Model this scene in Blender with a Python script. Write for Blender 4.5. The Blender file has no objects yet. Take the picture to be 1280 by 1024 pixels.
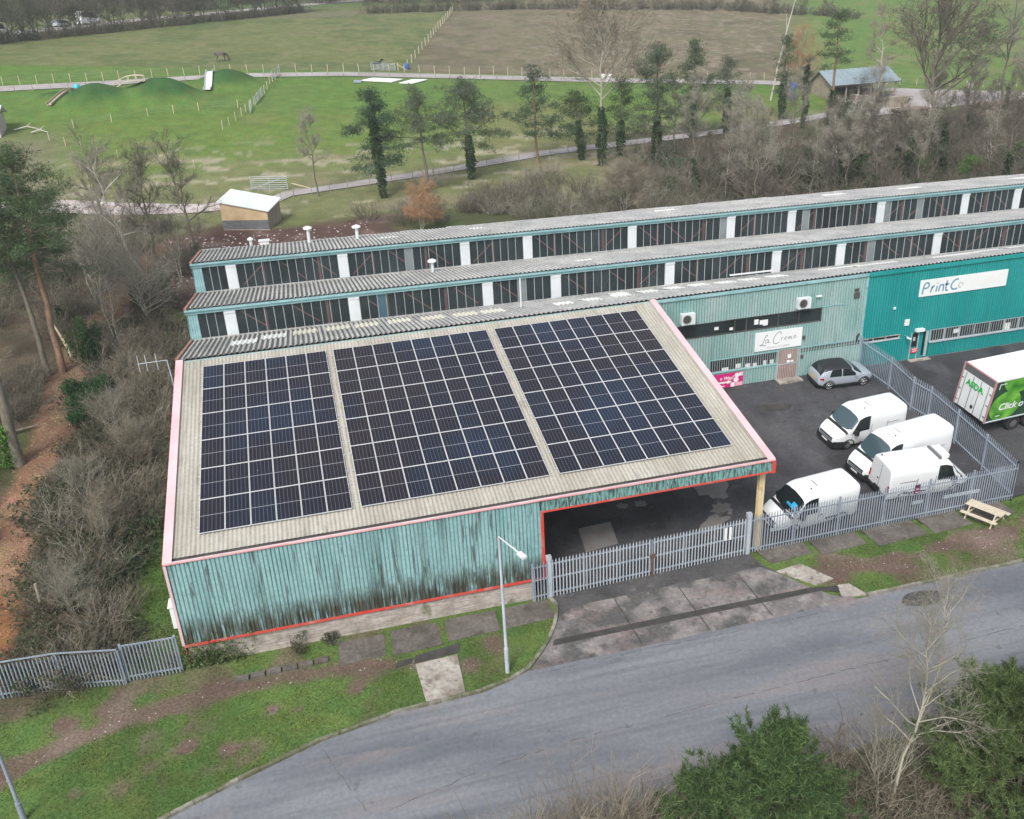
import bpy, math, random
import numpy as np
from mathutils import Vector, Matrix
sc = bpy.context.scene
COL = sc.collection
# ---------------------------------------------------------------- camera
CAM = (6.1957, -37.2703, 27.1108)
YAW, PITCH, ROLL, FPX = 0.2270, 0.42950, -0.0529, 1124.84
def _rows():
    cy, sy, cp, sp = math.cos(YAW), math.sin(YAW), math.cos(PITCH), math.sin(PITCH)
    fwd = Vector((sy*cp, cy*cp, -sp)); right = Vector((cy, -sy, 0)); up = right.cross(fwd)
    cr, sr = math.cos(ROLL), math.sin(ROLL)
    return right*cr+up*sr, -right*sr+up*cr, fwd
_r, _u, _f = _rows()
camd = bpy.data.cameras.new('camera'); cam = bpy.data.objects.new('camera', camd); COL.objects.link(cam)
cam.matrix_world = Matrix(((_r.x, _u.x, -_f.x, CAM[0]), (_r.y, _u.y, -_f.y, CAM[1]), (_r.z, _u.z, -_f.z, CAM[2]), (0, 0, 0, 1)))
camd.sensor_fit = 'HORIZONTAL'; camd.sensor_width = 36; camd.lens = FPX/1280*36
camd.clip_start = .5; camd.clip_end = 6000
sc.camera = cam
# ---------------------------------------------------------------- world, sun, exposure
SUN_EL, SUN_AZ = math.radians(48), math.radians(215)      # azimuth clockwise from +Y
w = bpy.data.worlds.new('World'); sc.world = w; w.use_nodes = True
nt = w.node_tree; nt.nodes.clear()
sky = nt.nodes.new('ShaderNodeTexSky'); sky.sky_type = 'NISHITA'; sky.sun_disc = False
sky.sun_elevation = SUN_EL; sky.sun_rotation = SUN_AZ; sky.air_density = 1.0; sky.dust_density = 3.0; sky.ozone_density = 1.0
hs = nt.nodes.new('ShaderNodeHueSaturation'); hs.inputs['Saturation'].default_value = .42
bg = nt.nodes.new('ShaderNodeBackground'); bg.inputs['Strength'].default_value = .098
wo = nt.nodes.new('ShaderNodeOutputWorld')
nt.links.new(sky.outputs[0], hs.inputs['Color']); nt.links.new(hs.outputs[0], bg.inputs['Color']); nt.links.new(bg.outputs[0], wo.inputs[0])
sl = bpy.data.lights.new('sun', 'SUN'); sl.energy = 1.45; sl.angle = math.radians(18); sl.color = (1, .96, .9)
so = bpy.data.objects.new('sun', sl); COL.objects.link(so)
sd = Vector((math.sin(SUN_AZ)*math.cos(SUN_EL), math.cos(SUN_AZ)*math.cos(SUN_EL), math.sin(SUN_EL)))
so.rotation_euler = sd.to_track_quat('Z', 'Y').to_euler()
sc.view_settings.view_transform = 'Standard'; sc.view_settings.look = 'None'; sc.view_settings.gamma = 1
sc.view_settings.exposure = 1.0
sc.cycles.max_bounces = 6; sc.cycles.transparent_max_bounces = 12
# ---------------------------------------------------------------- helpers
WL = {}
def tag(o, label=None, cat=None, group=None, kind=None):
    if label: o['label'] = label
    if cat: o['category'] = cat
    if group: o['group'] = group
    if kind: o['kind'] = kind
    return o
def thing(name, label, cat, loc=(0, 0, 0), group=None):
    o = bpy.data.objects.new(name, None); COL.objects.link(o); o.location = loc; o.empty_display_size = .3
    WL[o] = Vector(loc)
    return tag(o, label, cat, group)
def dup(o, parent=None):
    c = o.copy(); COL.objects.link(c)
    if parent: c.parent = parent
    for ch in list(o.children): dup(ch, c)
    return c
class B:
    def __init__(s): s.v = []; s.f = []; s.m = []; s.s = []; s.npv = []; s.npf = []; s.n = 0
    def add(s, vs, fs, mi=0, sm=False):
        b = len(s.v); s.v += [tuple(p) for p in vs]
        for f in fs: s.f.append(tuple(b+i for i in f)); s.m.append(mi); s.s.append(sm)
    def quad(s, a, b, c, d, mi=0): s.add([a, b, c, d], [(0, 1, 2, 3)], mi)
    def poly(s, pts, mi=0): s.add(pts, [tuple(range(len(pts)))], mi)
    def box(s, x0, x1, y0, y1, z0, z1, mi=0, T=None):
        vs = [(x, y, z) for x in (x0, x1) for y in (y0, y1) for z in (z0, z1)]
        if T is not None: vs = [T @ Vector(p) for p in vs]
        s.add(vs, [(0, 1, 3, 2), (4, 6, 7, 5), (0, 4, 5, 1), (2, 3, 7, 6), (0, 2, 6, 4), (1, 5, 7, 3)], mi)
    def bar(s, p, q, w, h=None, mi=0, up=(0, 0, 1)):
        h = h or w; p, q = Vector(p), Vector(q); d = (q-p)
        if d.length < 1e-6: return
        d.normalize(); u = Vector(up)
        if abs(d.dot(u)) > .98: u = Vector((1, 0, 0)) if abs(d.x) < .9 else Vector((0, 1, 0))
        a = d.cross(u).normalized(); b = a.cross(d)
        vs = [c+a*i*w/2+b*j*h/2 for c in (p, q) for i, j in ((-1, -1), (1, -1), (1, 1), (-1, 1))]
        s.add(vs, [(0, 1, 2, 3), (7, 6, 5, 4), (0, 4, 5, 1), (1, 5, 6, 2), (2, 6, 7, 3), (3, 7, 4, 0)], mi)
    def tube(s, pts, rad, n=6, mi=0, cap=True, sm=True):
        pts = [Vector(p) for p in pts]; k = len(pts)
        if not hasattr(rad, '__len__'): rad = [rad]*k
        vs = []; ref = None
        for i, p in enumerate(pts):
            d = (pts[min(i+1, k-1)]-pts[max(i-1, 0)]).normalized()
            if ref is None or abs(ref.dot(d)) > .95: ref = Vector((1, 0, 0)) if abs(d.x) < .8 else Vector((0, 1, 0))
            a = d.cross(ref).normalized(); b = d.cross(a)
            for j in range(n):
                t = 2*math.pi*j/n; vs.append(p+(a*math.cos(t)+b*math.sin(t))*rad[i])
        fs = [(i*n+j, i*n+(j+1) % n, (i+1)*n+(j+1) % n, (i+1)*n+j) for i in range(k-1) for j in range(n)]
        s.add(vs, fs, mi, sm)
        if cap and n > 2:
            s.add(vs[:n], [tuple(range(n))[::-1]], mi); s.add(vs[-n:], [tuple(range(n))], mi)
    def prism(s, poly, d, mi=0):          # poly: list of 3d points, extruded by d, closed
        n = len(poly); d = Vector(d); vs = [Vector(p) for p in poly]+[Vector(p)+d for p in poly]
        s.add(vs, [tuple(range(n))[::-1], tuple(range(n, 2*n))]+[(i, (i+1) % n, n+(i+1) % n, n+i) for i in range(n)], mi)
    def sheet(s, o, U, V, lu, lv, pitch=.2, amp=.03, shape='trap', mi=0, mv=None, N=None, phase=0., sag=0):
        # corrugated sheet: ribs run along V, profile along U
        o, U, V = Vector(o), Vector(U).normalized(), Vector(V).normalized(); N = Vector(N) if N else U.cross(V).normalized()
        prof = [(0, 0), (.2, 0), (.3, 1), (.9, 1)] if shape == 'trap' else [(k/6, .5+.5*math.cos(2*math.pi*k/6)) for k in range(6)]
        us = []; k = 0
        while k*pitch < lu+pitch:
            for a, h in prof:
                u = (k+a+phase)*pitch
                if 0 <= u <= lu: us.append((u, h))
            k += 1
        us = [(0, us[0][1])]+us+[(lu, us[-1][1])]
        vs = []
        for u, h in us:
            vs += [o+U*u+N*(h*amp), o+U*u+V*lv+N*(h*amp)]
        b = len(s.v); s.v += [tuple(p) for p in vs]
        for i in range(len(us)-1):
            s.f.append((b+2*i, b+2*i+2, b+2*i+3, b+2*i+1))
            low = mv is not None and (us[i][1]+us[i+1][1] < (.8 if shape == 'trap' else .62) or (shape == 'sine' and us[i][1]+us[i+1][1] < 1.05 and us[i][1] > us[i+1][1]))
            s.m.append(mv if low else mi); s.s.append(shape != 'trap')
    def np_tris(s, V, mi=0):              # V (n,3,3) loose triangles
        s.npv.append(np.asarray(V, np.float32).reshape(-1, 3)); s.npf.append((len(V), 3, mi, False))
    def np_mesh(s, V, Q, mi=0, sm=True):  # quads, indexed
        s.npv.append(np.asarray(V, np.float32)); s.npf.append((np.asarray(Q, np.int32), 4, mi, sm))
    def obj(s, name, mats, parent=None, fn=None):
        if not isinstance(mats, (list, tuple)): mats = [mats]
        me = bpy.data.meshes.new(name)
        off = WL.get(parent, Vector((0, 0, 0))) if parent else Vector((0, 0, 0))
        V = np.array(s.v, np.float32).reshape(-1, 3)
        lt = np.array([len(f) for f in s.f], np.int32); lv = np.array([i for f in s.f for i in f], np.int32)
        mi = np.array(s.m, np.int32); sm = np.array(s.s, bool)
        base = len(V); Vs = [V]; lts = [lt]; lvs = [lv]; mis = [mi]; sms = [sm]
        for vv, (q, k, m_, s_) in zip(s.npv, s.npf):
            Vs.append(vv)
            if k == 3: ids = np.arange(base, base+len(vv)); nf = len(vv)//3
            else: ids = (q+base).ravel(); nf = len(q)
            lts.append(np.full(nf, k, np.int32)); lvs.append(ids.astype(np.int32)); mis.append(np.full(nf, m_, np.int32)); sms.append(np.full(nf, s_, bool))
            base += len(vv)
        V = np.concatenate(Vs); lt = np.concatenate(lts); lv = np.concatenate(lvs); mi = np.concatenate(mis); sm = np.concatenate(sms)
        if fn is not None: V = fn(V).astype(np.float32)
        V = V-np.array(off, np.float32)
        me.vertices.add(len(V)); me.vertices.foreach_set('co', V.ravel())
        me.loops.add(len(lv)); me.loops.foreach_set('vertex_index', lv)
        me.polygons.add(len(lt)); ls = np.zeros(len(lt), np.int32); ls[1:] = np.cumsum(lt)[:-1]
        me.polygons.foreach_set('loop_start', ls)
        try: me.polygons.foreach_set('loop_total', lt)
        except Exception: pass
        me.polygons.foreach_set('material_index', mi); me.polygons.foreach_set('use_smooth', sm)
        me.update(calc_edges=True); me.validate()
        for m_ in mats: me.materials.append(m_)
        o = bpy.data.objects.new(name, me); COL.objects.link(o)
        if parent: o.parent = parent; WL[o] = off
        return o
def structure(o): o['kind'] = 'structure'; return o
# ---------------------------------------------------------------- materials
def mat(name, c1, c2=None, scale=1., stretch=(1, 1, 1), rough=.85, metal=0., bump=0., bscale=None, t=(.35, .65), detail=5, stains=(), coords='world', spec=.5, alpha=1., coat=0., trans=0., grain=.0):
    m = bpy.data.materials.new(name); m.use_nodes = True; n = m.node_tree.nodes; L = m.node_tree.links; p = n['Principled BSDF']
    p.inputs['Roughness'].default_value = rough; p.inputs['Metallic'].default_value = metal
    p.inputs['Specular IOR Level'].default_value = spec; p.inputs['Coat Weight'].default_value = coat
    p.inputs['Alpha'].default_value = alpha
    if trans: p.inputs['Transmission Weight'].default_value = trans
    if coords == 'world': g = n.new('ShaderNodeNewGeometry'); src = g.outputs['Position']
    else: g = n.new('ShaderNodeTexCoord'); src = g.outputs['Object']
    def noise(sca, st, det=detail, dist=0.):
        mp = n.new('ShaderNodeMapping'); mp.inputs['Scale'].default_value = st; L.new(src, mp.inputs['Vector'])
        t_ = n.new('ShaderNodeTexNoise'); t_.inputs['Scale'].default_value = sca; t_.inputs['Detail'].default_value = det; t_.inputs['Distortion'].default_value = dist
        L.new(mp.outputs[0], t_.inputs['Vector']); return t_.outputs['Fac']
    def ramp(fac, lo, hi, a=0., b=1.):
        r = n.new('ShaderNodeMapRange'); r.inputs['From Min'].default_value = lo; r.inputs['From Max'].default_value = hi
        r.inputs['To Min'].default_value = a; r.inputs['To Max'].default_value = b; L.new(fac, r.inputs['Value']); return r.outputs[0]
    def mix(fac, a, b):
        x = n.new('ShaderNodeMix'); x.data_type = 'RGBA'
        L.new(fac, x.inputs[0])
        for sock, val in ((x.inputs[6], a), (x.inputs[7], b)):
            if isinstance(val, (tuple, list)): sock.default_value = (*val[:3], 1)
            else: L.new(val, sock)
        return x.outputs[2]
    if c2 is None: p.inputs['Base Color'].default_value = (*c1, 1); col = None
    else: col = mix(ramp(noise(scale, stretch), t[0], t[1]), c1, c2)
    for st in stains:            # (color, scale, stretch, lo, hi, amount[, (zmin, zmax)])
        c, sca, stre, lo, hi, am = st[:6]
        f = ramp(noise(sca, stre, 6, .3), lo, hi, 0, am)
        if len(st) > 6:
            sx = n.new('ShaderNodeSeparateXYZ'); L.new(src, sx.inputs[0])
            zf = ramp(sx.outputs['Z'], st[6][0], st[6][1], 1, 0)
            f2 = ramp(noise(sca, stre, 6, .3), .25, .8, -.25, .25)
            ad = n.new('ShaderNodeMath'); ad.operation = 'ADD'; L.new(zf, ad.inputs[0]); L.new(f2, ad.inputs[1])
            mu = n.new('ShaderNodeMath'); mu.operation = 'MULTIPLY'; mu.use_clamp = True; L.new(ramp(ad.outputs[0], .35, .8), mu.inputs[0]); mu.inputs[1].default_value = abs(am)
            if st[5] < 0: f = mu.outputs[0]
            else:
                m2 = n.new('ShaderNodeMath'); m2.operation = 'MULTIPLY'; L.new(f, m2.inputs[0]); L.new(ramp(zf, .0, .6), m2.inputs[1]); f = m2.outputs[0]
        col = mix(f, col if col is not None else tuple(c1), c)
    if grain:
        hv = n.new('ShaderNodeHueSaturation'); L.new(ramp(noise(5.5, (1, 1, 1), 9), .28, .72, 1-grain*1.15, 1+grain*1.15), hv.inputs['Value'])
        if col is None: hv.inputs['Color'].default_value = (*c1, 1)
        else: L.new(col, hv.inputs['Color'])
        col = hv.outputs[0]
    if col is not None: L.new(col, p.inputs['Base Color'])
    if bump:
        b = n.new('ShaderNodeBump'); b.inputs['Strength'].default_value = bump; b.inputs['Distance'].default_value = .02
        L.new(noise(bscale or scale*6, (1, 1, 1)), b.inputs['Height']); L.new(b.outputs[0], p.inputs['Normal'])
    return m
def leafmat(name, cols, rough=.75, transl=.25):
    m = bpy.data.materials.new(name); m.use_nodes = True; n = m.node_tree.nodes; L = m.node_tree.links; p = n['Principled BSDF']
    g = n.new('ShaderNodeNewGeometry'); r = n.new('ShaderNodeValToRGB'); e = r.color_ramp.elements
    e[0].position = 0; e[0].color = (*cols[0], 1); e[1].position = 1; e[1].color = (*cols[-1], 1)
    for i, c in enumerate(cols[1:-1], 1): k = e.new(i/(len(cols)-1)); k.color = (*c, 1)
    L.new(g.outputs['Random Per Island'], r.inputs[0])
    nz = n.new('ShaderNodeTexNoise'); nz.inputs['Scale'].default_value = .9; nz.inputs['Detail'].default_value = 3; L.new(g.outputs['Position'], nz.inputs['Vector'])
    mr = n.new('ShaderNodeMapRange'); mr.inputs['From Min'].default_value = .3; mr.inputs['From Max'].default_value = .7; mr.inputs['To Min'].default_value = .62; mr.inputs['To Max'].default_value = 1.3; L.new(nz.outputs['Fac'], mr.inputs['Value'])
    hsv = n.new('ShaderNodeHueSaturation'); L.new(r.outputs[0], hsv.inputs['Color']); L.new(mr.outputs[0], hsv.inputs['Value'])
    L.new(hsv.outputs[0], p.inputs['Base Color']); p.inputs['Roughness'].default_value = rough; p.inputs['Specular IOR Level'].default_value = .25
    if transl:
        tr = n.new('ShaderNodeBsdfTranslucent'); L.new(hsv.outputs[0], tr.inputs['Color']); mx = n.new('ShaderNodeMixShader'); mx.inputs[0].default_value = transl
        L.new(p.outputs[0], mx.inputs[1]); L.new(tr.outputs[0], mx.inputs[2]); L.new(mx.outputs[0], n['Material Output'].inputs[0])
    return m
M = {}
BLACKGREEN = (.018, .022, .016)
M['teal'] = mat('weathered_teal_cladding', (.20, .375, .385), (.275, .455, .465), .7, (1.5, 1.5, .35), .6, stains=[((.05, .075, .068), .55, (2.2, 2.2, .22), .55, .68, .55), ((.03, .036, .03), 9, (1.2, 1.2, .5), .66, .72, .7), ((.03, .035, .03), 1.5, (3.5, 3.5, .35), .60, .66, .75), ((.085, .08, .06), .9, (5.5, 5.5, .7), .36, .54, 1.0, (.75, 2.4)), ((.032, .032, .023), 1.1, (5, 5, .7), .46, .58, .9, (.85, 2.3)), ((.06, .07, .05), 4, (2, 2, .6), .5, .62, .6, (.8, 3.2)), ((.40, .55, .53), 3, (5, 5, .3), .6, .75, .4)], bump=.15, bscale=9, grain=.12)
M['teal_stained'] = mat('stained_teal_fascia', (.14, .33, .31), (.2, .38, .36), 1.2, (3, 3, .35), .6, stains=[((.02, .024, .02), 3.5, (3, 3, .6), .48, .58, .85), ((.36, .42, .4), 4, (5, 5, .3), .58, .7, .6)], grain=.1)
M['teal_back'] = mat('faded_pale_green_cladding', (.20, .37, .35), (.34, .46, .45), .35, (1, 1, .6), .6, stains=[((.1, .16, .15), 1.1, (6, 6, .25), .55, .75, .5), ((.42, .47, .47), .5, (2, 2, .4), .55, .75, .6)], grain=.08)
M['green'] = mat('deep_teal_green_cladding', (.0, .235, .235), (.015, .285, .28), .3, (1, 1, .6), .5, stains=[((.04, .33, .31), .9, (6, 6, .2), .58, .75, .5), ((.02, .2, .2), .4, (3, 3, .3), .55, .7, .5)], grain=.06)
M['teal_trim'] = mat('pale_teal_trim', (.21, .40, .42), (.30, .49, .51), .8, (1, 3, 3), .55, stains=[((.1, .14, .13), 2, (1, 2, 2), .62, .72, .5)], grain=.08)
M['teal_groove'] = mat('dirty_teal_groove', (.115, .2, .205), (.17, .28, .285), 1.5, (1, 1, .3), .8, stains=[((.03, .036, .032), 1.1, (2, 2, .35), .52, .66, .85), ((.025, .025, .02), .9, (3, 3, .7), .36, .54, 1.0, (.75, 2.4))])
M['back_groove'] = mat('darker_pale_groove', (.09, .19, .18), (.15, .25, .24), 2, (1, 1, .3), .8)  # darker tone of the pale cladding for its groove faces
M['green_groove'] = mat('darker_green_groove', (.0, .165, .165), (.01, .2, .195), 2, (1, 1, .3), .8)  # groove faces take a darker copy of the wall green
M['red'] = mat('red_trim', (.62, .05, .035), (.5, .09, .07), .8, rough=.5, stains=[((.55, .28, .25), 1.5, (1, 1, 1), .55, .7, .7)])
M['fadedred'] = mat('faded_pinkish_red_trim', (.62, .2, .19), (.66, .4, .4), 1.2, rough=.5)
M['pane_blue'] = mat('replaced_blue_pane', (.05, .11, .15), rough=.3); M['pane_grey'] = mat('milky_grey_pane', (.16, .19, .2), (.22, .25, .26), .8, rough=.4)
M['pink'] = mat('sunfaded_pink_flashing', (.70, .53, .55), (.62, .44, .46), .5, rough=.55, stains=[((.5, .25, .26), 2.5, (1, 1, 1), .64, .76, .4)])
M['brownred'] = mat('brown_red_barge_board', (.30, .13, .10), (.38, .2, .16), 1., rough=.7)
M['roofbeige'] = mat('weathered_beige_roof_sheet', (.335, .315, .265), (.42, .4, .35), .45, (1.5, .4, 1), .8, stains=[((.22, .2, .165), 1.4, (4, .25, 1), .56, .72, .6), ((.5, .48, .43), 1.1, (6, .3, 1), .6, .75, .5), ((.16, .15, .11), .5, (5, .6, 1), .62, .72, .5)], bump=.1, grain=.1)
M['asb'] = mat('lichen_grey_cement_sheet', (.33, .335, .335), (.46, .46, .45), .5, (1, .6, 1), .95, stains=[((.2, .2, .195), 1.6, (1.5, .5, 1), .55, .7, .6), ((.52, .53, .5), 2.5, (1, 1, 1), .6, .72, .5), ((.1, .1, .095), 3.5, (.6, 2, 1), .64, .7, .7)], bump=.3, grain=.2)
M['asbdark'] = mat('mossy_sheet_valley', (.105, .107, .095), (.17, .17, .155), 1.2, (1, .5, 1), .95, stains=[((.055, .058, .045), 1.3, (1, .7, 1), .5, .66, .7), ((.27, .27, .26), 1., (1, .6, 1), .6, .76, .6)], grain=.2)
M['skylight'] = mat('translucent_white_rooflight', (.8, .82, .8), (.72, .74, .70), .4, rough=.5)
M['skylight2'] = mat('yellowed_rooflight', (.62, .61, .5), (.72, .71, .6), .6, rough=.5)
M['gutter'] = mat('dark_gutter', (.05, .048, .045), (.09, .085, .08), 1.5, rough=.8)
M['glass'] = mat('dark_window_glass', (.014, .02, .022), (.03, .042, .046), .4, (1, 1, 1), .28, spec=.25, stains=[((.07, .085, .09), .9, (1, 1, .4), .6, .8, .5)])
M['glass_thin'] = mat('grimy_clerestory_glass', (.035, .052, .058), (.06, .082, .09), .5, (1, 1, .5), .3, alpha=.55, spec=.35, stains=[((.13, .16, .17), .35, (1, 1, 1), .58, .75, .6)])
M['soffit'] = mat('grey_roof_underside', (.30, .29, .26), (.38, .37, .34), .6)
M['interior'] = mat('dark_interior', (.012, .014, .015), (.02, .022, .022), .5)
M['brace'] = mat('faded_red_steel', (.5, .15, .14), (.42, .22, .2), 1.)
M['mullion'] = mat('pale_glazing_bar', (.33, .37, .38), (.43, .47, .47), 1.)
M['whitepanel'] = mat('white_louvre_panel', (.70, .73, .75), (.62, .66, .68), .6, rough=.6)
M['brick'] = mat('buff_brick_plinth', (.36, .31, .275), (.47, .425, .395), .9, (1, 1, 2), .95, bump=.5, bscale=12, stains=[((.24, .2, .175), 2.2, (.5, .5, 6), .5, .6, .7), ((.22, .2, .18), .8, (1, 1, 1.5), .5, .68, .6), ((.52, .5, .47), 5, (1, 1, 5), .6, .7, .5), ((.10, .12, .05), .9, (1, 1, .5), .6, .68, .8)], grain=.15)
M['steel_cream'] = mat('cream_painted_steel', (.62, .49, .27), (.7, .6, .4), 1., rough=.6, stains=[((.3, .17, .07), 2, (1, 1, .4), .6, .7, .7)])
M['galv'] = mat('galvanised_palisade_steel', (.25, .295, .36), (.33, .375, .44), .8, rough=.5, metal=.1, stains=[((.18, .19, .2), 3, (1, 1, .3), .62, .75, .4)])
M['galvlight'] = mat('pale_galvanised_steel', (.40, .46, .51), (.5, .55, .59), 1., rough=.45, metal=.1)
M['white'] = mat('white_paint', (.8, .82, .83), (.77, .79, .8), 1.2, rough=.32, coat=.2, coords='object', stains=[((.42, .4, .36), 1.5, (1, 1, 2), .45, .75, .5, (.25, 1.0))])
M['whitewall'] = mat('white_board', (.80, .82, .82), (.74, .77, .77), .6, rough=.5)
M['black'] = mat('black_plastic', (.018, .019, .021), rough=.5)
M['tyre'] = mat('tyre_rubber', (.02, .02, .021), rough=.85)
M['alloy'] = mat('alloy_wheel', (.55, .57, .6), rough=.35, metal=.6)
M['hub'] = mat('grey_wheel_trim', (.16, .165, .17), rough=.45, metal=.3)
M['autoglass'] = mat('vehicle_glass', (.012, .018, .02), rough=.08, spec=.6)
M['screen'] = mat('sky_lit_windscreen', (.05, .085, .10), rough=.06, spec=.9)
M['silver'] = mat('silver_blue_car_paint', (.50, .55, .62), rough=.32, metal=.3, coat=.6)
M['lamp_glass'] = mat('headlamp_lens', (.5, .53, .55), rough=.15)
M['taillight'] = mat('red_tail_lamp', (.35, .01, .015), rough=.25)
M['plate_white'] = mat('white_number_plate', (.75, .75, .72)); M['plate_yellow'] = mat('yellow_number_plate', (.65, .5, .06))
M['magenta'] = mat('magenta_banner', (.58, .015, .17), rough=.5); M['palepink'] = mat('pale_pink_print', (.8, .42, .55), rough=.5)
M['ink'] = mat('sign_ink_black', (.02, .02, .022), rough=.5); M['inkgrey'] = mat('sign_ink_grey', (.42, .43, .44)); M['inkblue'] = mat('sign_ink_blue_grey', (.16, .30, .42)); M['inklight'] = mat('sign_ink_pale', (.72, .66, .6))
M['asdagreen'] = mat('bright_green_letter', (.02, .42, .08)); M['signred'] = mat('red_notice', (.6, .06, .09)); M['signyellow'] = mat('pale_yellow_notice', (.72, .72, .42))
M['wood'] = mat('pale_new_timber', (.52, .45, .34), (.64, .57, .45), 2., (1, 6, 6), .8)
M['woodgrey'] = mat('weathered_timber', (.26, .22, .17), (.36, .31, .25), 1.5, (1, 1, 1), .9)
M['log'] = mat('cut_log_bark', (.13, .10, .08), (.26, .21, .16), 2.)
M['post'] = mat('pale_fence_post', (.50, .44, .30), (.6, .54, .4), 1.)
M['wire'] = mat('fence_wire', (.2, .2, .19))
M['barnroof'] = mat('blue_grey_barn_roof', (.21, .275, .31), (.26, .33, .365), .4, rough=.5)
M['shedroof'] = mat('white_shed_roof', (.72, .8, .76), (.66, .74, .72), .5, rough=.5)
M['ply'] = mat('pale_plywood', (.46, .33, .19), (.56, .43, .27), 1.)
M['shedgrey'] = mat('grey_tarred_board', (.1, .105, .115), (.17, .175, .18), 2., (1, 1, 5))
M['tarp'] = mat('blue_tarpaulin', (.04, .11, .36), rough=.5); M['slide_blue'] = mat('turquoise_plastic', (.03, .42, .5), rough=.4)
M['slide_wood'] = mat('tan_slide_chute', (.36, .32, .22)); M['slide_metal'] = mat('pale_metal_chute', (.62, .62, .68), rough=.35)
M['horse'] = mat('dark_brown_coat', (.035, .022, .016), (.06, .04, .03), 3., coords='object'); M['rug'] = mat('faded_grey_horse_rug', (.11, .1, .085))
M['ponyblack'] = mat('black_coat', (.012, .012, .013)); M['rust'] = mat('rusty_latch', (.1, .06, .045), (.16, .09, .06), 4)
M['concrete'] = mat('pale_concrete', (.30, .27, .24), (.42, .39, .35), .8, rough=.95, bump=.3, bscale=14, stains=[((.18, .145, .12), 1.1, (1, 1, 1), .50, .6, .75), ((.12, .10, .07), 3.2, (1, 1, 1), .58, .66, .7)], grain=.2)
M['concdark'] = mat('damp_concrete_pad', (.095, .083, .074), (.14, .125, .112), .9, rough=.95, bump=.3, bscale=12, stains=[((.06, .055, .042), 1.2, (1, 1, 1), .52, .66, .7), ((.2, .185, .165), 2.0, (1, 1, 1), .60, .72, .55)], grain=.22)
M['apron'] = mat('worn_concrete_apron', (.15, .14, .138), (.24, .222, .216), .45, rough=.95, bump=.25, bscale=14, stains=[((.075, .072, .073), .6, (1, 1, 1), .44, .58, .85), ((.25, .185, .17), .5, (.6, 1.6, 1), .52, .68, .55), ((.33, .31, .3), 1.8, (1, 1, 1), .6, .72, .5), ((.05, .049, .048), 2.4, (1, 1, 1), .58, .66, .6)], grain=.22)
M['drain'] = mat('dark_drain_strip', (.035, .034, .034), (.06, .055, .05), 2.)
M['asphalt_dark'] = mat('old_dark_tarmac', (.052, .051, .053), (.08, .078, .08), .5, rough=.9, bump=.2, bscale=30, stains=[((.04, .038, .038), .8, (1, 1, 1), .55, .68, .7), ((.16, .15, .155), 1.3, (1, 1, 1), .62, .72, .55)], grain=.22)
M['yard'] = mat('damp_yard_tarmac', (.043, .042, .048), (.061, .061, .068), .25, (1, .6, 1), .7, bump=.15, bscale=30, stains=[((.027, .025, .029), .45, (1, 1, 1), .48, .6, .75), ((.092, .09, .096), .3, (1, .6, 1), .53, .66, .65), ((.13, .128, .132), 1.1, (1, 1, 1), .64, .72, .45), ((.02, .02, .021), 1.7, (1, 1, 1), .66, .72, .7)], grain=.2)
M['puddle'] = mat('dried_pale_patch', (.17, .16, .155), (.21, .2, .195), 1.)
M['road'] = mat('worn_road_tarmac', (.152, .160, .180), (.2, .209, .230), .22, (.5, 1.6, 1), .9, bump=.2, bscale=30, stains=[((.10, .11, .132), .28, (.35, 1.6, 1), .5, .66, .75), ((.115, .125, .145), .9, (.12, 3, 1), .5, .7, .6), ((.235, .205, .205), .32, (.4, 2, 1), .54, .68, .6), ((.26, .25, .25), 2.2, (.5, 1.4, 1), .62, .74, .35), ((.075, .076, .085), 1.6, (1, 1, 1), .66, .74, .5), ((.07, .075, .08), .55, (1, 1, 1), .66, .72, .35)], grain=.11)
M['kerb'] = mat('mossy_kerb_stone', (.2, .19, .16), (.31, .295, .26), 1.6, rough=.95, stains=[((.085, .095, .04), 1.0, (1, 1, 1), .42, .58, .85)], grain=.2)
M['track'] = mat('pale_farm_track', (.31, .285, .28), (.40, .375, .37), .25, stains=[((.22, .2, .19), .5, (1, 1, 1), .54, .68, .6)], grain=.15)
M['chalk'] = mat('white_rubble_track', (.44, .37, .36), (.6, .54, .53), .6, stains=[((.26, .2, .18), 1.0, (1, 1, 1), .5, .62, .75), ((.72, .66, .65), 2, (1, 1, 1), .58, .66, .6)], bump=.3, grain=.2)
M['litter'] = mat('orange_leaf_litter_path', (.19, .105, .065), (.29, .175, .105), 1.3, rough=.95, bump=.6, bscale=9, stains=[((.34, .235, .16), 6, (1, 1, 1), .56, .64, .6), ((.1, .06, .045), 3, (1, 1, 1), .56, .68, .6), ((.27, .125, .05), .35, (1, 1, 1), .52, .66, .5)])
M['barkpine'] = mat('orange_pine_bark', (.20, .125, .08), (.30, .185, .12), 1.2, (1, 1, .4), .95, stains=[((.13, .1, .08), 3, (1, 1, .4), .5, .65, .7)], grain=.2)
M['bark'] = mat('grey_brown_bark', (.13, .112, .09), (.20, .175, .145), 2.5, (1, 1, .4), .95, stains=[((.11, .13, .06), 1., (1, 1, 1), .5, .7, .6)], grain=.2)
M['barkpale'] = mat('pale_green_grey_bark', (.32, .31, .24), (.44, .42, .34), 1.5, (1, 1, .4), .9)
M['birch'] = mat('pale_birch_bark', (.42, .40, .36), (.55, .53, .49), 1.5, (1, 1, .4), .9)
M['twig'] = mat('brown_twigs', (.125, .108, .08), (.19, .165, .127), .6); M['twigdark'] = mat('dark_twigs', (.085, .08, .056), (.145, .135, .10), .5)
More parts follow.
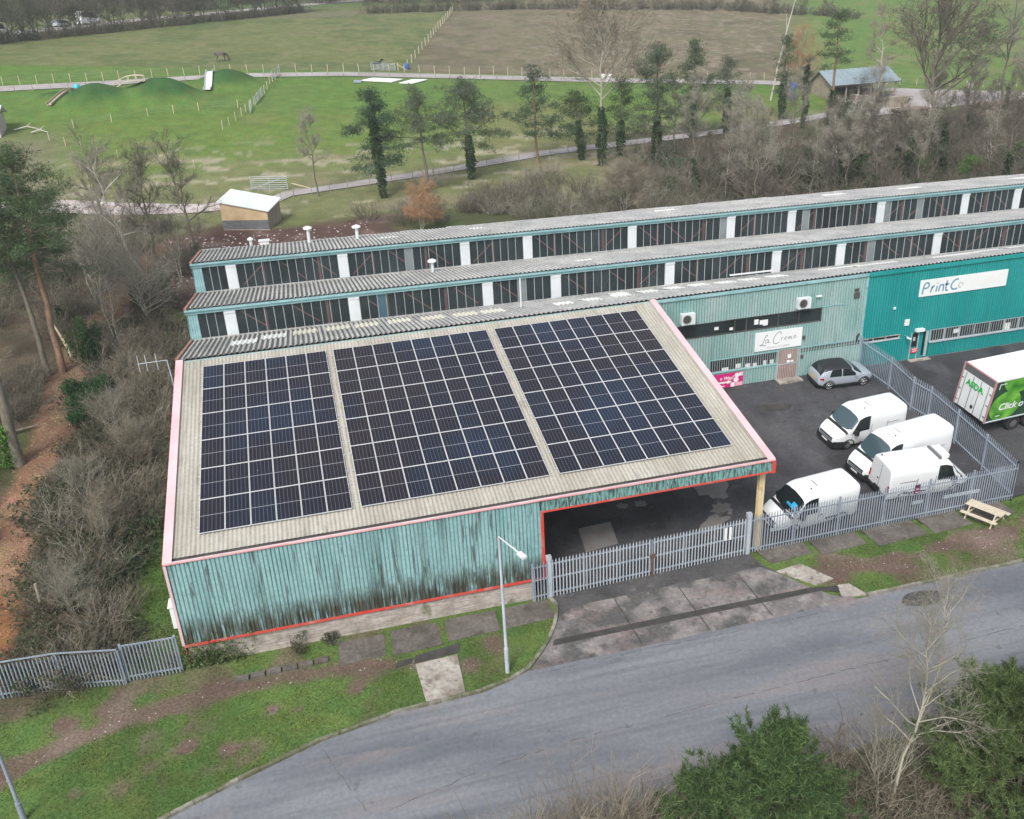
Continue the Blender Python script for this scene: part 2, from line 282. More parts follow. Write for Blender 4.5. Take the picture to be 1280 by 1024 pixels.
M['twiggrey'] = mat('grey_twigs', (.22, .205, .165), (.32, .30, .245), .5); M['twigorange'] = mat('orange_twigs', (.36, .20, .10), (.42, .26, .15), .6); M['twigtan'] = mat('tan_twigs', (.215, .185, .135), (.3, .262, .2), .5)
M['pineleaf'] = leafmat('pine_needles', [(.055, .095, .042), (.085, .138, .06), (.13, .185, .09)]); M['pinepale'] = leafmat('grey_green_pine_needles', [(.085, .12, .07), (.125, .165, .10), (.175, .215, .14)])
M['pinedeep'] = leafmat('dark_blue_green_needles', [(.036, .078, .042), (.06, .115, .064), (.10, .16, .095)])
M['ivy'] = leafmat('ivy_leaves', [(.03, .065, .022), (.048, .095, .034), (.075, .135, .055)]); M['holly'] = leafmat('holly_leaves', [(.018, .065, .02), (.03, .10, .032), (.06, .15, .05)])
M['bright'] = leafmat('bright_green_leaves', [(.06, .16, .02), (.1, .23, .04), (.16, .3, .07)]); M['youngpine'] = leafmat('fresh_green_needles', [(.034, .075, .03), (.08, .14, .045), (.165, .235, .095)])
M['bushgreen'] = leafmat('mid_green_leaves', [(.065, .105, .034), (.11, .165, .056), (.185, .245, .105)])
M['deadleaf'] = leafmat('dead_leaves', [(.10, .07, .045), (.17, .12, .08), (.26, .2, .14)]); M['bramble'] = leafmat('bramble_leaves', [(.05, .06, .032), (.08, .088, .048), (.13, .12, .08)])
M['grassblade'] = leafmat('grass_blades', [(.06, .115, .025), (.09, .16, .038), (.15, .215, .065)], transl=.35)
M['straw'] = leafmat('straw_grass', [(.2, .17, .09), (.28, .25, .14), (.35, .32, .2)])
# ---------------------------------------------------------------- terrain
YB = [-1000, -25, -15, -6.2, -1.3, 14.4, 40, 60, 80, 105, 130, 170, 210, 300, 500, 900, 3000]
ZB = [-.6, -.6, -.6, -.5, -.35, 2.1, 4.6, 5.8, 7.4, 12.0, 17.2, 21.8, 25, 31, 50, 80, 110]
def sstep(a, b, t): t = np.clip((np.asarray(t, float)-a)/(b-a), 0, 1); return t*t*(3-2*t)
MOUNDS = [(-19.6, 114.2, 5.2, 3.0, 3.0), (-9.6, 115.0, 5.6, 3.2, 3.3), (-.6, 121.6, 5.4, 2.4, 2.5), (-25.5, 117.5, 3., 1.6, 1.0), (-11.5, 121.0, 4, 2.2, 1.6)]
def hz(x, y):
    x = np.asarray(x, float); y = np.asarray(y, float)
    ww = np.where(y > 30, sstep(30, 60, y)*8, 0.)
    b = sum(np.interp(y+ww*k, YB, ZB) for k in (-1, -.5, 0, .5, 1))/5
    z = b-np.interp(y, [40, 110, 140, 210, 400, 600], [0, .04, .05, .02, .02, 0])*(np.clip(x, -150, 220)-20)
    return z
def hm(x, y):
    z = hz(x, y)
    for mx, my, rx, ry, mh in MOUNDS: z = z+mh*np.exp(-(((np.asarray(x)-mx)/rx)**2+((np.asarray(y)-my)/ry)**2)*1.3)
    return z
def H(x, y): return float(hm(x, y))
SLOPE = (2.1+.35)/15.7; TILT = math.atan(SLOPE)
def yardz(y): return -.35+(y+1.3)*SLOPE
_rs = np.random.RandomState(3); _G = _rs.rand(64, 64)
def vnoise(x, y, sc_, ox=0):
    x = np.asarray(x, float)/sc_+ox*7.31+100; y = np.asarray(y, float)/sc_+ox*3.77+100
    xi = np.floor(x).astype(int); yi = np.floor(y).astype(int); fx = x-xi; fy = y-yi; fx = fx*fx*(3-2*fx); fy = fy*fy*(3-2*fy)
    g = lambda a, b: _G[a % 64, b % 64]
    return (g(xi, yi)*(1-fx)+g(xi+1, yi)*fx)*(1-fy)+(g(xi, yi+1)*(1-fx)+g(xi+1, yi+1)*fx)*fy
def fbm(x, y, sc_, ox=0): return (vnoise(x, y, sc_, ox)+.5*vnoise(x, y, sc_/2.1, ox+1)+.25*vnoise(x, y, sc_/4.3, ox+2)+.12*vnoise(x, y, sc_/9, ox+3))/1.87
def segdist(x, y, pts):
    d = np.full(np.shape(x), 1e9)
    for (ax, ay), (bx, by) in zip(pts[:-1], pts[1:]):
        dx, dy = bx-ax, by-ay; t = np.clip(((x-ax)*dx+(y-ay)*dy)/(dx*dx+dy*dy), 0, 1)
        d = np.minimum(d, np.hypot(x-ax-t*dx, y-ay-t*dy))
    return d
MUDLINE = [(-13, -9.5), (-7.5, -5.2), (-4, -3.9), (1, -3.3), (6, -3.6), (9, -4.3)]
MUDLINE2 = [(29.6, -3.6), (33, -3.9), (38, -3.4), (44, -3.0), (60, -3.0)]
LPATH = [(-11.2, -2), (-11.1, 5.9), (-11.5, 11.2), (-11.2, 19.5), (-10.9, 28), (-11.0, 35), (-9.0, 48), (-6, 60)]
def grassmask(x, y):
    """1 = turf, 0 = bare soil, on the verges in front of the buildings"""
    n = fbm(x, y, 1.7, 4); g = np.ones(np.shape(x))
    d = segdist(x, y, MUDLINE); g = g*sstep(.25, .85, d+(n-.5)*1.5)
    d2 = segdist(x, y, MUDLINE2); g = g*sstep(.2, .7, d2+(n-.5)*1.6)
    for px, py, r in ((-1.2, -6.4, .55), (.4, -7.0, .5), (2.2, -5.2, .5), (3.4, -5.6, .4), (-5.5, -7.6, .5), (5.8, -5.0, .5), (12.4, -3.9, 1.), (11.0, -4.9, .7), (30.2, -4.2, 1.4), (30.8, -3, 1.2), (34, -4.4, .8), (-4.5, -3.2, 1.2), (-6.5, -3.5, 1.0)):
        g = g*sstep(r*.4, r, np.hypot(x-px, (y-py)*1.0)+(n-.5)*1.0)
    g = g*(.35+.65*sstep(.30, .46, n))
    return g
def ground_color(x, y):
    c = np.zeros(np.shape(x)+(3,)); A = lambda *v: np.array(v)
    def mixin(col, f): nonlocal c; c = c*(1-f[..., None])+A(*col)*f[..., None]
    n1, n2, n3 = fbm(x, y, 6, 1), fbm(x, y, 18, 2), fbm(x, y, 2.2, 9)
    far = sstep(60, 75, y)
    c[...] = (.082, .132, .036)
    mixin((.105, .165, .045), sstep(.45, .62, n1))
    # front verge soil
    g = grassmask(x, y)
    f = (1-g)*(y < 3)*(y > -20); mixin((.135, .098, .075), f*1.); mixin((.20, .15, .125), f*sstep(.5, .7, n3)*.7)
    # left wood: litter and dark earth
    wood = sstep(-3.6-.02*y, -5.6-.02*y, x+(n1-.5)*2.5)*sstep(-3.2, -.5, y+(n3-.5)*2)*(1-sstep(58, 68, y))
    mixin((.075, .062, .042), wood); mixin((.115, .09, .062), wood*sstep(.45, .65, n3)); mixin((.055, .075, .025), wood*sstep(.52, .66, n1)*.8)
    pd = segdist(x, y, LPATH)+(n3-.5)*1.3+(n1-.5)*.8; lp = (1-sstep(.75, 1.55, pd))*(y > -3)*(y < 62)
    mixin((.215, .125, .078), lp); mixin((.32, .205, .13), lp*sstep(.46, .66, fbm(x, y, 1.1, 12))*.8); mixin((.26, .125, .05), lp*sstep(.5, .66, fbm(x, y, 5, 13))*(1-sstep(8, 20, y))*.8); mixin((.13, .09, .065), lp*sstep(12, 30, y)*.5)
    # behind the factory: brown earth to the left, green under scrub to the right
    beh = sstep(38, 41, y)*(1-sstep(61, 66, y+(n1-.5)*8))*sstep(-9, -5, x)
    mixin((.10, .062, .052), beh*(1-sstep(14, 24, x+(n1-.5)*10))); mixin((.16, .115, .10), beh*(1-sstep(14, 24, x))*sstep(.55, .68, n3))
    mixin((.075, .085, .04), beh*sstep(16, 26, x)); mixin((.08, .065, .045), beh*sstep(45, 60, x+(n1-.5)*12))
    # first field
    fld = sstep(60, 66, y+(n1-.5)*5); mixin((.12, .185, .042), fld)
    mixin((.165, .175, .07), fld*sstep(.47, .63, n2)*.8); mixin((.095, .18, .04), fld*sstep(104, 112, y)*.7)
    straw = fld*sstep(.57, .70, fbm(x*.45, y, 3.2, 5))*(1-sstep(88, 104, y)); mixin((.30, .275, .17), straw*.75)
    mixin((.20, .185, .105), fld*(1-sstep(80, 94, y+(n1-.5)*14))*.6); mixin((.36, .33, .24), fld*sstep(.60, .68, fbm(x*.5, y, 1.6, 15))*(1-sstep(86, 100, y))*.8)
    mixin((.17, .155, .105), fld*sstep(-18, -26, x)*(1-sstep(96, 108, y))*.8)
    # upper field: olive to the left of the dividing fence, brownish to the right, fresh green far right
    up = sstep(0, 1.5, y-(129-.17*(x-10))-1.); div = 29.5+(y-129)*.287
    mixin((.145, .165, .065), up); mixin((.10, .135, .05), up*sstep(.45, .62, n1)*.8); mixin((.20, .19, .10), up*sstep(.54, .66, n3)*.5)
    mixin((.16, .148, .088), up*sstep(-1, 1, x-div)); mixin((.21, .165, .125), up*sstep(-1, 1, x-div)*sstep(.47, .62, n3)*.7); mixin((.115, .105, .065), up*sstep(-1, 1, x-div)*sstep(.5, .62, n1)*.6); mixin((.30, .255, .215), up*sstep(6, 30, x-div)*sstep(.60, .70, fbm(x, y, 1.4, 21))*.6)
    gr = sstep(-6, 6, x-(102+(y-120)*.52)+(n1-.5)*10)*sstep(106, 112, y); mixin((.115, .19, .05), gr); mixin((.18, .20, .08), gr*sstep(.5, .65, n1)*.7)
    mixin((.19, .165, .12), sstep(205, 214, y+(n1-.5)*6-(x<0)*30)*(y < 225)*.5)
    mixin((.09, .15, .05), sstep(238, 250, y)); mixin((.12, .11, .08), sstep(238, 250, y)*sstep(.5, .6, n2)*.7)
    # worn yard by the barn, woodland floor to the right
    rw = sstep(46, 60, x+(n1-.5)*8)*sstep(40, 44, y)*(1-sstep(88, 95, y+(n1-.5)*5-.05*(x-60))); mixin((.085, .07, .05), rw); mixin((.06, .075, .03), rw*sstep(.5, .62, n1)*.7)
    # lower verge under the roadside scrub
    lo = 1-sstep(-15.2, -14.6, y); mixin((.10, .12, .045), lo); mixin((.12, .095, .06), lo*sstep(.46, .6, n3))
    mo = np.zeros(np.shape(x))
    for mx, my, rx, ry, mh in MOUNDS: mo = np.maximum(mo, np.exp(-(((x-mx)/rx)**2+((y-my)/ry)**2)*1.2))
    mixin((.036, .095, .03), sstep(.2, .7, mo)*.92)
    return c
def grow(a, b, s, k):
    r = [a]
    while r[-1] < b: r.append(r[-1]+s); s *= k
    return r
xs = sorted(set(np.round(list(np.arange(-16, 48, .27))+list(np.arange(48, 135, .9))+list(-np.array(grow(16, 70, .5, 1.03)))+grow(135, 900, 2, 1.12)+list(-np.array(grow(72, 900, 3, 1.15))), 3)))
ys = sorted(set(np.round(list(np.arange(-17, 0, .22))+list(np.arange(0, 60, .55))+list(np.arange(60, 235, 1.0))+grow(235, 2500, 3, 1.14)+list(-np.array(grow(17, 120, .5, 1.2))), 3)))
X, Y = np.meshgrid(xs, ys)
Zg = hm(X, Y)
# drop the ground under buildings, road and yard so that the sheets above stay clear
under = ((X > 15.4) & (X < 130) & (Y > -1.2) & (Y < 14.5)) | ((X > -1.2) & (X < 110) & (Y > -.9) & (Y < 39)); Zg = Zg-.12*under
GC = ground_color(X, Y)
V = np.stack([X, Y, Zg], -1).reshape(-1, 3); nx, ny = len(xs), len(ys)
ii = (np.arange(ny-1)[:, None]*nx+np.arange(nx-1)[None]).ravel()
g = B(); g.np_mesh(V, np.stack([ii, ii+1, ii+nx+1, ii+nx], -1))
gm = bpy.data.materials.new('ground_grass_soil'); gm.use_nodes = True; n = gm.node_tree.nodes; L = gm.node_tree.links; p = n['Principled BSDF']
at = n.new('ShaderNodeAttribute'); at.attribute_name = 'gcol'; ge = n.new('ShaderNodeNewGeometry')
def gn(s_, d_):
    t_ = n.new('ShaderNodeTexNoise'); t_.inputs['Scale'].default_value = s_; t_.inputs['Detail'].default_value = d_; L.new(ge.outputs['Position'], t_.inputs['Vector']); return t_.outputs['Fac']
def mr_(f, a, b, c, d):
    r = n.new('ShaderNodeMapRange'); L.new(f, r.inputs['Value'])
    for k_, v_ in zip(('From Min', 'From Max', 'To Min', 'To Max'), (a, b, c, d)): r.inputs[k_].default_value = v_
    return r.outputs[0]
h1 = n.new('ShaderNodeHueSaturation'); L.new(at.outputs['Color'], h1.inputs['Color']); L.new(mr_(gn(9, 8), .3, .7, .66, 1.34), h1.inputs['Value']); L.new(mr_(gn(.9, 5), .3, .7, .475, .525), h1.inputs['Hue'])
h2 = n.new('ShaderNodeHueSaturation'); L.new(h1.outputs[0], h2.inputs['Color']); L.new(mr_(gn(.55, 6), .3, .7, .78, 1.08), h2.inputs['Value'])
L.new(h2.outputs[0], p.inputs['Base Color']); p.inputs['Roughness'].default_value = .95; p.inputs['Specular IOR Level'].default_value = .15
bp = n.new('ShaderNodeBump'); bp.inputs['Strength'].default_value = .6; bp.inputs['Distance'].default_value = .06; L.new(gn(11, 7), bp.inputs['Height']); L.new(bp.outputs[0], p.inputs['Normal'])
go = g.obj('ground', gm); structure(go)
ca = go.data.color_attributes.new('gcol', 'FLOAT_COLOR', 'POINT')
ca.data.foreach_set('color', np.concatenate([GC.reshape(-1, 3), np.ones((nx*ny, 1))], 1).astype(np.float32).ravel())
def strip(name, m, left, right, off, label=None, seg=1., kind='structure'):
    """a sheet that follows the ground between two polylines of equal length"""
    b = B(); L_, R_ = [], []
    for (a0, a1, b0, b1) in zip(left[:-1], left[1:], right[:-1], right[1:]):
        k = max(1, int(max(math.dist(a0, a1), math.dist(b0, b1))/seg))
        for i in range(k): t = i/k; L_.append([a0[j]+(a1[j]-a0[j])*t for j in (0, 1)]); R_.append([b0[j]+(b1[j]-b0[j])*t for j in (0, 1)])
    L_.append(left[-1]); R_.append(right[-1]); W = 5; vs = []
    for a, c in zip(L_, R_):
        for j in range(W): x = a[0]+(c[0]-a[0])*j/(W-1); y = a[1]+(c[1]-a[1])*j/(W-1); vs.append((x, y, H(x, y)+off))
    fs = [(i*W+j, i*W+j+1, (i+1)*W+j+1, (i+1)*W+j) for i in range(len(L_)-1) for j in range(W-1)]
    b.add(vs, fs, 0, True); o = b.obj(name, m)
    if kind: o['kind'] = kind
    return o
def offs(pts, d):
    r = []
    for i, p_ in enumerate(pts):
        a = Vector(pts[max(i-1, 0)]); c = Vector(pts[min(i+1, len(pts)-1)]); t = (c-a).normalized(); r.append((p_[0]-t.y*d, p_[1]+t.x*d))
    return r
def ribbon(name, m, pts, wd, off, seg=1.): return strip(name, m, offs(pts, wd/2), offs(pts, -wd/2), off, seg=seg)
# road
RU = [(-60, -40), (-20, -20.5), (-8, -13.2), (-1.6, -9.95), (.9, -8.95), (4.1, -7.8), (7.5, -7.1), (11.2, -6.95), (13.4, -6.2), (15, -6.12), (30, -6.05), (40, -5.95), (70, -5.9), (140, -5.6)]
RD = [(-55, -52), (-16, -29.5), (-2, -20.5), (4, -17.6), (7, -16.5), (9.5, -15.6), (12, -15), (14, -14.7), (15.5, -14.5), (17, -14.45), (30, -14.3), (40, -14.2), (70, -14), (140, -13.7)]
strip('road', M['road'], RU, RD, .035, seg=2)
def slab(name, m, pts, top, th=.08, kind='structure', zf=None):
    b = B(); b.prism([(x, y, (zf(x, y) if zf else H(x, y))+top-th) for x, y in pts], (0, 0, th)); o = b.obj(name, m)
    if kind: o['kind'] = kind
    return o
def sheetpoly(name, m, pts, off, zf):
    b = B(); b.poly([(x, y, zf(x, y)+off) for x, y in pts]); return structure(b.obj(name, m))
# driveway apron
strip('driveway', M['asphalt_dark'], [(15.95, -1.2), (16.05, -2.2), (15.75, -3.1)], [(27.0, -.95), (27.2, -2.2), (27.7, -3.1)], .03)
strip('driveway_concrete', M['apron'], [(16.9, -2.5), (15.75, -3.1), (14.95, -4.6), (14.1, -5.6), (13.6, -6.25)], [(27.0, -2.3), (27.7, -3.2), (28.5, -4.5), (29.2, -5.4), (30.4, -6.1)], .042, seg=.5)
strip('driveway_drain', M['drain'], [(15.2, -4.55), (22, -4.55), (28.6, -4.6), (30.0, -4.9)], [(15.0, -4.95), (22, -4.95), (28.9, -5.0), (30.1, -5.5)], .047)
b = B()
for x in (18.9, 22.3, 25.6): b.quad(*[(x+dx, y, H(x, y)+.049) for dx, y in ((0, -2.6), (.05, -2.6), (.14, -6.0), (.08, -6.0))])
structure(b.obj('driveway_joint', M['drain']))
# kerbs
def kerb(pts, name='kerb'):
    b = B(); k = 0
    for (a, c) in zip(pts[:-1], pts[1:]):
        m_ = max(1, int(round(math.dist(a, c)/.92)))
        for i in range(m_):
            t0, t1 = (i+.012)/m_, (i+.988)/m_
            p_ = [(a[0]+(c[0]-a[0])*t, a[1]+(c[1]-a[1])*t) for t in (t0, t1)]
            dz = random.Random(k).uniform(-.012, .012); k += 1
            b.bar((p_[0][0], p_[0][1], H(*p_[0])+.055+dz), (p_[1][0], p_[1][1], H(*p_[1])+.055+dz), .16, .2)
    return structure(b.obj(name, M['kerb']))
kerb([(-60, -39.9), (-20, -20.4), (-8, -13.1), (-1.6, -9.85), (.9, -8.85), (4.1, -7.72), (7.5, -7.02), (11.2, -6.87), (12.6, -6.5), (13.5, -6.1), (14.3, -5.3), (14.95, -4.5), (15.5, -3.6), (15.85, -2.8), (16.02, -2.1), (15.9, -1.6)])
kerb([(30.8, -5.98), (40, -5.88), (70, -5.83), (140, -5.53)])
kerb([(7, -16.6), (9.5, -15.7), (12, -15.1), (14, -14.8), (17, -14.55), (30, -14.4), (40, -14.3), (140, -13.8)])
# pads and slabs on the verges
for i, (x0, x1, y0, y1) in enumerate(((5.3, 7.45, -3.35, -1.75), (7.75, 10.1, -3.4, -1.65), (10.4, 12.95, -3.2, -1.6), (13.2, 15.75, -3.1, -1.6))):
    slab('concrete_pad', M['concdark'], [(x0, y0), (x1, y0+.1), (x1+.05-.1*(i % 2), y1), (x0+.03+.05*i, y1)], .028)
slab('concrete_slab', M['concrete'], [(8.75, -6.9), (10.5, -6.65), (10.62, -4.2), (8.65, -4.3)], .045)
slab('trench_cover', M['drain'], [(8.6, -4.2), (10.75, -4.05), (10.9, -3.45), (8.75, -3.7)], .03)
slab('trench_cover', M['drain'], [(7.7, -4.25), (8.5, -4.15), (8.6, -3.8), (7.9, -3.9)], .03)
for pts in ([(27.7, -2.2), (30.2, -2.0), (30.2, -.9), (27.5, -.95)], [(30.6, -2.3), (33.4, -2.1), (33.3, -1.0), (30.6, -1.0)], [(33.9, -2.5), (37.0, -2.3), (36.8, -.9), (33.8, -.95)], [(37.4, -2.4), (39.9, -2.2), (39.7, -.75), (37.3, -.8)], [(40.2, -2.3), (42.9, -2.0), (42.6, -.7), (40.1, -.75)]):
    slab('concrete_pad', M['concdark'], pts, .026)
slab('concrete_slab', M['concrete'], [(27.6, -2.9), (29.1, -2.7), (30.0, -4.3), (28.9, -4.5)], .06)
slab('concrete_slab', M['concrete'], [(29.6, -5.7), (30.9, -5.95), (30.5, -4.9), (29.9, -4.85)], .07)
sheetpoly('road_patch', M['asphalt_dark'], [(33.2+math.cos(t)*1.15+.1*math.sin(3*t), -6.95+math.sin(t)*.55) for t in np.linspace(0, 6.1, 16)], .042, H)
# mossy blocks left of the pads
b = B()
for i in range(6): x = .6+i*.72; b.box(x, x+.62, -3.1+.03*i, -2.75+.03*i, H(x, -2.9)-.1, H(x, -2.9)+.12)
o = b.obj('kerb_stone_row', M['concdark']); tag(o, 'row of mossy dark stone blocks in the grass below the brick wall', 'edging')
# yard
def yz(x, y): return yardz(y)
sheetpoly('yard', M['yard'], [(15.7, -1.25), (27, -.95), (43.6, -.75), (52, .2), (130, .2), (130, 14.5), (15.7, 14.5)], .03, yz)
rr = random.Random(5)
def blob(name, m, cx, cy, rx, ry, off, ang=0, k=18, rough=.3):
    pts = []
    for i in range(k):
        t = 2*math.pi*i/k; r = 1+rr.uniform(-rough, rough); x, y = rx*r*math.cos(t), ry*r*math.sin(t)
        pts.append((cx+x*math.cos(ang)-y*math.sin(ang), cy+x*math.sin(ang)+y*math.cos(ang)))
    sheetpoly(name, m, pts, off, yz)
blob('yard_patch', M['puddle'], 27.6, 4.5, .95, 1.1, .036); blob('yard_patch', M['puddle'], 27.2, 2.6, .6, .55, .036); blob('yard_patch', M['puddle'], 26.2, 1.6, 1.3, .42, .036, .4); blob('yard_patch', M['puddle'], 23, 4.2, .35, .3, .036); blob('yard_patch', M['puddle'], 21.9, 4.3, .3, .25, .036)
sheetpoly('yard_patch', M['puddle'], [(18.7, 1.2), (20.6, 1.4), (20.8, 3.2), (18.9, 3.1)], .036, yz)
blob('yard_patch', M['drain'], 35.2, 11.2, 1.3, .5, .036)
# farm tracks
ribbon('farm_track', M['track'], [(-120, 134), (-60, 126.5), (-34.2, 122.6), (-17.2, 124.5), (-.2, 127.4), (18, 127), (40.7, 123), (62.4, 119.1), (90.7, 114.9), (115, 106.5), (131, 102), (170, 95)], 2.7, .1, 2)
ribbon('farm_track', M['track'], [(4, 71), (6, 73.5), (12.7, 75.1), (26.3, 78.7), (40.4, 83.3), (51.4, 85.3), (71.5, 88.8), (84, 92), (98, 97)], 2.1, .09, 2)
strip('farm_yard', M['track'], [(96, 101), (104, 103.5), (114, 107.5), (131, 103.5)], [(96, 92), (106, 93), (118, 96), (131, 96)], .13, seg=2)
strip('rubble_track', M['chalk'], [(-30, 78.5), (-18.9, 77.3), (-11.7, 74.4), (-3.8, 71.9), (5, 73)], [(-30, 74.5), (-18.9, 72.8), (-11.7, 69.9), (-3.8, 68.6), (4, 69.8)], .1, seg=1.5)
# cracks in the road surface
b = B(); rn = random.Random(31)
for pts in ([(-1, -14.9), (3, -13.2), (6.5, -12.0), (10, -11.2), (14, -10.7), (20, -10.5), (27, -10.3), (36, -10.1), (48, -10)], [(4.2, -8.2), (5.3, -11.0), (5.8, -12.2)], [(14.5, -6.5), (20, -6.45), (26, -6.5), (31, -6.4)]):
    fine = []
    for a, c in zip(pts[:-1], pts[1:]):
        k = max(2, int(math.dist(a, c)/.35))
        for i in range(k): fine.append((a[0]+(c[0]-a[0])*i/k+rn.uniform(-.05, .05), a[1]+(c[1]-a[1])*i/k+rn.uniform(-.05, .05)))
    for a, c in zip(fine[:-1], fine[1:]):
        if rn.random() < .3: continue
        d = Vector((c[0]-a[0], c[1]-a[1])).normalized(); w_ = rn.uniform(.005, .015); b.quad(*[(q[0]-d.y*s_*w_, q[1]+d.x*s_*w_, H(*q)+.040) for q, s_ in ((a, -1), (c, -1), (c, 1), (a, 1))])
structure(b.obj('road_crack', M['drain']))
b = B(); rg = np.random.RandomState(21)
for _ in range(5200):
    q = rg.rand(); i = min(int(q*7), 6); a, c = LPATH[i], LPATH[i+1]; t = q*7-i; xx, yy = a[0]+(c[0]-a[0])*t+rg.normal()*.75, a[1]+(c[1]-a[1])*t; r = rg.uniform(.025, .06); an = rg.rand()*6.3; zz = H(xx, yy)+.02; e = rg.uniform(-.03, .03, 4)
    b.add([(xx+r*math.cos(an+k*1.57), yy+r*.7*math.sin(an+k*1.57), zz+e[k]) for k in range(4)], [(0, 1, 2, 3)])
o = b.obj('fallen_leaves', leafmat('orange_fallen_leaves', [(.12, .06, .035), (.24, .13, .07), (.36, .24, .14), (.42, .33, .24)], transl=0)); tag(o, 'orange and brown fallen leaves along the woodland path', 'leaves', kind='stuff')
# ---------------------------------------------------------------- warehouse under the solar panels
S_ = 0.2267; TS, CS, SS = math.tan(S_), math.cos(S_), math.sin(S_)
FY = -1.40
def roofz(y): return 5.37+(y-FY)*TS
WH = thing('warehouse', 'teal clad warehouse with a sloping beige roof carrying the solar panels', 'warehouse', (13, 6, 0))
b = B(); b.sheet((-1.2, -1.12, roofz(-1.12)-.07), (1, 0, 0), (0, CS, SS), 28.8, (14.38+1.12)/CS, .2, .045, 'sine', N=(0, -SS, CS)); b.obj('roof', M['roofbeige'], WH)
b = B(); b.quad((-1.4, -1.1, roofz(-1.1)-.16), (27.8, -1.1, roofz(-1.1)-.16), (27.8, 14.3, roofz(14.3)-.16), (-1.4, 14.3, roofz(14.3)-.16))
for x in (15.9, 21.8, 27.5): b.bar((x, -1.0, roofz(-1)-.36), (x, 14.2, roofz(14.2)-.36), .16, .3)
for y in np.arange(.6, 14, 1.7): b.bar((15.7, y, roofz(y)-.24), (27.7, y, roofz(y)-.24), .07, .13)
b.obj('roof_frame', M['soffit'], WH)
for x0, x1 in ((-1.52, -1.12), (27.52, 27.92)):
    b = B(); k = 5
    for i in range(k):
        y0 = FY-.03+(14.42-FY)*i/k; y1 = FY-.03+(14.42-FY)*(i+1)/k-.015; T = [(x0, y0), (x1, y0), (x1, y1), (x0, y1)]
        b.prism([(x, y, roofz(y)+.035) for x, y in T], (0, 0, .03))
        xo = x0 if x0 < 0 else x1; s = -1 if x0 < 0 else 1
        b.prism([(xo, y0, roofz(y0)+.03), (xo, y1, roofz(y1)+.03), (xo, y1, roofz(y1)-.3), (xo, y0, roofz(y0)-.3)], (s*.02, 0, 0), 1)
    b.obj('verge_flashing', [M['pink'], M['red']], WH)
b = B(); b.box(-1.36, 27.7, -1.36, -1.1, 5.27, 5.31); b.box(-1.36, 27.7, -1.12, -1.1, 5.31, 5.375); b.obj('gutter', M['gutter'], WH)
b = B(); b.box(-1.52, 27.92, FY-.06, FY+.02, 5.345, 5.40); b.obj('eaves_capping', M['pink'], WH)
b = B(); b.box(-1.50, 27.93, FY-.075, FY-.0, 5.295, 5.343); b.obj('eaves_trim', M['fadedred'], WH)
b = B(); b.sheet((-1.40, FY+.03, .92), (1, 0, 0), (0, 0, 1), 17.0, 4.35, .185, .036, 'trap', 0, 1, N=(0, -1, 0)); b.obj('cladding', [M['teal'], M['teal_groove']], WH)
b = B(); b.sheet((15.64, FY+.03, 4.70), (1, 0, 0), (0, 0, 1), 12.2, .58, .2, .04, 'trap', 0, 1, N=(0, -1, 0)); b.obj('fascia_cladding', [M['teal_stained'], M['teal_groove']], WH)
b = B()
b.box(-1.42, 15.7, FY-.045, FY+.03, .80, .915)              # sill trim
b.box(15.6, 15.74, FY-.06, FY+.05, .917, 4.62)              # jamb
b.box(15.6, 27.86, FY-.05, FY+.05, 4.622, 4.698)            # lintel trim
b.box(27.78, 27.95, FY-.08, FY+.06, 4.60, 5.257)
b.box(-1.46, -1.405, FY-.04, FY+.05, .45, .90)
b.obj('opening_trim', M['red'], WH)
b = B(); b.box(-1.53, -1.405, FY-.05, FY+.06, .917, 5.257); b.obj('corner_flashing', M['pink'], WH)
b = B(); b.box(-1.35, 15.05, FY+.08, FY+.28, -.75, .79); b.box(6.02, 6.06, FY+.06, FY+.08, -.7, .79); b.obj('brick_plinth', M['brick'], WH)
b = B()
b.poly([(-1.42, FY+.06, -.8), (-1.42, 14.35, -.8), (-1.42, 14.35, roofz(14.35)-.17), (-1.42, FY+.06, roofz(FY)-.17)])
b.obj('side_wall', M['teal'], WH)
b = B(); b.poly([(15.72, FY+.06, -.5), (15.72, 14.3, 1.9), (15.72, 14.3, roofz(14.3)-.2), (15.72, FY+.06, roofz(FY)-.2)]); b.obj('inner_wall', M['soffit'], WH)
for x, y in ((27.62, -.74), (27.62, 6.6), (21.8, 13.9)):
    zb = yardz(y)-.1; zt = roofz(y)-.5
    b = B(); b.box(x-.16, x+.16, y-.11, y-.095, zb, zt); b.box(x-.16, x+.16, y+.095, y+.11, zb, zt); b.box(x-.012, x+.012, y-.095, y+.095, zb, zt); b.box(x-.2, x+.2, y-.2, y+.2, zb, zb+.14); b.obj('column', M['steel_cream'], WH)
# meter cabinets on the side wall
def cabinet(lbl, y, z, w_, d_, h_):
    t = thing('meter_cabinet', lbl, 'cabinet', (-1.45, y, z), 'cabinets on the side wall')
    b = B(); b.box(-1.45-d_, -1.46, y-w_/2, y+w_/2, z, z+h_); b.prism([(-1.46, y-w_/2-.05, z+h_+.16), (-1.46-d_-.06, y-w_/2-.05, z+h_+.03), (-1.46-d_-.06, y-w_/2-.05, z+h_+.005), (-1.46, y-w_/2-.05, z+h_+.005)], (0, w_+.1, 0)); b.obj('casing', M['whitewall'], t)
    b = B(); b.box(-1.45-d_-.015, -1.45-d_-.003, y-w_/2+.05, y+w_/2-.05, z+.06, z+h_-.06); b.obj('door', M['white'], t)
cabinet('white meter cabinet on the warehouse side wall, nearer the front corner', -.45, 1.5, .7, .38, 1.15)
cabinet('white meter cabinet on the warehouse side wall, behind the front one', 1.0, 2.25, .9, .34, 1.3)
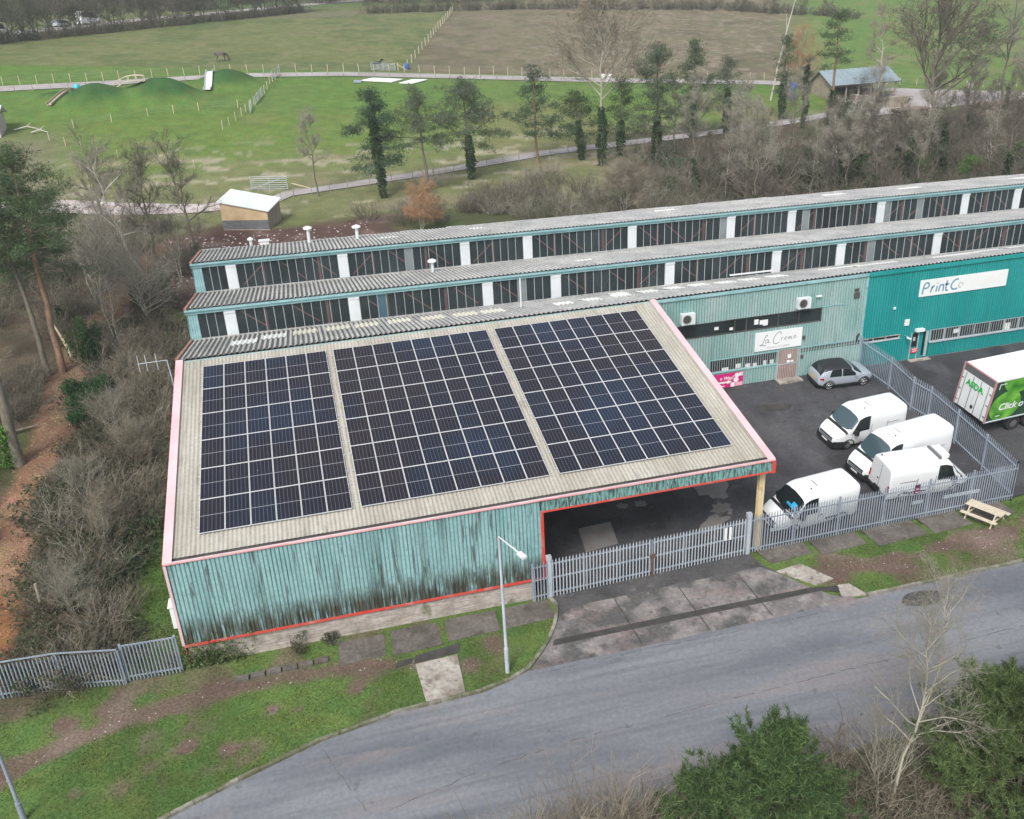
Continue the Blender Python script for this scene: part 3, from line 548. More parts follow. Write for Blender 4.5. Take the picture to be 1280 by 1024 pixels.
# ---------------------------------------------------------------- solar panels
M['cell'] = None
def cellmat():
    m = bpy.data.materials.new('solar_cell_glass'); m.use_nodes = True; n = m.node_tree.nodes; L = m.node_tree.links; p = n['Principled BSDF']
    tc = n.new('ShaderNodeTexCoord'); sx = n.new('ShaderNodeSeparateXYZ'); L.new(tc.outputs['Object'], sx.inputs[0])
    def math_(op, a, b_=None):
        k = n.new('ShaderNodeMath'); k.operation = op
        for i, v in enumerate((a, b_)):
            if v is None: continue
            if hasattr(v, 'links'): L.new(v, k.inputs[i])
            else: k.inputs[i].default_value = v
        return k.outputs[0]
    def line(sock, pitch, wd, off=0.):
        u = math_('ADD', sock, off); u = math_('DIVIDE', u, pitch); u = math_('FRACT', u); u = math_('SUBTRACT', u, .5); u = math_('ABSOLUTE', u); return math_('GREATER_THAN', u, .5-wd/pitch/2)
    v1 = line(sx.outputs['X'], 1.10/6, .016, 10*1.10/6); h1_ = line(sx.outputs['Y'], 2.24, .034, 2.24*5); h2_ = line(sx.outputs['Y'], 2.24/24, .006, 2.24)
    oi = n.new('ShaderNodeObjectInfo'); r = n.new('ShaderNodeValToRGB'); e = r.color_ramp.elements
    e[0].color = (.021, .017, .021, 1); e[1].color = (.014, .023, .044, 1); k = e.new(.5); k.color = (.014, .015, .024, 1)
    gp = n.new('ShaderNodeNewGeometry'); nz = n.new('ShaderNodeTexNoise'); nz.inputs['Scale'].default_value = .16; nz.inputs['Detail'].default_value = 2; L.new(gp.outputs['Position'], nz.inputs['Vector'])
    ad = math_('MULTIPLY', oi.outputs['Random'], .3); ad2 = math_('MULTIPLY_ADD', nz.outputs['Fac'], 2.6); ad2.node.inputs[2].default_value = -.95; ad3 = math_('ADD', ad2, ad); L.new(ad3, r.inputs[0])
    def mx(f, a, c):
        x = n.new('ShaderNodeMix'); x.data_type = 'RGBA'; L.new(f, x.inputs[0]); L.new(a, x.inputs[6]); x.inputs[7].default_value = c; return x.outputs[2]
    c = mx(math_('MULTIPLY', v1, .42), r.outputs[0], (.26, .27, .32, 1)); c = mx(math_('MULTIPLY', h1_, .6), c, (.42, .43, .48, 1))
    # bird droppings
    mp = n.new('ShaderNodeMapping'); mp.inputs['Scale'].default_value = (1.6, .5, 1); L.new(gp.outputs['Position'], mp.inputs[0]); d = n.new('ShaderNodeTexNoise'); d.inputs['Scale'].default_value = 1.7; d.inputs['Detail'].default_value = 4; L.new(mp.outputs[0], d.inputs[0])
    c = mx(math_('MULTIPLY', math_('GREATER_THAN', d.outputs['Fac'], .765), .55), c, (.5, .52, .55, 1))
    L.new(c, p.inputs['Base Color']); p.inputs['Roughness'].default_value = .2; p.inputs['Specular IOR Level'].default_value = .3
    return m
M['cell'] = cellmat()
M['panelframe'] = mat('panel_frame_aluminium', (.62, .63, .65), rough=.5)
PU, PV = 1.154, 2.2865; PW, PH = 1.134, 2.262
pm = B(); pm.quad((-PW/2+.018, -PH/2+.018, .034), (PW/2-.018, -PH/2+.018, .034), (PW/2-.018, PH/2-.018, .034), (-PW/2+.018, PH/2-.018, .034))
panel0 = pm.obj('solar_panel', M['cell'])
fm = B()
for a in ((-PW/2, PW/2, -PH/2, -PH/2+.02), (-PW/2, PW/2, PH/2-.02, PH/2), (-PW/2, -PW/2+.02, -PH/2+.02, PH/2-.02), (PW/2-.02, PW/2, -PH/2+.02, PH/2-.02)): fm.box(*a, 0, .038)
fr0 = fm.obj('frame', M['panelframe']); fr0.parent = panel0
ORD = ['top', 'second', 'third', 'fourth', 'fifth', 'bottom']; OC = ['first', 'second', 'third', 'fourth', 'fifth', 'sixth', 'seventh', 'eighth']
G1, G2 = .3917, .4697; first = True
for nm, x0, nc in (('left', 0, 6), ('middle', 6*PU+G1, 8), ('right', 14*PU+G1+G2, 8)):
    for r in range(6):
        for c in range(nc):
            o = panel0 if first else dup(panel0); first = False
            u, v = x0+(c+.5)*PU, (5-r+.5)*PV
            o.location = (u, v*CS, 5.70+v*SS+.045); o.rotation_euler = (S_, 0, 0)
            tag(o, f'solar panel in the {ORD[r]} row of the {nm} array, {OC[c]} column from its left edge', 'solar panel', 'solar panels on the warehouse roof')
# mounting rails under every panel row, their ends showing at the array edges
for x0, nc in ((0, 6), (6*PU+G1, 8), (14*PU+G1+G2, 8)):
    for r in range(6):
        for fv in (.22, .78):
            v = (r+fv)*PV; b = B(); b.bar((x0-.12, v*CS, 5.7+v*SS+.005), (x0+nc*PU+.1, v*CS, 5.7+v*SS+.005), .05, .06); b.obj('mounting_rail', M['galvlight'], WH)
# ---------------------------------------------------------------- sawtooth factory
FX0, FX1 = -1.52, 96.0; MY = 14.41
def fdrop(V):
    V = np.array(V, float); f = np.clip((V[:, 1]-14.6)/8, 0, 1.25); V[:, 2] -= .010*(V[:, 0]-10)*f*(V[:, 2] > 5.2); return V
FA = thing('factory', 'long sawtooth factory with three glazed north light roofs and corrugated teal front', 'factory', (45, 27, 0))
R1, R2 = (22.7, 9.42), (30.8, 10.42); VZ1, VZ2 = 7.28, 8.15
STR = [(MY+.02, 9.0, R1[0]-.02, VZ1-.03), (R1[0]-.25, R1[1]+.06, R2[0]-.02, VZ2-.03), (R2[0]-.25, R2[1]+.06, 39.4, 9.28)]
for y0, z0, y1, z1 in STR:
    b = B(); L_ = math.hypot(y1-y0, z1-z0); d = ((y1-y0)/L_, (z1-z0)/L_)
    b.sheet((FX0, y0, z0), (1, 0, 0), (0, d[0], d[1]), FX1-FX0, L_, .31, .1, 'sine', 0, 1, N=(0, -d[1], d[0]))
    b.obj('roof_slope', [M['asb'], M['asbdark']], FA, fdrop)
    b = B(); b.prism([(FX0-.05, y0, z0+.12), (FX0-.05, y1, z1+.12), (FX0-.05, y1, z1-.22), (FX0-.05, y0, z0-.22)], (.16, 0, 0)); b.obj('barge_board', M['brownred'], FA, fdrop)
def sky(x, y, w_, l_, mi=0):
    y0, z0, y1, z1 = STR[0] if y < 22.6 else (STR[1] if y < 30.7 else STR[2]); L_ = math.hypot(y1-y0, z1-z0); d = ((y1-y0)/L_, (z1-z0)/L_); z = z0+(y-y0)*(z1-z0)/(y1-y0)
    b = B(); b.sheet((x-w_/2, y-l_/2, z-l_/2*d[1]/d[0]+.03), (1, 0, 0), (0, d[0], d[1]), w_, l_, .31, .1, 'sine', 0, N=(0, -d[1], d[0]), phase=-((x-w_/2-FX0)/.31 % 1)); b.obj('rooflight', M['skylight' if mi == 0 else 'skylight2'], FA, fdrop)
for x, y, m_ in ((2.1, 18.8, 0), (3.9, 19.9, 0), (5.9, 20.3, 1), (8, 20.3, 1), (9.9, 20.05, 1), (12.1, 20, 1), (14.2, 19.6, 1), (16.3, 19.3, 1), (18.2, 19.1, 1), (23.1, 18.65, 0), (25.1, 18.95, 0), (27.6, 20.6, 0), (29.5, 19.8, 0), (27.5, 19.3, 0), (31.6, 20.1, 0), (33.6, 20.1, 0), (35.5, 19.6, 0), (37.4, 19.6, 0), (39.5, 19.6, 0)): sky(x, y, 1.6 if x < 20 else 1.3, 2.1 if x < 20 else 1.7, m_)
for x, y, w_, l_ in ((45.2, 20.4, 3.4, 1.1), (47.7, 19.8, 3.6, .9), (53.9, 19.3, 4.2, 1.1), (57.6, 19.9, 2.2, .9), (61, 20.2, 3.6, 1.2), (13.5, 35.6, 1.4, .9), (21, 36.2, 1.3, .8), (38, 36.5, 2, .8), (54.5, 36.4, 2, .9), (62, 35.8, 2.4, .9), (74, 35.4, 2.4, 1), (27, 26.3, 1.4, .7), (60, 27, 1.6, .8)): sky(x, y, w_, l_)
WP1 = [1.21, 9.38, 18.74, 23.75, 32.51, 41.18, 46.64, 55.18, 63.9, 69.3, 78, 86.5, 92]; WP2 = [1.21, 9.38, 18.82, 23.89, 32.7, 41.45, 47.06, 55.6, 64.09, 69.5, 78.1, 86.6, 92]
for (ry, rz), vz, wps, nxt in ((R1, VZ1, WP1, 1), (R2, VZ2, WP2, 2)):
    b = B(); b.box(FX0-.06, FX1, ry-.3, ry+.0, rz-.1, rz+.02); b.box(FX0-.04, FX1, ry-.16, ry-.02, rz-.32, rz-.102); b.obj('eaves_gutter', M['teal_trim'], FA, fdrop)
    b = B(); b.sheet((FX0+.05, ry-.04, vz-.1), (1, 0, 0), (0, 0, 1), .62, rz-vz-.2, .16, .04, N=(0, -1, 0)); b.box(FX0, FX0+.04, ry-.06, ry+.1, vz-.1, rz-.3); b.obj('end_cladding', M['teal_trim'], FA, fdrop)
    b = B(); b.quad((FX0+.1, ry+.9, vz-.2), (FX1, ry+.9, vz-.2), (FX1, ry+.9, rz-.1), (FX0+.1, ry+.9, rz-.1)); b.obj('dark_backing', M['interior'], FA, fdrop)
    b = B(); b.box(FX0+.05, FX1, ry-.08, ry+.02, vz-.06, vz+.1); b.obj('glazing_sill', M['asb'], FA, fdrop)
    edges = [FX0+.68]+[e for q in wps for e in (q-.37, q+.37)]+[FX1]
    rnd = random.Random(nxt)
    for i in range(0, len(edges), 2):
        x0, x1 = edges[i], edges[i+1]
        if x1-x0 < .4: continue
        win = B(); win.quad((x0, ry, vz+.1), (x1, ry, vz+.1), (x1, ry, rz-.32), (x0, ry, rz-.32)); wo_ = win.obj('window', M['glass_thin'], FA, fdrop)
        k = max(1, round((x1-x0)/.63)); b = B()
        for j in range(k+1): x = x0+(x1-x0)*j/k; b.box(x-.018, x+.018, ry-.045, ry-.004, vz+.1, rz-.32)
        b.obj('glazing_bar', M['mullion'], wo_, fdrop)
        for j in range(k):
            if rnd.random() < .13: xa, xb = x0+(x1-x0)*j/k+.025, x0+(x1-x0)*(j+1)/k-.025; b = B(); b.quad((xa, ry-.012, vz+.12), (xb, ry-.012, vz+.12), (xb, ry-.012, rz-.34), (xa, ry-.012, rz-.34)); b.obj('replaced_pane', M[rnd.choice(('glass', 'glass', 'pane_grey', 'pane_blue'))], wo_, fdrop)
        b = B(); x = x0+.3
        while x+1.6 < x1:
            up = rnd.random() < .5; a = (x, ry+.14, vz+.25 if up else rz-.5); c = (x+1.7, ry+.14, rz-.5 if up else vz+.3); b.bar(a, c, .05, .09); x += rnd.choice((2.3, 2.9, 3.4))
        for x in np.arange(x0+1.9, x1-.3, 4.1): b.box(x-.09, x+.09, ry+.1, ry+.2, vz+.1, rz-.35)
        if len(b.v): b.obj('steel_brace', M['brace'], FA, fdrop)
    for q in wps:
        b = B(); b.box(q-.36, q+.36, ry-.07, ry-.012, vz+.02, rz-.33)
        for z in np.arange(vz+.15, rz-.5, .14): b.box(q-.31, q+.31, ry-.085, ry-.071, z, z+.08)
        b.box(q-.37, q+.37, ry-.13, ry-.0715, rz-.5, rz-.33); b.obj('louvre_panel', M['whitepanel'], FA, fdrop)
# rear parapet, end wall
b = B()
rnd = random.Random(8); x = FX0
while x < FX1:
    l_ = rnd.uniform(1.2, 3.2); b.box(x, min(x+l_, FX1)-.05, 39.42, 39.56, 9.1, 9.33+rnd.uniform(-.06, .05)); x += l_
b.box(FX0, FX1, 39.3, 39.42, 9.1, 9.2); b.obj('rear_gutter', M['asb'], FA, fdrop)
b = B(); b.quad((FX0, 39.4, 3.5), (FX1, 39.4, 3.5), (FX1, 39.4, 9.2), (FX0, 39.4, 9.2)); b.obj('rear_wall', M['brick'], FA, fdrop)
b = B(); b.poly([(FX0, MY, 1), (FX0, 39.4, 1), (FX0, 39.4, 9.3), (FX0, R2[0]-.2, R2[1]), (FX0, R2[0], VZ2), (FX0, R1[0]-.2, R1[1]), (FX0, R1[0], VZ1), (FX0, MY, 8.95)]); b.obj('end_wall', M['teal'], FA)
# front wall
GB = 2.0
def wall(name, rects, m, g_, pitch=.2):
    b = B()
    for x0, x1, z0, z1 in rects: b.sheet((x0, MY, z0), (1, 0, 0), (0, 0, 1), x1-x0, z1-z0, pitch, .045, 'trap', 0, 1, N=(0, -1, 0), phase=-(x0/pitch % 1))
    return b.obj(name, [m, g_], FA)
XC = 43.42
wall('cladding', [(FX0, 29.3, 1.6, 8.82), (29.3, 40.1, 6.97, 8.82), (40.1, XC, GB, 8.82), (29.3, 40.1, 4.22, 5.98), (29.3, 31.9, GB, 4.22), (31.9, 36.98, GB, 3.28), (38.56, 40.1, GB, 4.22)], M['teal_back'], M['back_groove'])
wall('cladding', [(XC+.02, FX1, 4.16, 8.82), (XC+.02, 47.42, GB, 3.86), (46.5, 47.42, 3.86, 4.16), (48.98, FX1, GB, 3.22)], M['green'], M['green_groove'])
b = B(); b.box(FX0, XC-.03, MY-.14, MY-.0, 8.78, 8.96); b.box(XC-.1, XC, MY-.09, MY-.05, GB, 8.77); b.box(40.1, 41.7, MY-.08, MY-.05, 6.98, 7.04); b.box(38.62, XC-.1, MY-.075, MY-.048, 4.2, 4.26); b.box(31.9, 37, MY-.08, MY-.046, 4.2, 4.25); b.box(31.9, 37, MY-.09, MY-.046, 3.24, 3.3); b.obj('wall_trim', M['teal_trim'], FA)
b = B(); b.box(XC+.02, FX1, MY-.14, MY-.0, 8.72, 8.98); b.obj('eaves_trim', M['green'], FA)
b = B(); b.box(XC, FX1, MY-.1, MY-.02, GB-.1, GB+.12); b.box(XC+.02, 46.5, MY-.09, MY-.046, 4.13, 4.18); b.obj('base_trim', M['concrete'], FA)
b = B(); b.box(XC+.02, 46.5, MY-.1, MY-.046, 3.83, 3.875); b.box(48.98, FX1, MY-.12, MY-.046, 3.17, 3.26); b.obj('window_sill', M['galvlight'], FA)
# rows of slotted vents in the pale wall
b = B()
for k in range(22): x = 38.75+k*.21; b.box(x, x+.11, MY-.062, MY-.05, 4.02, 4.17); b.box(x, x+.11, MY-.062, MY-.05, 3.88, 3.97)
b.obj('slot_vent', M['gutter'], FA)
def window(x0, x1, z0, z1, bars=0, mull=(), frame='gutter', barm='black', blobs=()):
    b = B(); b.quad((x0, MY+.06, z0), (x1, MY+.06, z0), (x1, MY+.06, z1), (x0, MY+.06, z1)); wn = b.obj('window', M['glass'], FA)
    b = B(); b.box(x0, x1, MY-.03, MY+.055, z1-.06, z1); b.box(x0, x1, MY-.05, MY+.055, z0, z0+.06)
    for x in (x0+.03, x1-.03)+tuple(mull): b.box(x-.04, x+.04, MY-.02, MY+.05, z0+.06, z1-.06)
    b.obj('frame', M[frame], wn)
    if bars:
        b = B()
        for x in np.arange(x0+.08, x1, bars): b.box(x-.014, x+.014, MY-.075, MY-.05, z0, z1)
        b.obj('security_bar', M[barm], wn)
    if blobs:
        b = B()
        for x, z, w_, h_ in blobs: b.box(x, x+w_, MY+.02, MY+.05, z, z+h_)
        b.obj('paper_notice', M['whitewall'], wn)
window(29.3, 40.1, 5.98, 6.97, 0, (33.65, 34.5, 36.85, 38.4), 'gutter', blobs=((35.1, 6.35, .3, .35), (35.5, 6.3, .25, .3), (35.75, 6.2, .35, .4), (32.2, 6.35, .3, .2), (33.3, 6.2, .25, .18)))
window(31.9, 36.98, 3.28, 4.22, .17, (34.4,), 'teal_trim', 'mullion', ((34.65, 3.34, .35, .25), (35.2, 3.34, .3, .22), (36.5, 3.36, .25, .26), (32.9, 3.34, .5, .2), (33.9, 3.38, .4, .3), (36, 3.34, .2, .3)))
window(XC+.02, 46.5, 3.86, 4.16, 0, (44.4, 45.4), 'galvlight')
window(48.98, 72, 3.22, 4.16, .2, tuple(np.arange(50.2, 72, 1.25)), 'galvlight', 'mullion', ((51.0, 3.6, .5, .3), (55.2, 3.3, .6, .5), (57.5, 3.3, .4, .4)))
window(73, 95, 3.22, 4.16, .2, tuple(np.arange(74.2, 95, 1.25)), 'galvlight', 'mullion')
b = B(); b.box(36.98, 38.56, MY-.02, MY+.03, GB, 4.22); do = b.obj('door', M['brownred'], FA)
b = B()
for x in np.arange(37.06, 38.5, .13): b.box(x-.018, x+.018, MY-.07, MY-.04, GB+.1, 4.18)
b.box(36.98, 38.56, MY-.075, MY-.035, 3.16, 3.22); b.box(36.98, 37.05, MY-.09, MY-.022, GB, 4.2); b.box(38.49, 38.56, MY-.09, MY-.022, GB, 4.2); b.obj('door_grille', M['mullion'], do)
b = B(); b.box(37.75, 38.0, MY-.1, MY-.076, 3.6, 3.9); b.box(37.7, 37.95, MY-.1, MY-.076, 3.28, 3.45); b.box(38.0, 38.2, MY-.1, MY-.076, 3.3, 3.42); b.obj('door_notice', M['whitewall'], do)
b = B(); b.box(36.9, 38.7, MY-.75, MY-.05, GB-.08, GB+.14); b.obj('door_step', M['concrete'], FA)
b = B(); b.box(47.42, 48.98, MY+.0, MY+.05, GB, 4.16); do2 = b.obj('door', M['green'], FA)
b = B(); b.box(47.55, 48.0, MY-.03, MY-.002, 3.05, 4.05); b.box(48.45, 48.62, MY-.03, MY-.002, 2.3, 4.1); b.obj('door_glass', M['glass'], do2)
b = B(); b.box(48.68, 48.85, MY-.05, MY-.003, 2.2, 4.12); b.box(47.46, 47.52, MY-.05, MY-.003, GB, 4.14); b.box(48.03, 48.09, MY-.05, MY-.003, GB, 4.14); b.box(47.62, 47.8, MY-.06, MY-.032, 3.5, 3.75); b.obj('door_frame', M['galvlight'], do2)
b = B(); b.box(47.3, 49.0, MY-.5, MY-.11, GB-.08, GB+.13); b.obj('door_step', M['concrete'], FA)
# vents on the roofs
def flue(lbl, x, y, z0, h_, r, cap=.3, nm='roof_flue'):
    t = thing(nm, lbl, 'flue', (x, y, z0)); b = B(); b.tube([(x, y, z0-.4), (x, y, z0+h_)], r, 10); b.obj('pipe', M['whitepanel'], t)
    if cap: b = B(); b.tube([(x, y, z0+h_-.02), (x, y, z0+h_+.1), (x, y, z0+h_+.2)], [cap, cap*1.02, cap*.3], 12); b.obj('cowl', M['whitewall'], t)
    return t
flue('white capped flue on the rear roof slope, left of its twin', 7.2, 37.2, 9.6, 1.25, .14, .36)
flue('white capped flue on the rear roof slope, right of its twin', 11.1, 37.2, 9.55, 1.0, .14, .36)
flue('short capped flue on the middle roof slope', 15.9, 29.0, 8.45, .75, .12, .33)
flue('thin grey mast with small flange on the front roof slope', 20.3, 19.4, 7.95, 2.0, .055, 0)
flue('small white mushroom flue beside the box vent behind the rear gutter', 2.5, 39.8, 9.1, .75, .12, .24)
o = thing('box_vent', 'small square white vent box behind the rear gutter', 'vent', (3.6, 39.9, 9.2)); b = B(); b.box(3.2, 3.95, 39.65, 40.2, 9.2, 9.62); b.obj('casing', M['whitewall'], o); b = B(); b.box(3.12, 4.03, 39.57, 40.28, 9.62, 9.68); b.obj('lid', M['whitepanel'], o)
b = B(); b.bar((37.1, 22.1, 7.48), (40.6, 22.05, 7.46), .14, .08); o = b.obj('loose_plank', M['whitewall']); tag(o, 'long pale plank lying on the front roof below the glazing', 'plank')
# ---------------------------------------------------------------- signs and fittings on the factory front
def text(body, x, y, z, size, m, parent, name='lettering', bold=0., shear=0., sx=1., rot=(math.pi/2, 0, 0), ext=.004, align='LEFT'):
    c = bpy.data.curves.new(name, 'FONT'); c.body = body; c.size = size; c.extrude = ext; c.offset = bold; c.shear = shear; c.align_x = align
    o = bpy.data.objects.new(name, c); COL.objects.link(o); c.materials.append(m); o.parent = parent
    off = WL.get(parent, Vector((0, 0, 0))); o.location = Vector((x, y, z))-off; o.rotation_euler = rot; o.scale = (sx, 1, 1)
    bpy.context.view_layer.update(); me = bpy.data.meshes.new_from_object(o.evaluated_get(bpy.context.evaluated_depsgraph_get())); o2 = bpy.data.objects.new(name, me); COL.objects.link(o2); o2.parent = parent; o2.location = o.location; o2.rotation_euler = rot; o2.scale = (sx, 1, 1); bpy.data.objects.remove(o); o2.name = name; return o2
def stroke(b, pts, wd, y, mi=0):
    """a pen stroke in the x-z plane as a flat raised ribbon"""
    P_ = [Vector((p[0], 0, p[1])) for p in pts]; fine = []
    for i in range(len(P_)-1):
        p0, p1, p2, p3 = P_[max(i-1, 0)], P_[i], P_[i+1], P_[min(i+2, len(P_)-1)]
        for k in range(5): t = k/5; fine.append(.5*((2*p1)+(-p0+p2)*t+(2*p0-5*p1+4*p2-p3)*t*t+(-p0+3*p1-3*p2+p3)*t**3))
    fine.append(P_[-1]); n_ = len(fine); L_, R_ = [], []
    for i, p in enumerate(fine):
        d = (fine[min(i+1, n_-1)]-fine[max(i-1, 0)]); d = d.normalized() if d.length else Vector((1, 0, 0)); nrm = Vector((-d.z, 0, d.x))
        L_.append(p+nrm*wd/2+Vector((0, y, 0))); R_.append(p-nrm*wd/2+Vector((0, y, 0)))
    b.add(L_+R_, [(i, i+1, n_+i+1, n_+i) for i in range(n_-1)], mi)
SY = MY-.10
sg = thing('shop_sign', 'white sign board with thin handwritten shop name above the barred door', 'sign', (36.9, SY, 4.4))
b = B(); b.box(35.18, 38.69, SY-.0, SY+.04, 4.42, 5.77); b.obj('board', M['whitewall'], sg)
b = B(); y = SY-.006
def S(pts, ox, oz, k, wd=.032): stroke(b, [(ox+px*k, oz+pz*k) for px, pz in pts], wd, y)
k = .62
S([(.95, 1.0), (1.05, 1.12), (.98, 1.2), (.86, 1.05), (.72, .7), (.55, .25), (.4, .05), (.25, .0), (.22, .1), (.4, .12), (.65, .02), (.95, -.06)], 35.42, 4.80, k)
S([(.36, .42), (.25, .5), (.08, .42), (.03, .2), (.12, .08), (.28, .18), (.37, .44), (.36, .2), (.45, .08), (.56, .16)], 35.94, 4.9, k, .028)
S([(.98, 1.1), (.95, 1.3), (.75, 1.4), (.42, 1.2), (.15, .8), (.06, .4), (.2, .1), (.5, .03), (.85, .2)], 36.5, 4.80, k*.98, .036)
S([(0, .42), (.06, .3), (.04, .06)], 37.1, 4.95, k, .03); S([(.05, .25), (.2, .42), (.32, .4)], 37.1, 4.95, k, .026)
S([(.0, .2), (.2, .28), (.24, .38), (.12, .42), (.02, .25), (.08, .06), (.3, .1)], 37.38, 4.97, k, .026)
S([(0, .05), (.03, .36), (.04, .2), (.14, .38), (.19, .28), (.19, .08), (.24, .3), (.34, .38), (.38, .26), (.4, .06), (.5, .1)], 37.66, 4.98, k, .026)
S([(.0, .2), (.2, .28), (.24, .38), (.12, .42), (.02, .25), (.08, .06), (.3, .1), (.45, .18)], 38.06, 5.0, k, .026)
b.obj('lettering', M['ink'], sg)
text('ARTISAN PATISSERIE', 36.93, SY-.006, 4.56, .15, M['inkgrey'], sg, sx=1.25, align='CENTER')
sg = thing('company_sign', 'long white sign board with rounded blue grey lettering on the deep green wall', 'sign', (51, SY, 6.7))
b = B(); b.box(47.54, 54.62, SY, SY+.04, 6.76, 7.96); b.obj('board', M['whitewall'], sg)
b = B(); y = SY-.006; sw = .125
def Q(pts, ox): stroke(b, [(ox+px, 7.0+pz) for px, pz in pts], sw, y)
Q([(0, -.06), (.04, .35), (.1, .62), (.3, .74), (.46, .62), (.42, .42), (.2, .34), (.1, .36)], 47.78); Q([(0, .0), (.08, .3), (.1, .44)], 48.42); Q([(.08, .3), (.2, .44), (.28, .42)], 48.42)
Q([(0, 0), (.06, .42)], 48.86); Q([(.08, .58), (.09, .62)], 48.86); Q([(0, 0), (.06, .4), (.2, .46), (.34, .4), (.34, .0)], 49.08); Q([(.1, .72), (.06, .1), (.16, .0), (.24, .04)], 49.58); Q([(-.06, .46), (.28, .46)], 49.58)
Q([(.62, .72), (.36, .7), (.1, .44), (.1, .16), (.3, .02), (.6, .06)], 49.98); b.obj('lettering', M['inkblue'], sg)
b = B(); sw = .07; Q([(.3, .12), (.12, .1), (.06, .3), (.2, .44), (.38, .36), (.4, .2)], 50.6); b.obj('lettering_swirl', M['inkgrey'], sg)
b = B()
for z in (7.15, 7.3, 7.45, 7.6): b.box(51.6, 54.2, SY-.008, SY-.002, z, z+.012)
b.obj('fine_print', M['inklight'], sg)
bn = thing('advertising_banner', 'magenta banner with white arrow and round prints on the wall below the barred window', 'banner', (33.2, SY, 2.0))
b = B(); b.box(31.6, 34.45, SY, SY+.02, 2.05, 3.14); b.obj('sheet', M['magenta'], bn)
text('n Way!', 32.72, SY-.004, 2.68, .34, M['whitewall'], bn, bold=.006, shear=.15)
b = B(); b.prism([(32.4, SY-.008, 2.43), (33.3, SY-.008, 2.43), (33.3, SY-.008, 2.35), (33.62, SY-.008, 2.5), (33.3, SY-.008, 2.65), (33.3, SY-.008, 2.56), (32.4, SY-.008, 2.56)], (0, .006, 0)); b.obj('arrow', M['whitewall'], bn)
b = B(); b.box(33.55, 33.85, SY-.008, SY-.002, 2.1, 2.42); b.box(34.15, 34.42, SY-.008, SY-.002, 2.85, 3.1); b.box(32.7, 33.1, SY-.008, SY-.002, 2.2, 2.26)
for cx, cz, r in ((33.98, 2.92, .17), (33.93, 2.6, .19)): b.poly([(cx+r*math.cos(t), SY-.006, cz+r*math.sin(t)) for t in np.linspace(0, 2*math.pi, 15)[:-1]])
b.obj('print', M['whitewall'], bn)
b = B(); b.box(33.9, 34.42, SY-.006, SY-.002, 2.14, 2.4); b.poly([(34.33+.07*math.cos(t), SY-.0095, 2.98+.07*math.sin(t)) for t in np.linspace(0, 2*math.pi, 11)[:-1]]); b.obj('print', M['palepink'], bn)
def aircon(lbl, x, z):
    t = thing('air_conditioner', lbl, 'air conditioner', (x, MY-.3, z), 'air conditioners on the factory front')
    b = B(); b.box(x-.48, x+.48, MY-.42, MY-.06, z, z+.72); b.obj('casing', M['whitepanel'], t)
    b = B(); ring = [(x-.1+.3*math.cos(a), MY-.425, z+.36+.3*math.sin(a)) for a in np.linspace(0, 2*math.pi, 21)]; b.tube(ring, .012, 4, cap=False)
    for a in np.linspace(0, math.pi, 7)[:-1]: b.bar((x-.1-.29*math.cos(a), MY-.43, z+.36-.29*math.sin(a)), (x-.1+.29*math.cos(a), MY-.43, z+.36+.29*math.sin(a)), .012)
    b.poly([(x-.1+.27*math.cos(a), MY-.4215, z+.36+.27*math.sin(a)) for a in np.linspace(0, 2*math.pi, 21)[:-1]]); b.obj('fan_grille', M['gutter'], t)
    b = B(); b.bar((x-.4, MY-.05, z-.04), (x-.4, MY-.45, z-.04), .05); b.bar((x+.4, MY-.05, z-.04), (x+.4, MY-.45, z-.04), .05); b.obj('bracket', M['galv'], t)
aircon('white air conditioner beside the solar roof edge, left end of the dark window', 30.12, 7.15)
aircon('white air conditioner above the right end of the long dark window', 38.5, 7.18)
def plate(name, lbl, cat, x0, x1, z0, z1, m, extra=None, d=.05):
    o = thing(name, lbl, cat, ((x0+x1)/2, MY-.1, z0)); b = B(); b.box(x0, x1, MY-.06-d, MY-.055, z0, z1); b.obj('plate', m, o)
    if extra: extra(o)
    return o
plate('wall_vent', 'small dark square vent near the top of the pale green wall', 'vent', 42.43, 42.75, 7.78, 8.0, M['gutter'])
plate('wall_vent', 'larger dark square vent just below the small one on the pale wall', 'vent', 42.43, 42.85, 7.3, 7.7, M['gutter'])
plate('wall_lamp', 'slim white lamp high on the pale wall right of the air conditioner', 'lamp', 39.5, 39.9, 7.78, 7.86, M['whitewall'], d=.15)
plate('door_lamp', 'white canopy lamp above the green wall door', 'lamp', 47.65, 48.3, 4.22, 4.42, M['whitewall'], d=.25)
plate('alarm_box', 'tiny white alarm box on the deep green wall', 'alarm box', 45.65, 45.8, 6.12, 6.27, M['whitewall'], d=.08)
def yl(o):
    b = B(); b.prism([(46.83, MY-.118, 4.9), (46.97, MY-.118, 4.9), (46.9, MY-.118, 5.1)], (0, .006, 0)); b.obj('symbol', M['signyellow'], o)
plate('wall_notice', 'pale yellow notice on the deep green wall left of the door lamp', 'notice', 46.72, 47.08, 4.76, 5.22, M['whitewall'], yl)
def rd(o):
    b = B(); b.box(47.6, 48.02, MY-.118, MY-.112, 2.85, 2.9); b.box(47.65, 47.98, MY-.118, MY-.112, 2.7, 2.76); b.obj('text_line', M['whitewall'], o)
plate('door_notice', 'red and white notice low on the green wall door', 'notice', 47.55, 48.1, 2.6, 2.94, M['signred'], rd)
o = thing('flood_lamp', 'white flood lamp on an arm left of the green wall door', 'lamp', (46.95, MY-.2, 3.9)); b = B(); b.bar((46.9, MY-.05, 4.02), (46.95, MY-.4, 3.98), .04); b.obj('arm', M['galv'], o); b = B(); b.bar((46.82, MY-.42, 4.0), (47.1, MY-.5, 3.86), .14, .1); b.obj('head', M['whitewall'], o)
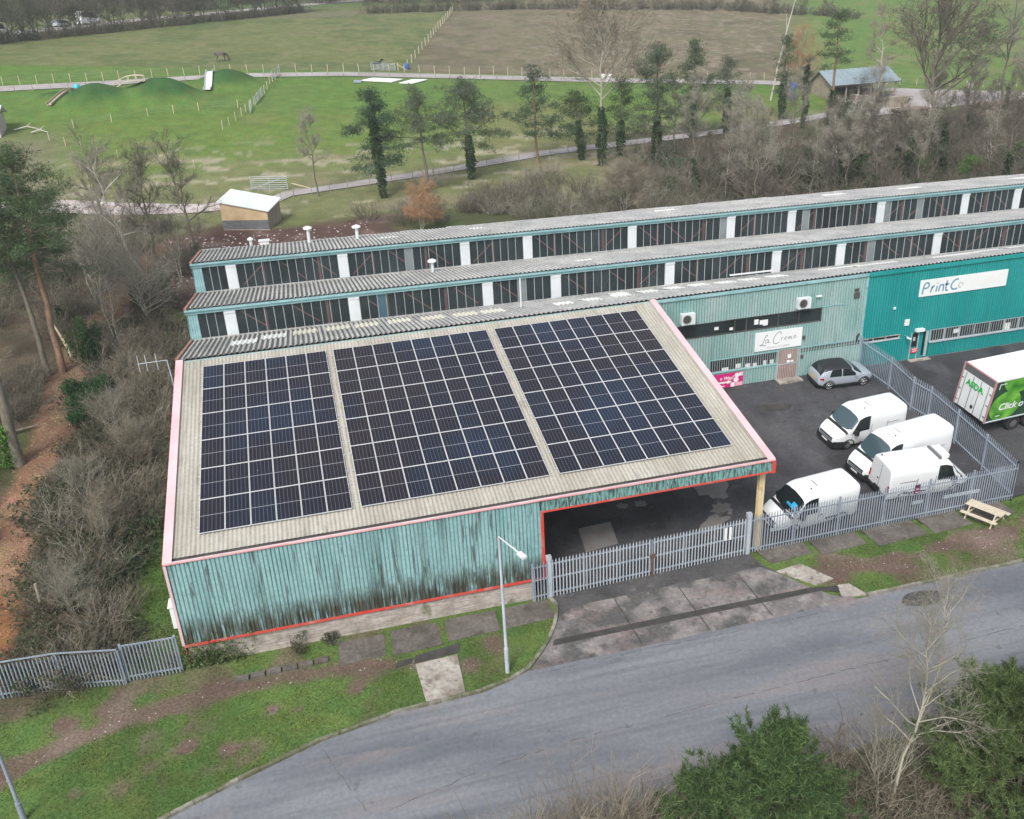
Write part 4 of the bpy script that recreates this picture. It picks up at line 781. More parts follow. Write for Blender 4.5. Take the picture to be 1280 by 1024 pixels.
o = thing('drain_pipe', 'short black bent pipe on the pale wall beside the fence end', 'pipe', (43.0, MY-.1, 4.0)); b = B(); b.tube([(43.0, MY-.1, 4.1), (43.02, MY-.12, 4.5), (43.15, MY-.12, 4.7)], .06, 6); b.obj('pipe', M['black'], o)
for x, z in ((38.78, 4.85), (38.75, 3.45)):
    plate('intercom_box', 'dark small box right of the handwritten sign' if z > 4 else 'dark small box on the wall right of the barred door', 'box', x, x+.16, z, z+.26, M['gutter'], d=.08)
# ---------------------------------------------------------------- palisade fences
def palisade(name, lbl, pts, hgt=2.35, pitch=.155, zf=None, posts=True, tilt=0, group=None, pale_w=.068, rails=(.28, 2.0)):
    """pts: list of (x, y); one run of pales with rails, a post at every joint"""
    z0 = (zf or H)
    t = thing(name, lbl, 'fence', (pts[0][0], pts[0][1], z0(*pts[0])), group)
    b = B(); rl = B()
    for a, c in zip(pts[:-1], pts[1:]):
        L_ = math.dist(a, c); d = ((c[0]-a[0])/L_, (c[1]-a[1])/L_); nrm = (d[1], -d[0]); k = int(L_/pitch)
        for i in range(k):
            s_ = (i+.5)*L_/k; x, y = a[0]+d[0]*s_+nrm[0]*.035, a[1]+d[1]*s_+nrm[1]*.035; z = z0(x, y)+.05; h2 = hgt-.05+random.uniform(-.012, .012)
            q = lambda u, v, n_=0: (x+d[0]*u+nrm[0]*n_, y+d[1]*u+nrm[1]*n_, z+v)
            w2 = pale_w/2
            b.add([q(-w2, 0), q(-w2*.4, 0, .022), q(w2*.4, 0, .022), q(w2, 0), q(-w2, h2-.13), q(-w2*.4, h2-.13, .022), q(w2*.4, h2-.13, .022), q(w2, h2-.13), q(0, h2, .012)],
                  [(0, 1, 5, 4), (1, 2, 6, 5), (2, 3, 7, 6), (0, 4, 7, 3), (4, 5, 8), (5, 6, 8), (6, 7, 8), (7, 4, 8)])
        for rz in rails: rl.bar((a[0], a[1], z0(*a)+rz), (c[0], c[1], z0(*c)+rz), .05, .06)
    b.obj('pale', M['galv'], t); rl.obj('rail', M['galv'], t)
    if posts:
        for p_ in pts:
            pb = B(); z = z0(*p_); pb.box(p_[0]-.05, p_[0]+.05, p_[1]+.03, p_[1]+.1, z-.2, z+hgt-.03); pb.obj('post', M['galv'], t)
    return t
palisade('palisade_fence', 'grey palisade fence along the verge in front of the white vans', [(26.97, -1.05), (29.6, -1.02), (32.3, -.98), (35.1, -.94), (37.9, -.9), (40.7, -.86), (43.56, -.83)], 2.4)
palisade('palisade_fence', 'grey palisade fence climbing from the corner post to the factory wall', [(43.56, -.83), (43.75, 1.9), (43.9, 4.6), (43.95, 7.3), (43.6, 8.6), (43.75, 11.2), (43.4, 14.2)], 2.4, zf=lambda x, y: yardz(y))
palisade('palisade_fence', 'low grey palisade fence between the left thicket and the warehouse corner', [(-12.4, -.9), (-9.5, -1.1), (-6.9, -1.2), (-4.2, -1.75)], 1.95)
palisade('palisade_fence', 'taller palisade panel joining the warehouse corner', [(-4.1, -1.55), (-1.75, -1.65)], 2.1)
palisade('palisade_fence', 'narrow palisade panel between the brick plinth and the gate post', [(15.05, -1.55), (15.85, -1.5)], 2.25, rails=(.3, 1.25, 2.0))
def gate(lbl, a, c, hinge):
    t = thing('palisade_gate', lbl, 'gate', (a[0], a[1], H(*a)), 'pair of palisade gates')
    L_ = math.dist(a, c); d = ((c[0]-a[0])/L_, (c[1]-a[1])/L_); k = int(L_/.175); b = B(); hgt = 2.3
    for i in range(k):
        s_ = (i+.5)*L_/k; x, y = a[0]+d[0]*s_, a[1]+d[1]*s_-.05; z = H(x, y)+.1
        b.add([(x-.034, y, z), (x, y-.022, z), (x+.034, y, z), (x-.034, y, z+hgt-.2), (x, y-.022, z+hgt-.2), (x+.034, y, z+hgt-.2), (x, y, z+hgt-.05)], [(0, 1, 4, 3), (1, 2, 5, 4), (0, 3, 5, 2), (3, 4, 6), (4, 5, 6), (5, 3, 6)])
    b.obj('pale', M['galvlight'], t); f = B()
    za, zc = H(*a), H(*c)
    for rz in (.32, 1.2, 2.02): f.bar((a[0], a[1], za+rz), (c[0], c[1], zc+rz), .06, .07)
    for s_ in (.0, .33, .66, 1.): x = a[0]+d[0]*L_*s_; y = a[1]+d[1]*L_*s_; f.bar((x, y+.05, za+.25), (x, y+.05, za+2.15), .1 if s_ in (0, 1.) else .14, .05)
    f.obj('frame', M['galv'], t); return t
g1 = gate('left leaf of the closed palisade gates, nearer the brick plinth', (16.0, -1.48), (21.35, -1.3), 0)
g2 = gate('right leaf of the closed palisade gates, carrying two white notices', (21.45, -1.3), (26.75, -1.1), 1)
for x, y, l_ in ((15.92, -1.48, 'left gate post beside the narrow fence panel'), (26.9, -1.06, 'right gate post where the van yard fence starts')):
    t = thing('gate_post', 'square galvanised steel '+l_, 'post', (x, y, H(x, y))); b = B(); z = H(x, y); b.box(x-.1, x+.1, y-.1, y+.1, z-.3, z+2.45); b.obj('shaft', M['galvlight'], t); b = B(); b.box(x-.16, x+.1, y-.15, y+.05, z+2.3, z+2.56); b.obj('hinge_cap', M['galvlight'], t)
for i, x in enumerate((25.52, 25.78)):
    o = thing('gate_notice', 'slim white notice on the right gate leaf, '+('left' if i == 0 else 'right')+' of a pair', 'notice', (x, -1.25, H(x, -1.2)+1.25), 'white notices on the gate'); b = B(); z = H(x, -1.2); b.box(x-.075, x+.075, -1.245, -1.235, z+1.25, z+2.0); b.obj('plate', M['whitewall'], o)
o = thing('gate_latch', 'rusty latch and drop bolt where the two gate leaves meet', 'latch', (21.4, -1.4, H(21.4, -1.4))); b = B(); z = H(21.4, -1.4); b.box(21.25, 21.55, -1.46, -1.38, z+1.25, z+1.4); b.obj('bolt_case', M['rust'], o); b = B(); b.box(21.36, 21.46, -1.44, -1.39, z, z+1.24); b.obj('drop_bolt', M['rust'], o)
o = thing('fence_notice', 'purple and white notice on the fence in front of the reversed van', 'notice', (37.0, -1.02, 1.4)); b = B(); z = H(37, -1); b.box(36.78, 37.1, -1.03, -1.015, z+1.75, z+2.3); b.obj('plate', mat('purple_notice', (.09, .03, .06)), o); b = B(); b.box(36.84, 37.04, -1.037, -1.031, z+2.0, z+2.06); b.box(36.84, 37.04, -1.037, -1.031, z+1.8, z+1.86); b.obj('text_line', M['palepink'], o)
for i, (x0, x1, l_) in enumerate(((28.3, 29.4, 'pale board on the fence beside the cream column'), (36.9, 37.6, 'short pale board low on the fence below the purple notice'), (38.9, 41.2, 'long pale board along the fence below the reversed van'))):
    o = thing('fence_board', l_, 'board', (x0, -1.0, .8)); b = B(); z = H(x0, -1); b.box(x0, x1, -.86+.0*i, -.83, z+.95, z+1.15); b.obj('board', M['galvlight'], o)
# ---------------------------------------------------------------- street lamps, antenna, picnic table
def lamp(lbl, x, y, h_, adx, ady):
    z = H(x, y); t = thing('street_lamp', lbl, 'street lamp', (x, y, z))
    b = B(); b.tube([(x, y, z-.2), (x, y, z+1.35)], .105, 10); b.tube([(x, y, z+1.35), (x, y, z+1.42), (x-.02, y, z+h_)], [.1, .07, .055], 10, cap=False); b.obj('pole', M['galvlight'], t)
    b = B(); b.tube([(x-.02, y, z+h_-.05), (x-.02, y, z+h_+.05), (x+adx*.85, y+ady*.85, z+h_+.02)], .03, 8); b.obj('arm', M['whitewall'], t)
    b = B(); e = Vector((x+adx, y+ady, z+h_)); dd = Vector((adx, ady, 0)).normalized(); b.bar(e-dd*.2, e+dd*.26, .22, .1); b.obj('lamp_head', M['whitepanel'], t)
    b = B(); b.bar(e-dd*.18+Vector((0, 0, -.06)), e+dd*.25+Vector((0, 0, -.06)), .2, .02); b.obj('lens', M['lamp_glass'], t)
lamp('tall galvanised street lamp on the verge in front of the teal wall', 12.58, -5.98, 7.15, .55, -1.55)
def plainpole(): 
    z = H(-7.08, -8.4); t = thing('lamp_post', 'plain grey lamp post rising from the verge at the bottom left corner', 'lamp post', (-7.08, -8.4, z)); b = B(); b.tube([(-7.08, -8.4, z-.2), (-7.08, -8.4, z+.9)], .11, 10); b.tube([(-7.08, -8.4, z+.9), (-7.1, -8.4, z+5.6)], [.075, .05], 10); b.obj('pole', M['galv'], t)
    b = B(); b.tube([(-7.1, -8.4, z+5.55), (-7.5, -9.0, z+5.7)], .03, 6); b.obj('arm', M['galv'], t); b = B(); b.bar((-7.5, -9.0, z+5.68), (-7.8, -9.45, z+5.7), .22, .1); b.obj('lamp_head', M['whitewall'], t)
plainpole()
a0 = Vector((-1.62, 12.6, 8.4)); t = thing('tv_antenna', 'pale roof antenna with crossed rods at the warehouse verge', 'antenna', a0)
b = B(); top = a0+Vector((-.1, .1, 1.35)); b.tube([a0+Vector((0, 0, -.5)), top], .03, 6); b.obj('mast', M['galvlight'], t)
b = B(); b.tube([top, top+Vector((-1.55, .0, -.02))], .02, 5); b.obj('boom', M['galvlight'], t)
b = B()
for k in (.55, 1.1, 1.5): c = top+Vector((-k, 0, -.02)); b.tube([c+Vector((-.05, .3, .38)), c+Vector((.05, -.3, -.38))], .014, 5)
b.obj('rod', M['galvlight'], t)
def picnic(x, y, rz):
    z = H(x, y); t = thing('picnic_table', 'pale wooden picnic table with fixed benches on the verge by the fence corner', 'picnic table', (0, 0, 0))
    b = B()
    for k in range(5): b.box(-.98, .98, -.36+k*.147, -.36+k*.147+.132, .71, .75)
    b.obj('table_top', M['wood'], t)
    for s in (-1, 1):
        b = B()
        for k in (0, 1): b.box(-.98, .98, s*.74-.13+k*.135, s*.74-.13+k*.135+.12, .41, .45)
        b.obj('bench_seat', M['wood'], t)
    for x_ in (-.7, .7):
        b = B(); b.bar((x_, -.78, 0), (x_, -.3, .72), .05, .1); b.bar((x_, .78, 0), (x_, .3, .72), .05, .1); b.bar((x_+.05, -.86, .38), (x_+.05, .86, .38), .045, .1); b.bar((x_+.05, -.36, .68), (x_+.05, .36, .68), .045, .08); b.obj('leg_frame', M['wood'], t)
    t.location = (x, y, z); t.rotation_euler = (0, 0, rz)
picnic(40.75, -2.0, math.radians(-66))
# ---------------------------------------------------------------- vehicles
def place_on_yard(t, x, y, head):
    """head: direction of the nose in degrees; the vehicle stands square on the sloping yard"""
    z = yardz(y)+.03; R = Matrix.Rotation(TILT, 4, 'X') @ Matrix.Rotation(math.radians(head), 4, 'Z')
    t.matrix_world = Matrix.Translation((x, y, z)) @ R
def wheel(parent, x, y, r, w_, spokes, m):
    b = B(); s = 1 if y > 0 else -1
    b.tube([(x, y-s*w_, r), (x, y-s*.01, r), (x, y, r)], [r, r, r*.93], 20); o = b.obj('wheel', M['tyre'], parent)
    b = B(); yy = y+s*.006
    b.poly([(x+.52*r*math.cos(a), yy, r+.52*r*math.sin(a)) for a in np.linspace(0, 2*math.pi, 17)[:-1]]) if not spokes else None
    if spokes:
        for k in range(5): a = k*2*math.pi/5+.3; b.bar((x, yy, r), (x+.64*r*math.cos(a), yy, r+.64*r*math.sin(a)), .02, .085, up=(0, 1, 0))
        b.tube([(x+.66*r*math.cos(a), yy, r+.66*r*math.sin(a)) for a in np.linspace(0, 2*math.pi, 21)], .02, 5, cap=False)
    b.tube([(x, y-s*.02, r), (x, yy+s*.015, r)], [.3*r, .2*r], 10); b.obj('rim', m, o)
class Body:
    """lofted body: stations along x with top height and half widths; surf(x, v) gives a point on the skin, v 0 = sill, 1 = roof middle"""
    def __init__(s, top, half, sill, belt, ro=.12): s.top, s.half, s.sill, s.belt, s.ro = top, half, sill, belt, ro
    def ip(s, T, x): return float(np.interp(x, [p[0] for p in T], [p[1] for p in T]))
    def ring(s, x):
        zt, w_, zs, zb = s.ip(s.top, x), s.ip(s.half, x), s.ip(s.sill, x), s.ip(s.belt, x); zb = min(zb, zt-.06)
        wt = w_-(zt-zb)*s.ro; ch = min(.14, (zt-zb)*.35)
        return [(w_*.93, zs), (w_*.985, zs+.12), (w_, zs+(zb-zs)*.55), (w_*.99, zb), (wt+(w_*.99-wt)*.45, zb+(zt-zb)*.5), (wt+.01, zt-ch), (wt-ch*.45, zt-ch*.3), (wt-ch*1.6, zt), (0, zt+.03*min(1, (zt-zb)*2))]
    def build(s, xs_, name, mats, parent, mi=None, lo=None):
        b = B(); n_ = len(s.ring(xs_[0])); vs = []
        for x in xs_:
            r = s.ring(x); vs += [(x, -y, z) for y, z in r]+[(x, y, z) for y, z in r[::-1][1:]]
        k = 2*n_-1; fs, ms = [], []
        for i in range(len(xs_)-1):
            for j in range(k-1): fs.append((i*k+j, (i+1)*k+j, (i+1)*k+j+1, i*k+j+1)); ms.append(mi(xs_[i], xs_[i+1], min(j, k-2-j)) if mi else 0)
        b.v += vs
        for f, m_ in zip(fs, ms): b.f.append(f); b.m.append(m_); b.s.append(True)
        b.add([vs[j] for j in range(k)], [tuple(range(k))], 0); b.add([vs[(len(xs_)-1)*k+j] for j in range(k)], [tuple(range(k))[::-1]], 0)
        b.add([vs[i*k] for i in range(len(xs_))]+[vs[i*k+k-1] for i in range(len(xs_))], [(i, i+len(xs_), i+1+len(xs_), i+1) for i in range(len(xs_)-1)], 0)
        return b.obj(name, mats, parent)
    def patch(s, b, xa, xb, va, vb, side, off=.012, mi=0, n_=4):
        """a panel laid on the skin between stations xa..xb and ring parameters va..vb (0..8); side -1/1, or 0 for both sides joined over the top"""
        def pt(x, v, sd):
            r = s.ring(x); i = min(int(v), 7); t = v-i; y = r[i][0]*(1-t)+r[i+1][0]*t; z = r[i][1]*(1-t)+r[i+1][1]*t; return Vector((x, sd*y, z))
        rows = []
        for a in range(n_+1):
            t = a/n_
            x0 = xa if not callable(xa) else None
            row = []
            for sd in ((side,) if side else (-1, 1)):
                vsq = [va+(vb-va)*k/6 for k in range(7)]
                if sd == 1 and side == 0: vsq = vsq[::-1]
                for v in vsq:
                    A = xa(v) if callable(xa) else xa; C_ = xb(v) if callable(xb) else xb; x = A+(C_-A)*t; row.append(pt(x, v, sd))
            rows.append(row)
        k = len(rows[0]); V_ = []
        for i in range(n_+1):
            for j in range(k):
                p_ = rows[i][j]; du = rows[min(i+1, n_)][j]-rows[max(i-1, 0)][j]; dv = rows[i][min(j+1, k-1)]-rows[i][max(j-1, 0)]; nn = du.cross(dv)
                nn = nn.normalized() if nn.length > 1e-9 else Vector((0, 0, 1))
                if nn.dot(p_-Vector((p_.x, 0, .8))) < 0: nn = -nn
                V_.append(p_+nn*off)
        b.add(V_, [(i*k+j, (i+1)*k+j, (i+1)*k+j+1, i*k+j+1) for i in range(n_) for j in range(k-1)], mi, True)
def van(lbl, x, y, head, L_, zt, kind='a', hub='hub', screen='screen', extra=None):
    t = thing('white_van', lbl, 'van', (0, 0, 0), 'white vans parked in the yard')
    h = L_/2; f = h
    top = [(-h, zt-.14), (-h+.06, zt-.03), (-h+.4, zt), (f-1.95, zt), (f-1.72, zt-.06), (f-1.5, zt-.17), (f-.82, 1.30), (f-.62, 1.20), (f-.2, .98), (f-.06, .84), (f, .72)]
    half = [(-h, .96), (-h+.05, 1.0), (-h+.3, 1.02), (f-1.2, 1.02), (f-.6, .98), (f-.25, .88), (f-.08, .76), (f, .68)]
    bd = Body(top, half, [(-h, .34), (f-.3, .3), (f, .32)], [(-h, 1.18), (f-1.7, 1.14), (f-1.0, 1.08), (f-.6, .98), (f-.1, .72), (f, .6)], .12)
    xs_ = sorted(set(np.round(list(np.linspace(-h, f, 30))+[-h+.03, -h+.06, -h+.12, f-1.95, f-1.72, f-1.5, f-1.3, f-1.1, f-.82, f-.62, f-.2, f-.12, f-.06, f-.03], 3)))
    bd.build(xs_, 'body', M['white'], t)
    b = B(); bd.patch(b, lambda v: f-1.50+.06*(8-v)/3, lambda v: f-.80-.22*max(0, 8-v)/2.6, 5.2, 8, 0, .012, n_=6); b.obj('windscreen', M[screen], t)
    b = B(); bd.patch(b, f-.82, f-.66, 5.0, 8, 0, .012, n_=2); b.obj('wiper_cowl', M['black'], t)
    for s in (-1, 1):
        b = B(); bd.patch(b, lambda v: f-2.32, lambda v: f-1.02-.52*max(0, v-3.1)/2., 3.15, 4.95, s, .012, n_=5); b.obj('side_window', M['autoglass'], t)
        b = B(); e = f-.34
        b.bar((e-.12, s*.86, .90), (e+.13, s*.74, .80), .14, .2); b.obj('headlight', M['lamp_glass'], t)
        b = B(); b.box(f-1.42, f-1.2, s*1.06-.06, s*1.06+.06+s*.12, 1.12, 1.42) if s > 0 else b.box(f-1.42, f-1.2, s*1.06+s*.12-.06, s*1.06+.06, 1.12, 1.42); b.obj('mirror', M['black'], t)
        b = B(); b.box(-h-.02, -h+.06, s*.9-.06, s*.9+.06, .8, 1.25); b.obj('tail_lamp', M['taillight'], t)
        b = B(); b.box(f-2.7, f-2.55, s*1.025-.012, s*1.025+.012, 1.0, 1.06); b.box(-h+1.0, f-2.9, s*1.028-.01, s*1.028+.01, .62, .72); b.box(f-2.455, f-2.44, s*1.021-.006, s*1.021+.006, .5, 1.6); b.box(f-3.605, f-3.59, s*1.021-.006, s*1.021+.006, .5, 1.6); b.box(f-1.15, f-1.135, s*1.016-.006, s*1.016+.006, .5, 1.1); b.box(f-3.6, -h+.6, s*1.021-.006, s*1.021+.006, 1.45, 1.462); b.obj('side_moulding', M['black'], t)
        for wx in (f-.96, -h+1.05):
            wheel(t, wx, s*1.0, .345, .24, False, M[hub])
            b = B(); b.tube([(wx+.42*math.cos(a), s*1.0, .345+.42*math.sin(a)) for a in np.linspace(-.1, math.pi+.1, 13)], .045, 5); b.obj('wheel_arch', M['black'], t)
    b = B()
    b.box(f-.12, f+.045, -.78, .78, .28, .6); b.bar((f-.05, -.78, .46), (f-.6, -1.0, .5), .12, .4); b.bar((f-.05, .78, .46), (f-.6, 1.0, .5), .12, .4); b.bar((f-.045, -.6, .74), (f-.045, .6, .74), .12, .2); b.bar((f-.02, -.6, .60), (f-.02, .6, .60), .07, .03); b.obj('front_bumper', M['black'], t)
    b = B(); b.box(f-.035, f+.03, -.58, .58, .627, .648); b.box(f-.035, f+.03, -.55, .55, .735, .757); b.obj('grille_bar', M['galvlight'], t)
    b = B(); b.box(f+.046, f+.056, -.26, .26, .44, .55); b.obj('number_plate', M['plate_white'], t)
    b = B(); b.box(-h-.09, -h+.02, -.95, .95, .34, .52); b.obj('rear_bumper', M['black'], t); b = B(); b.box(-h-.012, -h+.004, -.006, .006, .55, zt-.25); b.box(-h-.03, -h-.012, .06, .2, 1.1, 1.16); b.box(-h-.1, -h-.02, -.26, .26, .56, .67); b.obj('rear_door_seam', M['black'], t)
    b = B(); b.box(-h+.2, f-.5, -.85, .85, .2, .42); b.obj('underbody_light_block', M['black'], t)  # black box added under the van to block light leaking beneath
    if kind == 'a':
        b = B(); b.prism([(f-2.75, -.3, zt+.02), (f-2.6, -.28, zt+.14), (f-2.6, .28, zt+.14), (f-2.75, .3, zt+.02)], (-.02, 0, 0), 0); b.prism([(f-2.6, -.4, zt+.02), (f-2.6, .4, zt+.02), (f-3.5, .45, zt+.03), (f-3.5, -.45, zt+.03)], (0, 0, .08), 1); b.obj('roof_vent', [M['black'], M['white']], t)
        b = B(); b.tube([(f-2.2, .3, zt), (f-2.22, .3, zt+.09)], .035, 6); b.obj('aerial', M['black'], t)
    elif kind == 'b':
        b = B(); b.bar((f-2.15, -.62, zt+.10), (f-2.15, .62, zt+.10), .12, .09); b.obj('roof_bar', M['hub'], t)
        b = B(); b.box(f-2.05, f-1.55, -.5, .5, zt-.02, zt+.2); b.obj('cooling_unit', M['white'], t)
    if extra: extra(t, f, bd)
    place_on_yard(t, x, y, head); return t
van('white van with dark bumper parked highest in the row, nose to the left', 38.60, 6.88, 184.8, 5.05, 2.32, screen='screen')
van('long wheelbase white van in the middle of the row, nose to the left', 39.05, 3.72, 188, 6.2, 2.5, screen='screen')
def v3(t, f, bd):
    b = B(); b.tube([(-f+.25, .55, 2.33), (-f+.2, .55, 2.4)], .05, 6); b.obj('roof_lamp', M['black'], t)
van('reversed white van with roof cooling unit, nose to the right', 38.95, 1.44, -2, 5.3, 2.36, 'b', extra=v3)
def v4(t, f, bd):
    b = B(); b.box(f-1.18, f-.98, -.02, .35, 1.52, 1.66, T=Matrix.Translation((0, .05, .0))); o = b.obj('windscreen_card', mat('blue_card', (.02, .32, .62)), t)
    b = B(); bd.patch(b, f-1.22, f-1.0, 7.0, 7.5, 1, .03); b.obj('windscreen_sticker', mat('blue_sticker', (.02, .35, .65)), t)
van('white van nearest the cream column with a blue card in its windscreen', 31.37, .70, 185.5, 5.05, 2.32, screen='autoglass', extra=v4)
def car():
    t = thing('parked_car', 'silver blue crossover car with black roof parked against the factory wall', 'car', (0, 0, 0))
    top = [(-2.06, .84), (-2.03, 1.04), (-1.97, 1.16), (-1.72, 1.44), (-1.5, 1.56), (-.7, 1.62), (.1, 1.57), (.45, 1.42), (1.05, 1.06), (1.5, .94), (1.85, .84), (2.0, .72), (2.06, .58)]
    half = [(-2.06, .66), (-1.9, .80), (-1.5, .87), (0, .89), (1.4, .87), (1.8, .78), (2.06, .58)]
    bd = Body(top, half, [(-2.06, .36), (-1.8, .26), (1.7, .26), (2.06, .32)], [(-2.06, .74), (-1.9, .9), (-1.5, .97), (0, .93), (1.0, .87), (1.5, .82), (2.06, .5)], .28)
    xs_ = sorted(set(np.round(list(np.linspace(-2.06, 2.06, 34))+[-2.02, -1.98, 2.0, 2.03], 3)))
    bd.build(xs_, 'body', [M['silver'], M['black']], t, mi=lambda a, c, j: 1 if (a > -1.7 and c < .35 and j >= 5) or j == 0 else 0)
    b = B(); bd.patch(b, lambda v: .42, lambda v: 1.03, 5.2, 8, 0, .012, n_=5); b.obj('windscreen', M['autoglass'], t)
    b = B(); bd.patch(b, lambda v: -1.95, lambda v: -1.68, 5.4, 8, 0, .012, n_=4); b.obj('rear_window', M['autoglass'], t)
    for s in (-1, 1):
        b = B(); bd.patch(b, lambda v: -1.35+.1*(v-3), lambda v: -.45, 3.1, 5.0, s, .012); bd.patch(b, lambda v: -.38, lambda v: .78-.28*(v-3.1), 3.1, 5.0, s, .012); b.obj('side_window', M['autoglass'], t)
        b = B(); b.bar((1.55, s*.78, .74), (1.88, s*.64, .68), .1, .12); b.obj('headlight', M['lamp_glass'], t)
        b = B(); b.bar((-1.93, s*.72, .86), (-1.72, s*.84, .88), .08, .13); b.obj('tail_lamp', M['taillight'], t)
        b = B(); b.bar((.62, s*.9, .98), (.58, s*1.04, 1.0), .12, .12); b.obj('mirror', M['silver'], t)
        b = B(); b.box(-1.6, 1.6, s*.89-.012, s*.89+.012, .24, .36); b.obj('sill_moulding', M['black'], t)
        for wx in (1.29, -1.28):
            wheel(t, wx, s*.875, .335, .21, True, M['alloy'])
            b = B(); b.tube([(wx+.39*math.cos(a), s*.862, .335+.39*math.sin(a)) for a in np.linspace(-.15, math.pi+.15, 13)], .035, 5); b.obj('wheel_arch', M['black'], t)
    b = B(); b.box(-2.1, -1.98, -.7, .7, .3, .52); b.obj('rear_bumper', M['black'], t); b = B(); b.box(-2.075, -2.06, -.26, .26, .66, .78); b.obj('number_plate', M['plate_yellow'], t)
    b = B(); b.box(1.98, 2.08, -.55, .55, .36, .56); b.obj('grille', M['black'], t)
    place_on_yard(t, 41.04, 13.0, -2.2)
car()
def trailer():
    t = thing('lorry_trailer', 'white box lorry trailer with green apple print parked beyond the yard fence', 'trailer', (0, 0, 0))
    L_, W2, z0, z1 = 13.4, 1.29, 1.15, 4.12
    b = B(); b.box(.03, L_, -W2, W2, z0, z1); b.obj('box_body', M['white'], t)
    b = B(); b.box(-.01, .02, -W2, W2, z1-.5, z1-.03); b.obj('rear_header', M['hub'], t)
    for s in (-1, 1):
        b = B(); b.box(-.02, .02, min(s*.02, s*(W2-.07)), max(s*.02, s*(W2-.07)), z0+.05, z1-.52); d = b.obj('rear_door', M['whitewall'], t)
        b = B()
        for k in (.32, .95): b.tube([(-.045, s*k, z0+.02), (-.045, s*k, z1-.54)], .018, 6)
        for z in (1.5, 2.3, 3.1): b.box(-.05, -.02, s*(W2-.12)-.1, s*(W2-.12)+.1, z, z+.05)
        b.obj('locking_bar', M['hub'], d)
    pr = M['brace']; b = B()
    for y in (-W2, W2): b.box(-.035, .05, y-.05, y+.05, z0, z1+.0)
    b.box(-.035, .05, -W2+.051, W2-.051, z1-.03, z1+.035); b.obj('rear_frame', mat('faded_rose_frame', (.5, .25, .27)), t)
    c = text('ASDA', -.06, .78, 2.85, .55, M['asdagreen'], t, bold=.02, rot=(math.pi/2, 0, -math.pi/2)); 
    b = B(); b.box(-.07, -.05, -.2, -.02, 1.55, 1.75); b.obj('door_notice', M['ink'], t)
    # printed side: apples on dark green, clipped to the panel
    def side(sgn):
        y = sgn*(W2+.006); dark = mat('dark_green_print', (.012, .045, .025), (.02, .07, .03), .5, coords='object'); ap = bpy.data.materials.new('apple_print'); ap.use_nodes = True; n = ap.node_tree.nodes; L = ap.node_tree.links
        tc = n.new('ShaderNodeTexCoord'); nz = n.new('ShaderNodeTexNoise'); nz.inputs['Scale'].default_value = 1.1; nz.inputs['Detail'].default_value = 1; L.new(tc.outputs['Object'], nz.inputs[0]); r = n.new('ShaderNodeValToRGB'); e = r.color_ramp.elements; e[0].position = .32; e[0].color = (.03, .2, .02, 1); e[1].position = .66; e[1].color = (.2, .55, .06, 1); L.new(nz.outputs['Fac'], r.inputs[0]); L.new(r.outputs[0], n['Principled BSDF'].inputs['Base Color']); n['Principled BSDF'].inputs['Roughness'].default_value = .45
        b = B(); b.quad((.06, y, z0+.05), (L_-.05, y, z0+.05), (L_-.05, y, z1-.08), (.06, y, z1-.08)); o = b.obj('printed_side', dark, t)
        b = B(); rn = random.Random(4)
        def disc(cx, cz, r_):
            pts = [(cx+r_*math.cos(a), cz+r_*.95*math.sin(a)) for a in np.linspace(0, 2*math.pi, 49)[:-1]]
            for ax, lim, gt in ((0, .08, True), (0, L_-.06, False), (1, z0+.07, True), (1, z1-.1, False)):
                out = []
                for i in range(len(pts)):
                    p_, q_ = pts[i-1], pts[i]; ip, iq = ((p_[ax] > lim) == gt), ((q_[ax] > lim) == gt)
                    if ip != iq: s_ = (lim-p_[ax])/(q_[ax]-p_[ax]); out.append((p_[0]+(q_[0]-p_[0])*s_, p_[1]+(q_[1]-p_[1])*s_))
                    if iq: out.append(q_)
                pts = out
            if len(pts) > 2: b.poly([(px, y+sgn*disc.k, pz) for px, pz in pts]); disc.k += .0006
        disc.k = .003
        for cx, cz, r_ in ((1.3, 2.15, 1.15), (1.9, 4.25, 1.3), (3.95, 2.4, 1.2), (4.8, 4.4, 1.25), (6.4, 2.0, 1.2), (7.5, 4.2, 1.3), (8.9, 2.3, 1.2), (10.2, 4.3, 1.2), (11.5, 2.1, 1.2), (12.8, 4.2, 1.1)): disc(cx, cz, r_)
        b.obj('apple_picture', ap, o)
        b = B(); b.box(.35, .85, y+sgn*.012-.002, y+sgn*.012+.002, z1-.3, z1-.24); b.box(.35, .41, y+sgn*.012-.002, y+sgn*.012+.002, z1-.62, z1-.3); b.box(.75, 1.1, y+sgn*.012-.002, y+sgn*.012+.002, z0+.3, z0+.36); b.obj('print_mark', M['whitewall'], o)
        if sgn < 0: text('Click o', .8, y-.012, 1.9, .66, M['whitewall'], o, bold=.018, shear=.12)
    side(-1); side(1)
    b = B(); b.box(.0, L_, -W2-.02, -W2+.05, z0-.06, z0-.0); b.box(.0, L_, W2-.05, W2+.02, z0-.06, z0); b.obj('side_rail', M['galvlight'], t)
    b = B(); b.box(.1, L_-.3, -.5, .5, .8, 1.08)
    for x in (1.0, 5.5, 7, 9): b.box(x, x+.1, -1.2, 1.2, .95, 1.08)
    b.box(-.02, .1, -1.2, 1.2, .5, .62); b.box(.0, .08, -.75, -.65, .6, 1.1); b.box(.0, .08, .65, .75, .6, 1.1); b.obj('chassis', M['black'], t)
    for x in (2.6, 3.9, 5.2):
        for s in (-1, 1): wheel(t, x, s*1.22, .5, .38, False, M['hub'])
    b = B(); b.box(10.6, 10.8, -.7, -.55, 0, .9); b.box(10.6, 10.8, .55, .7, 0, .9); b.obj('landing_leg', M['black'], t)
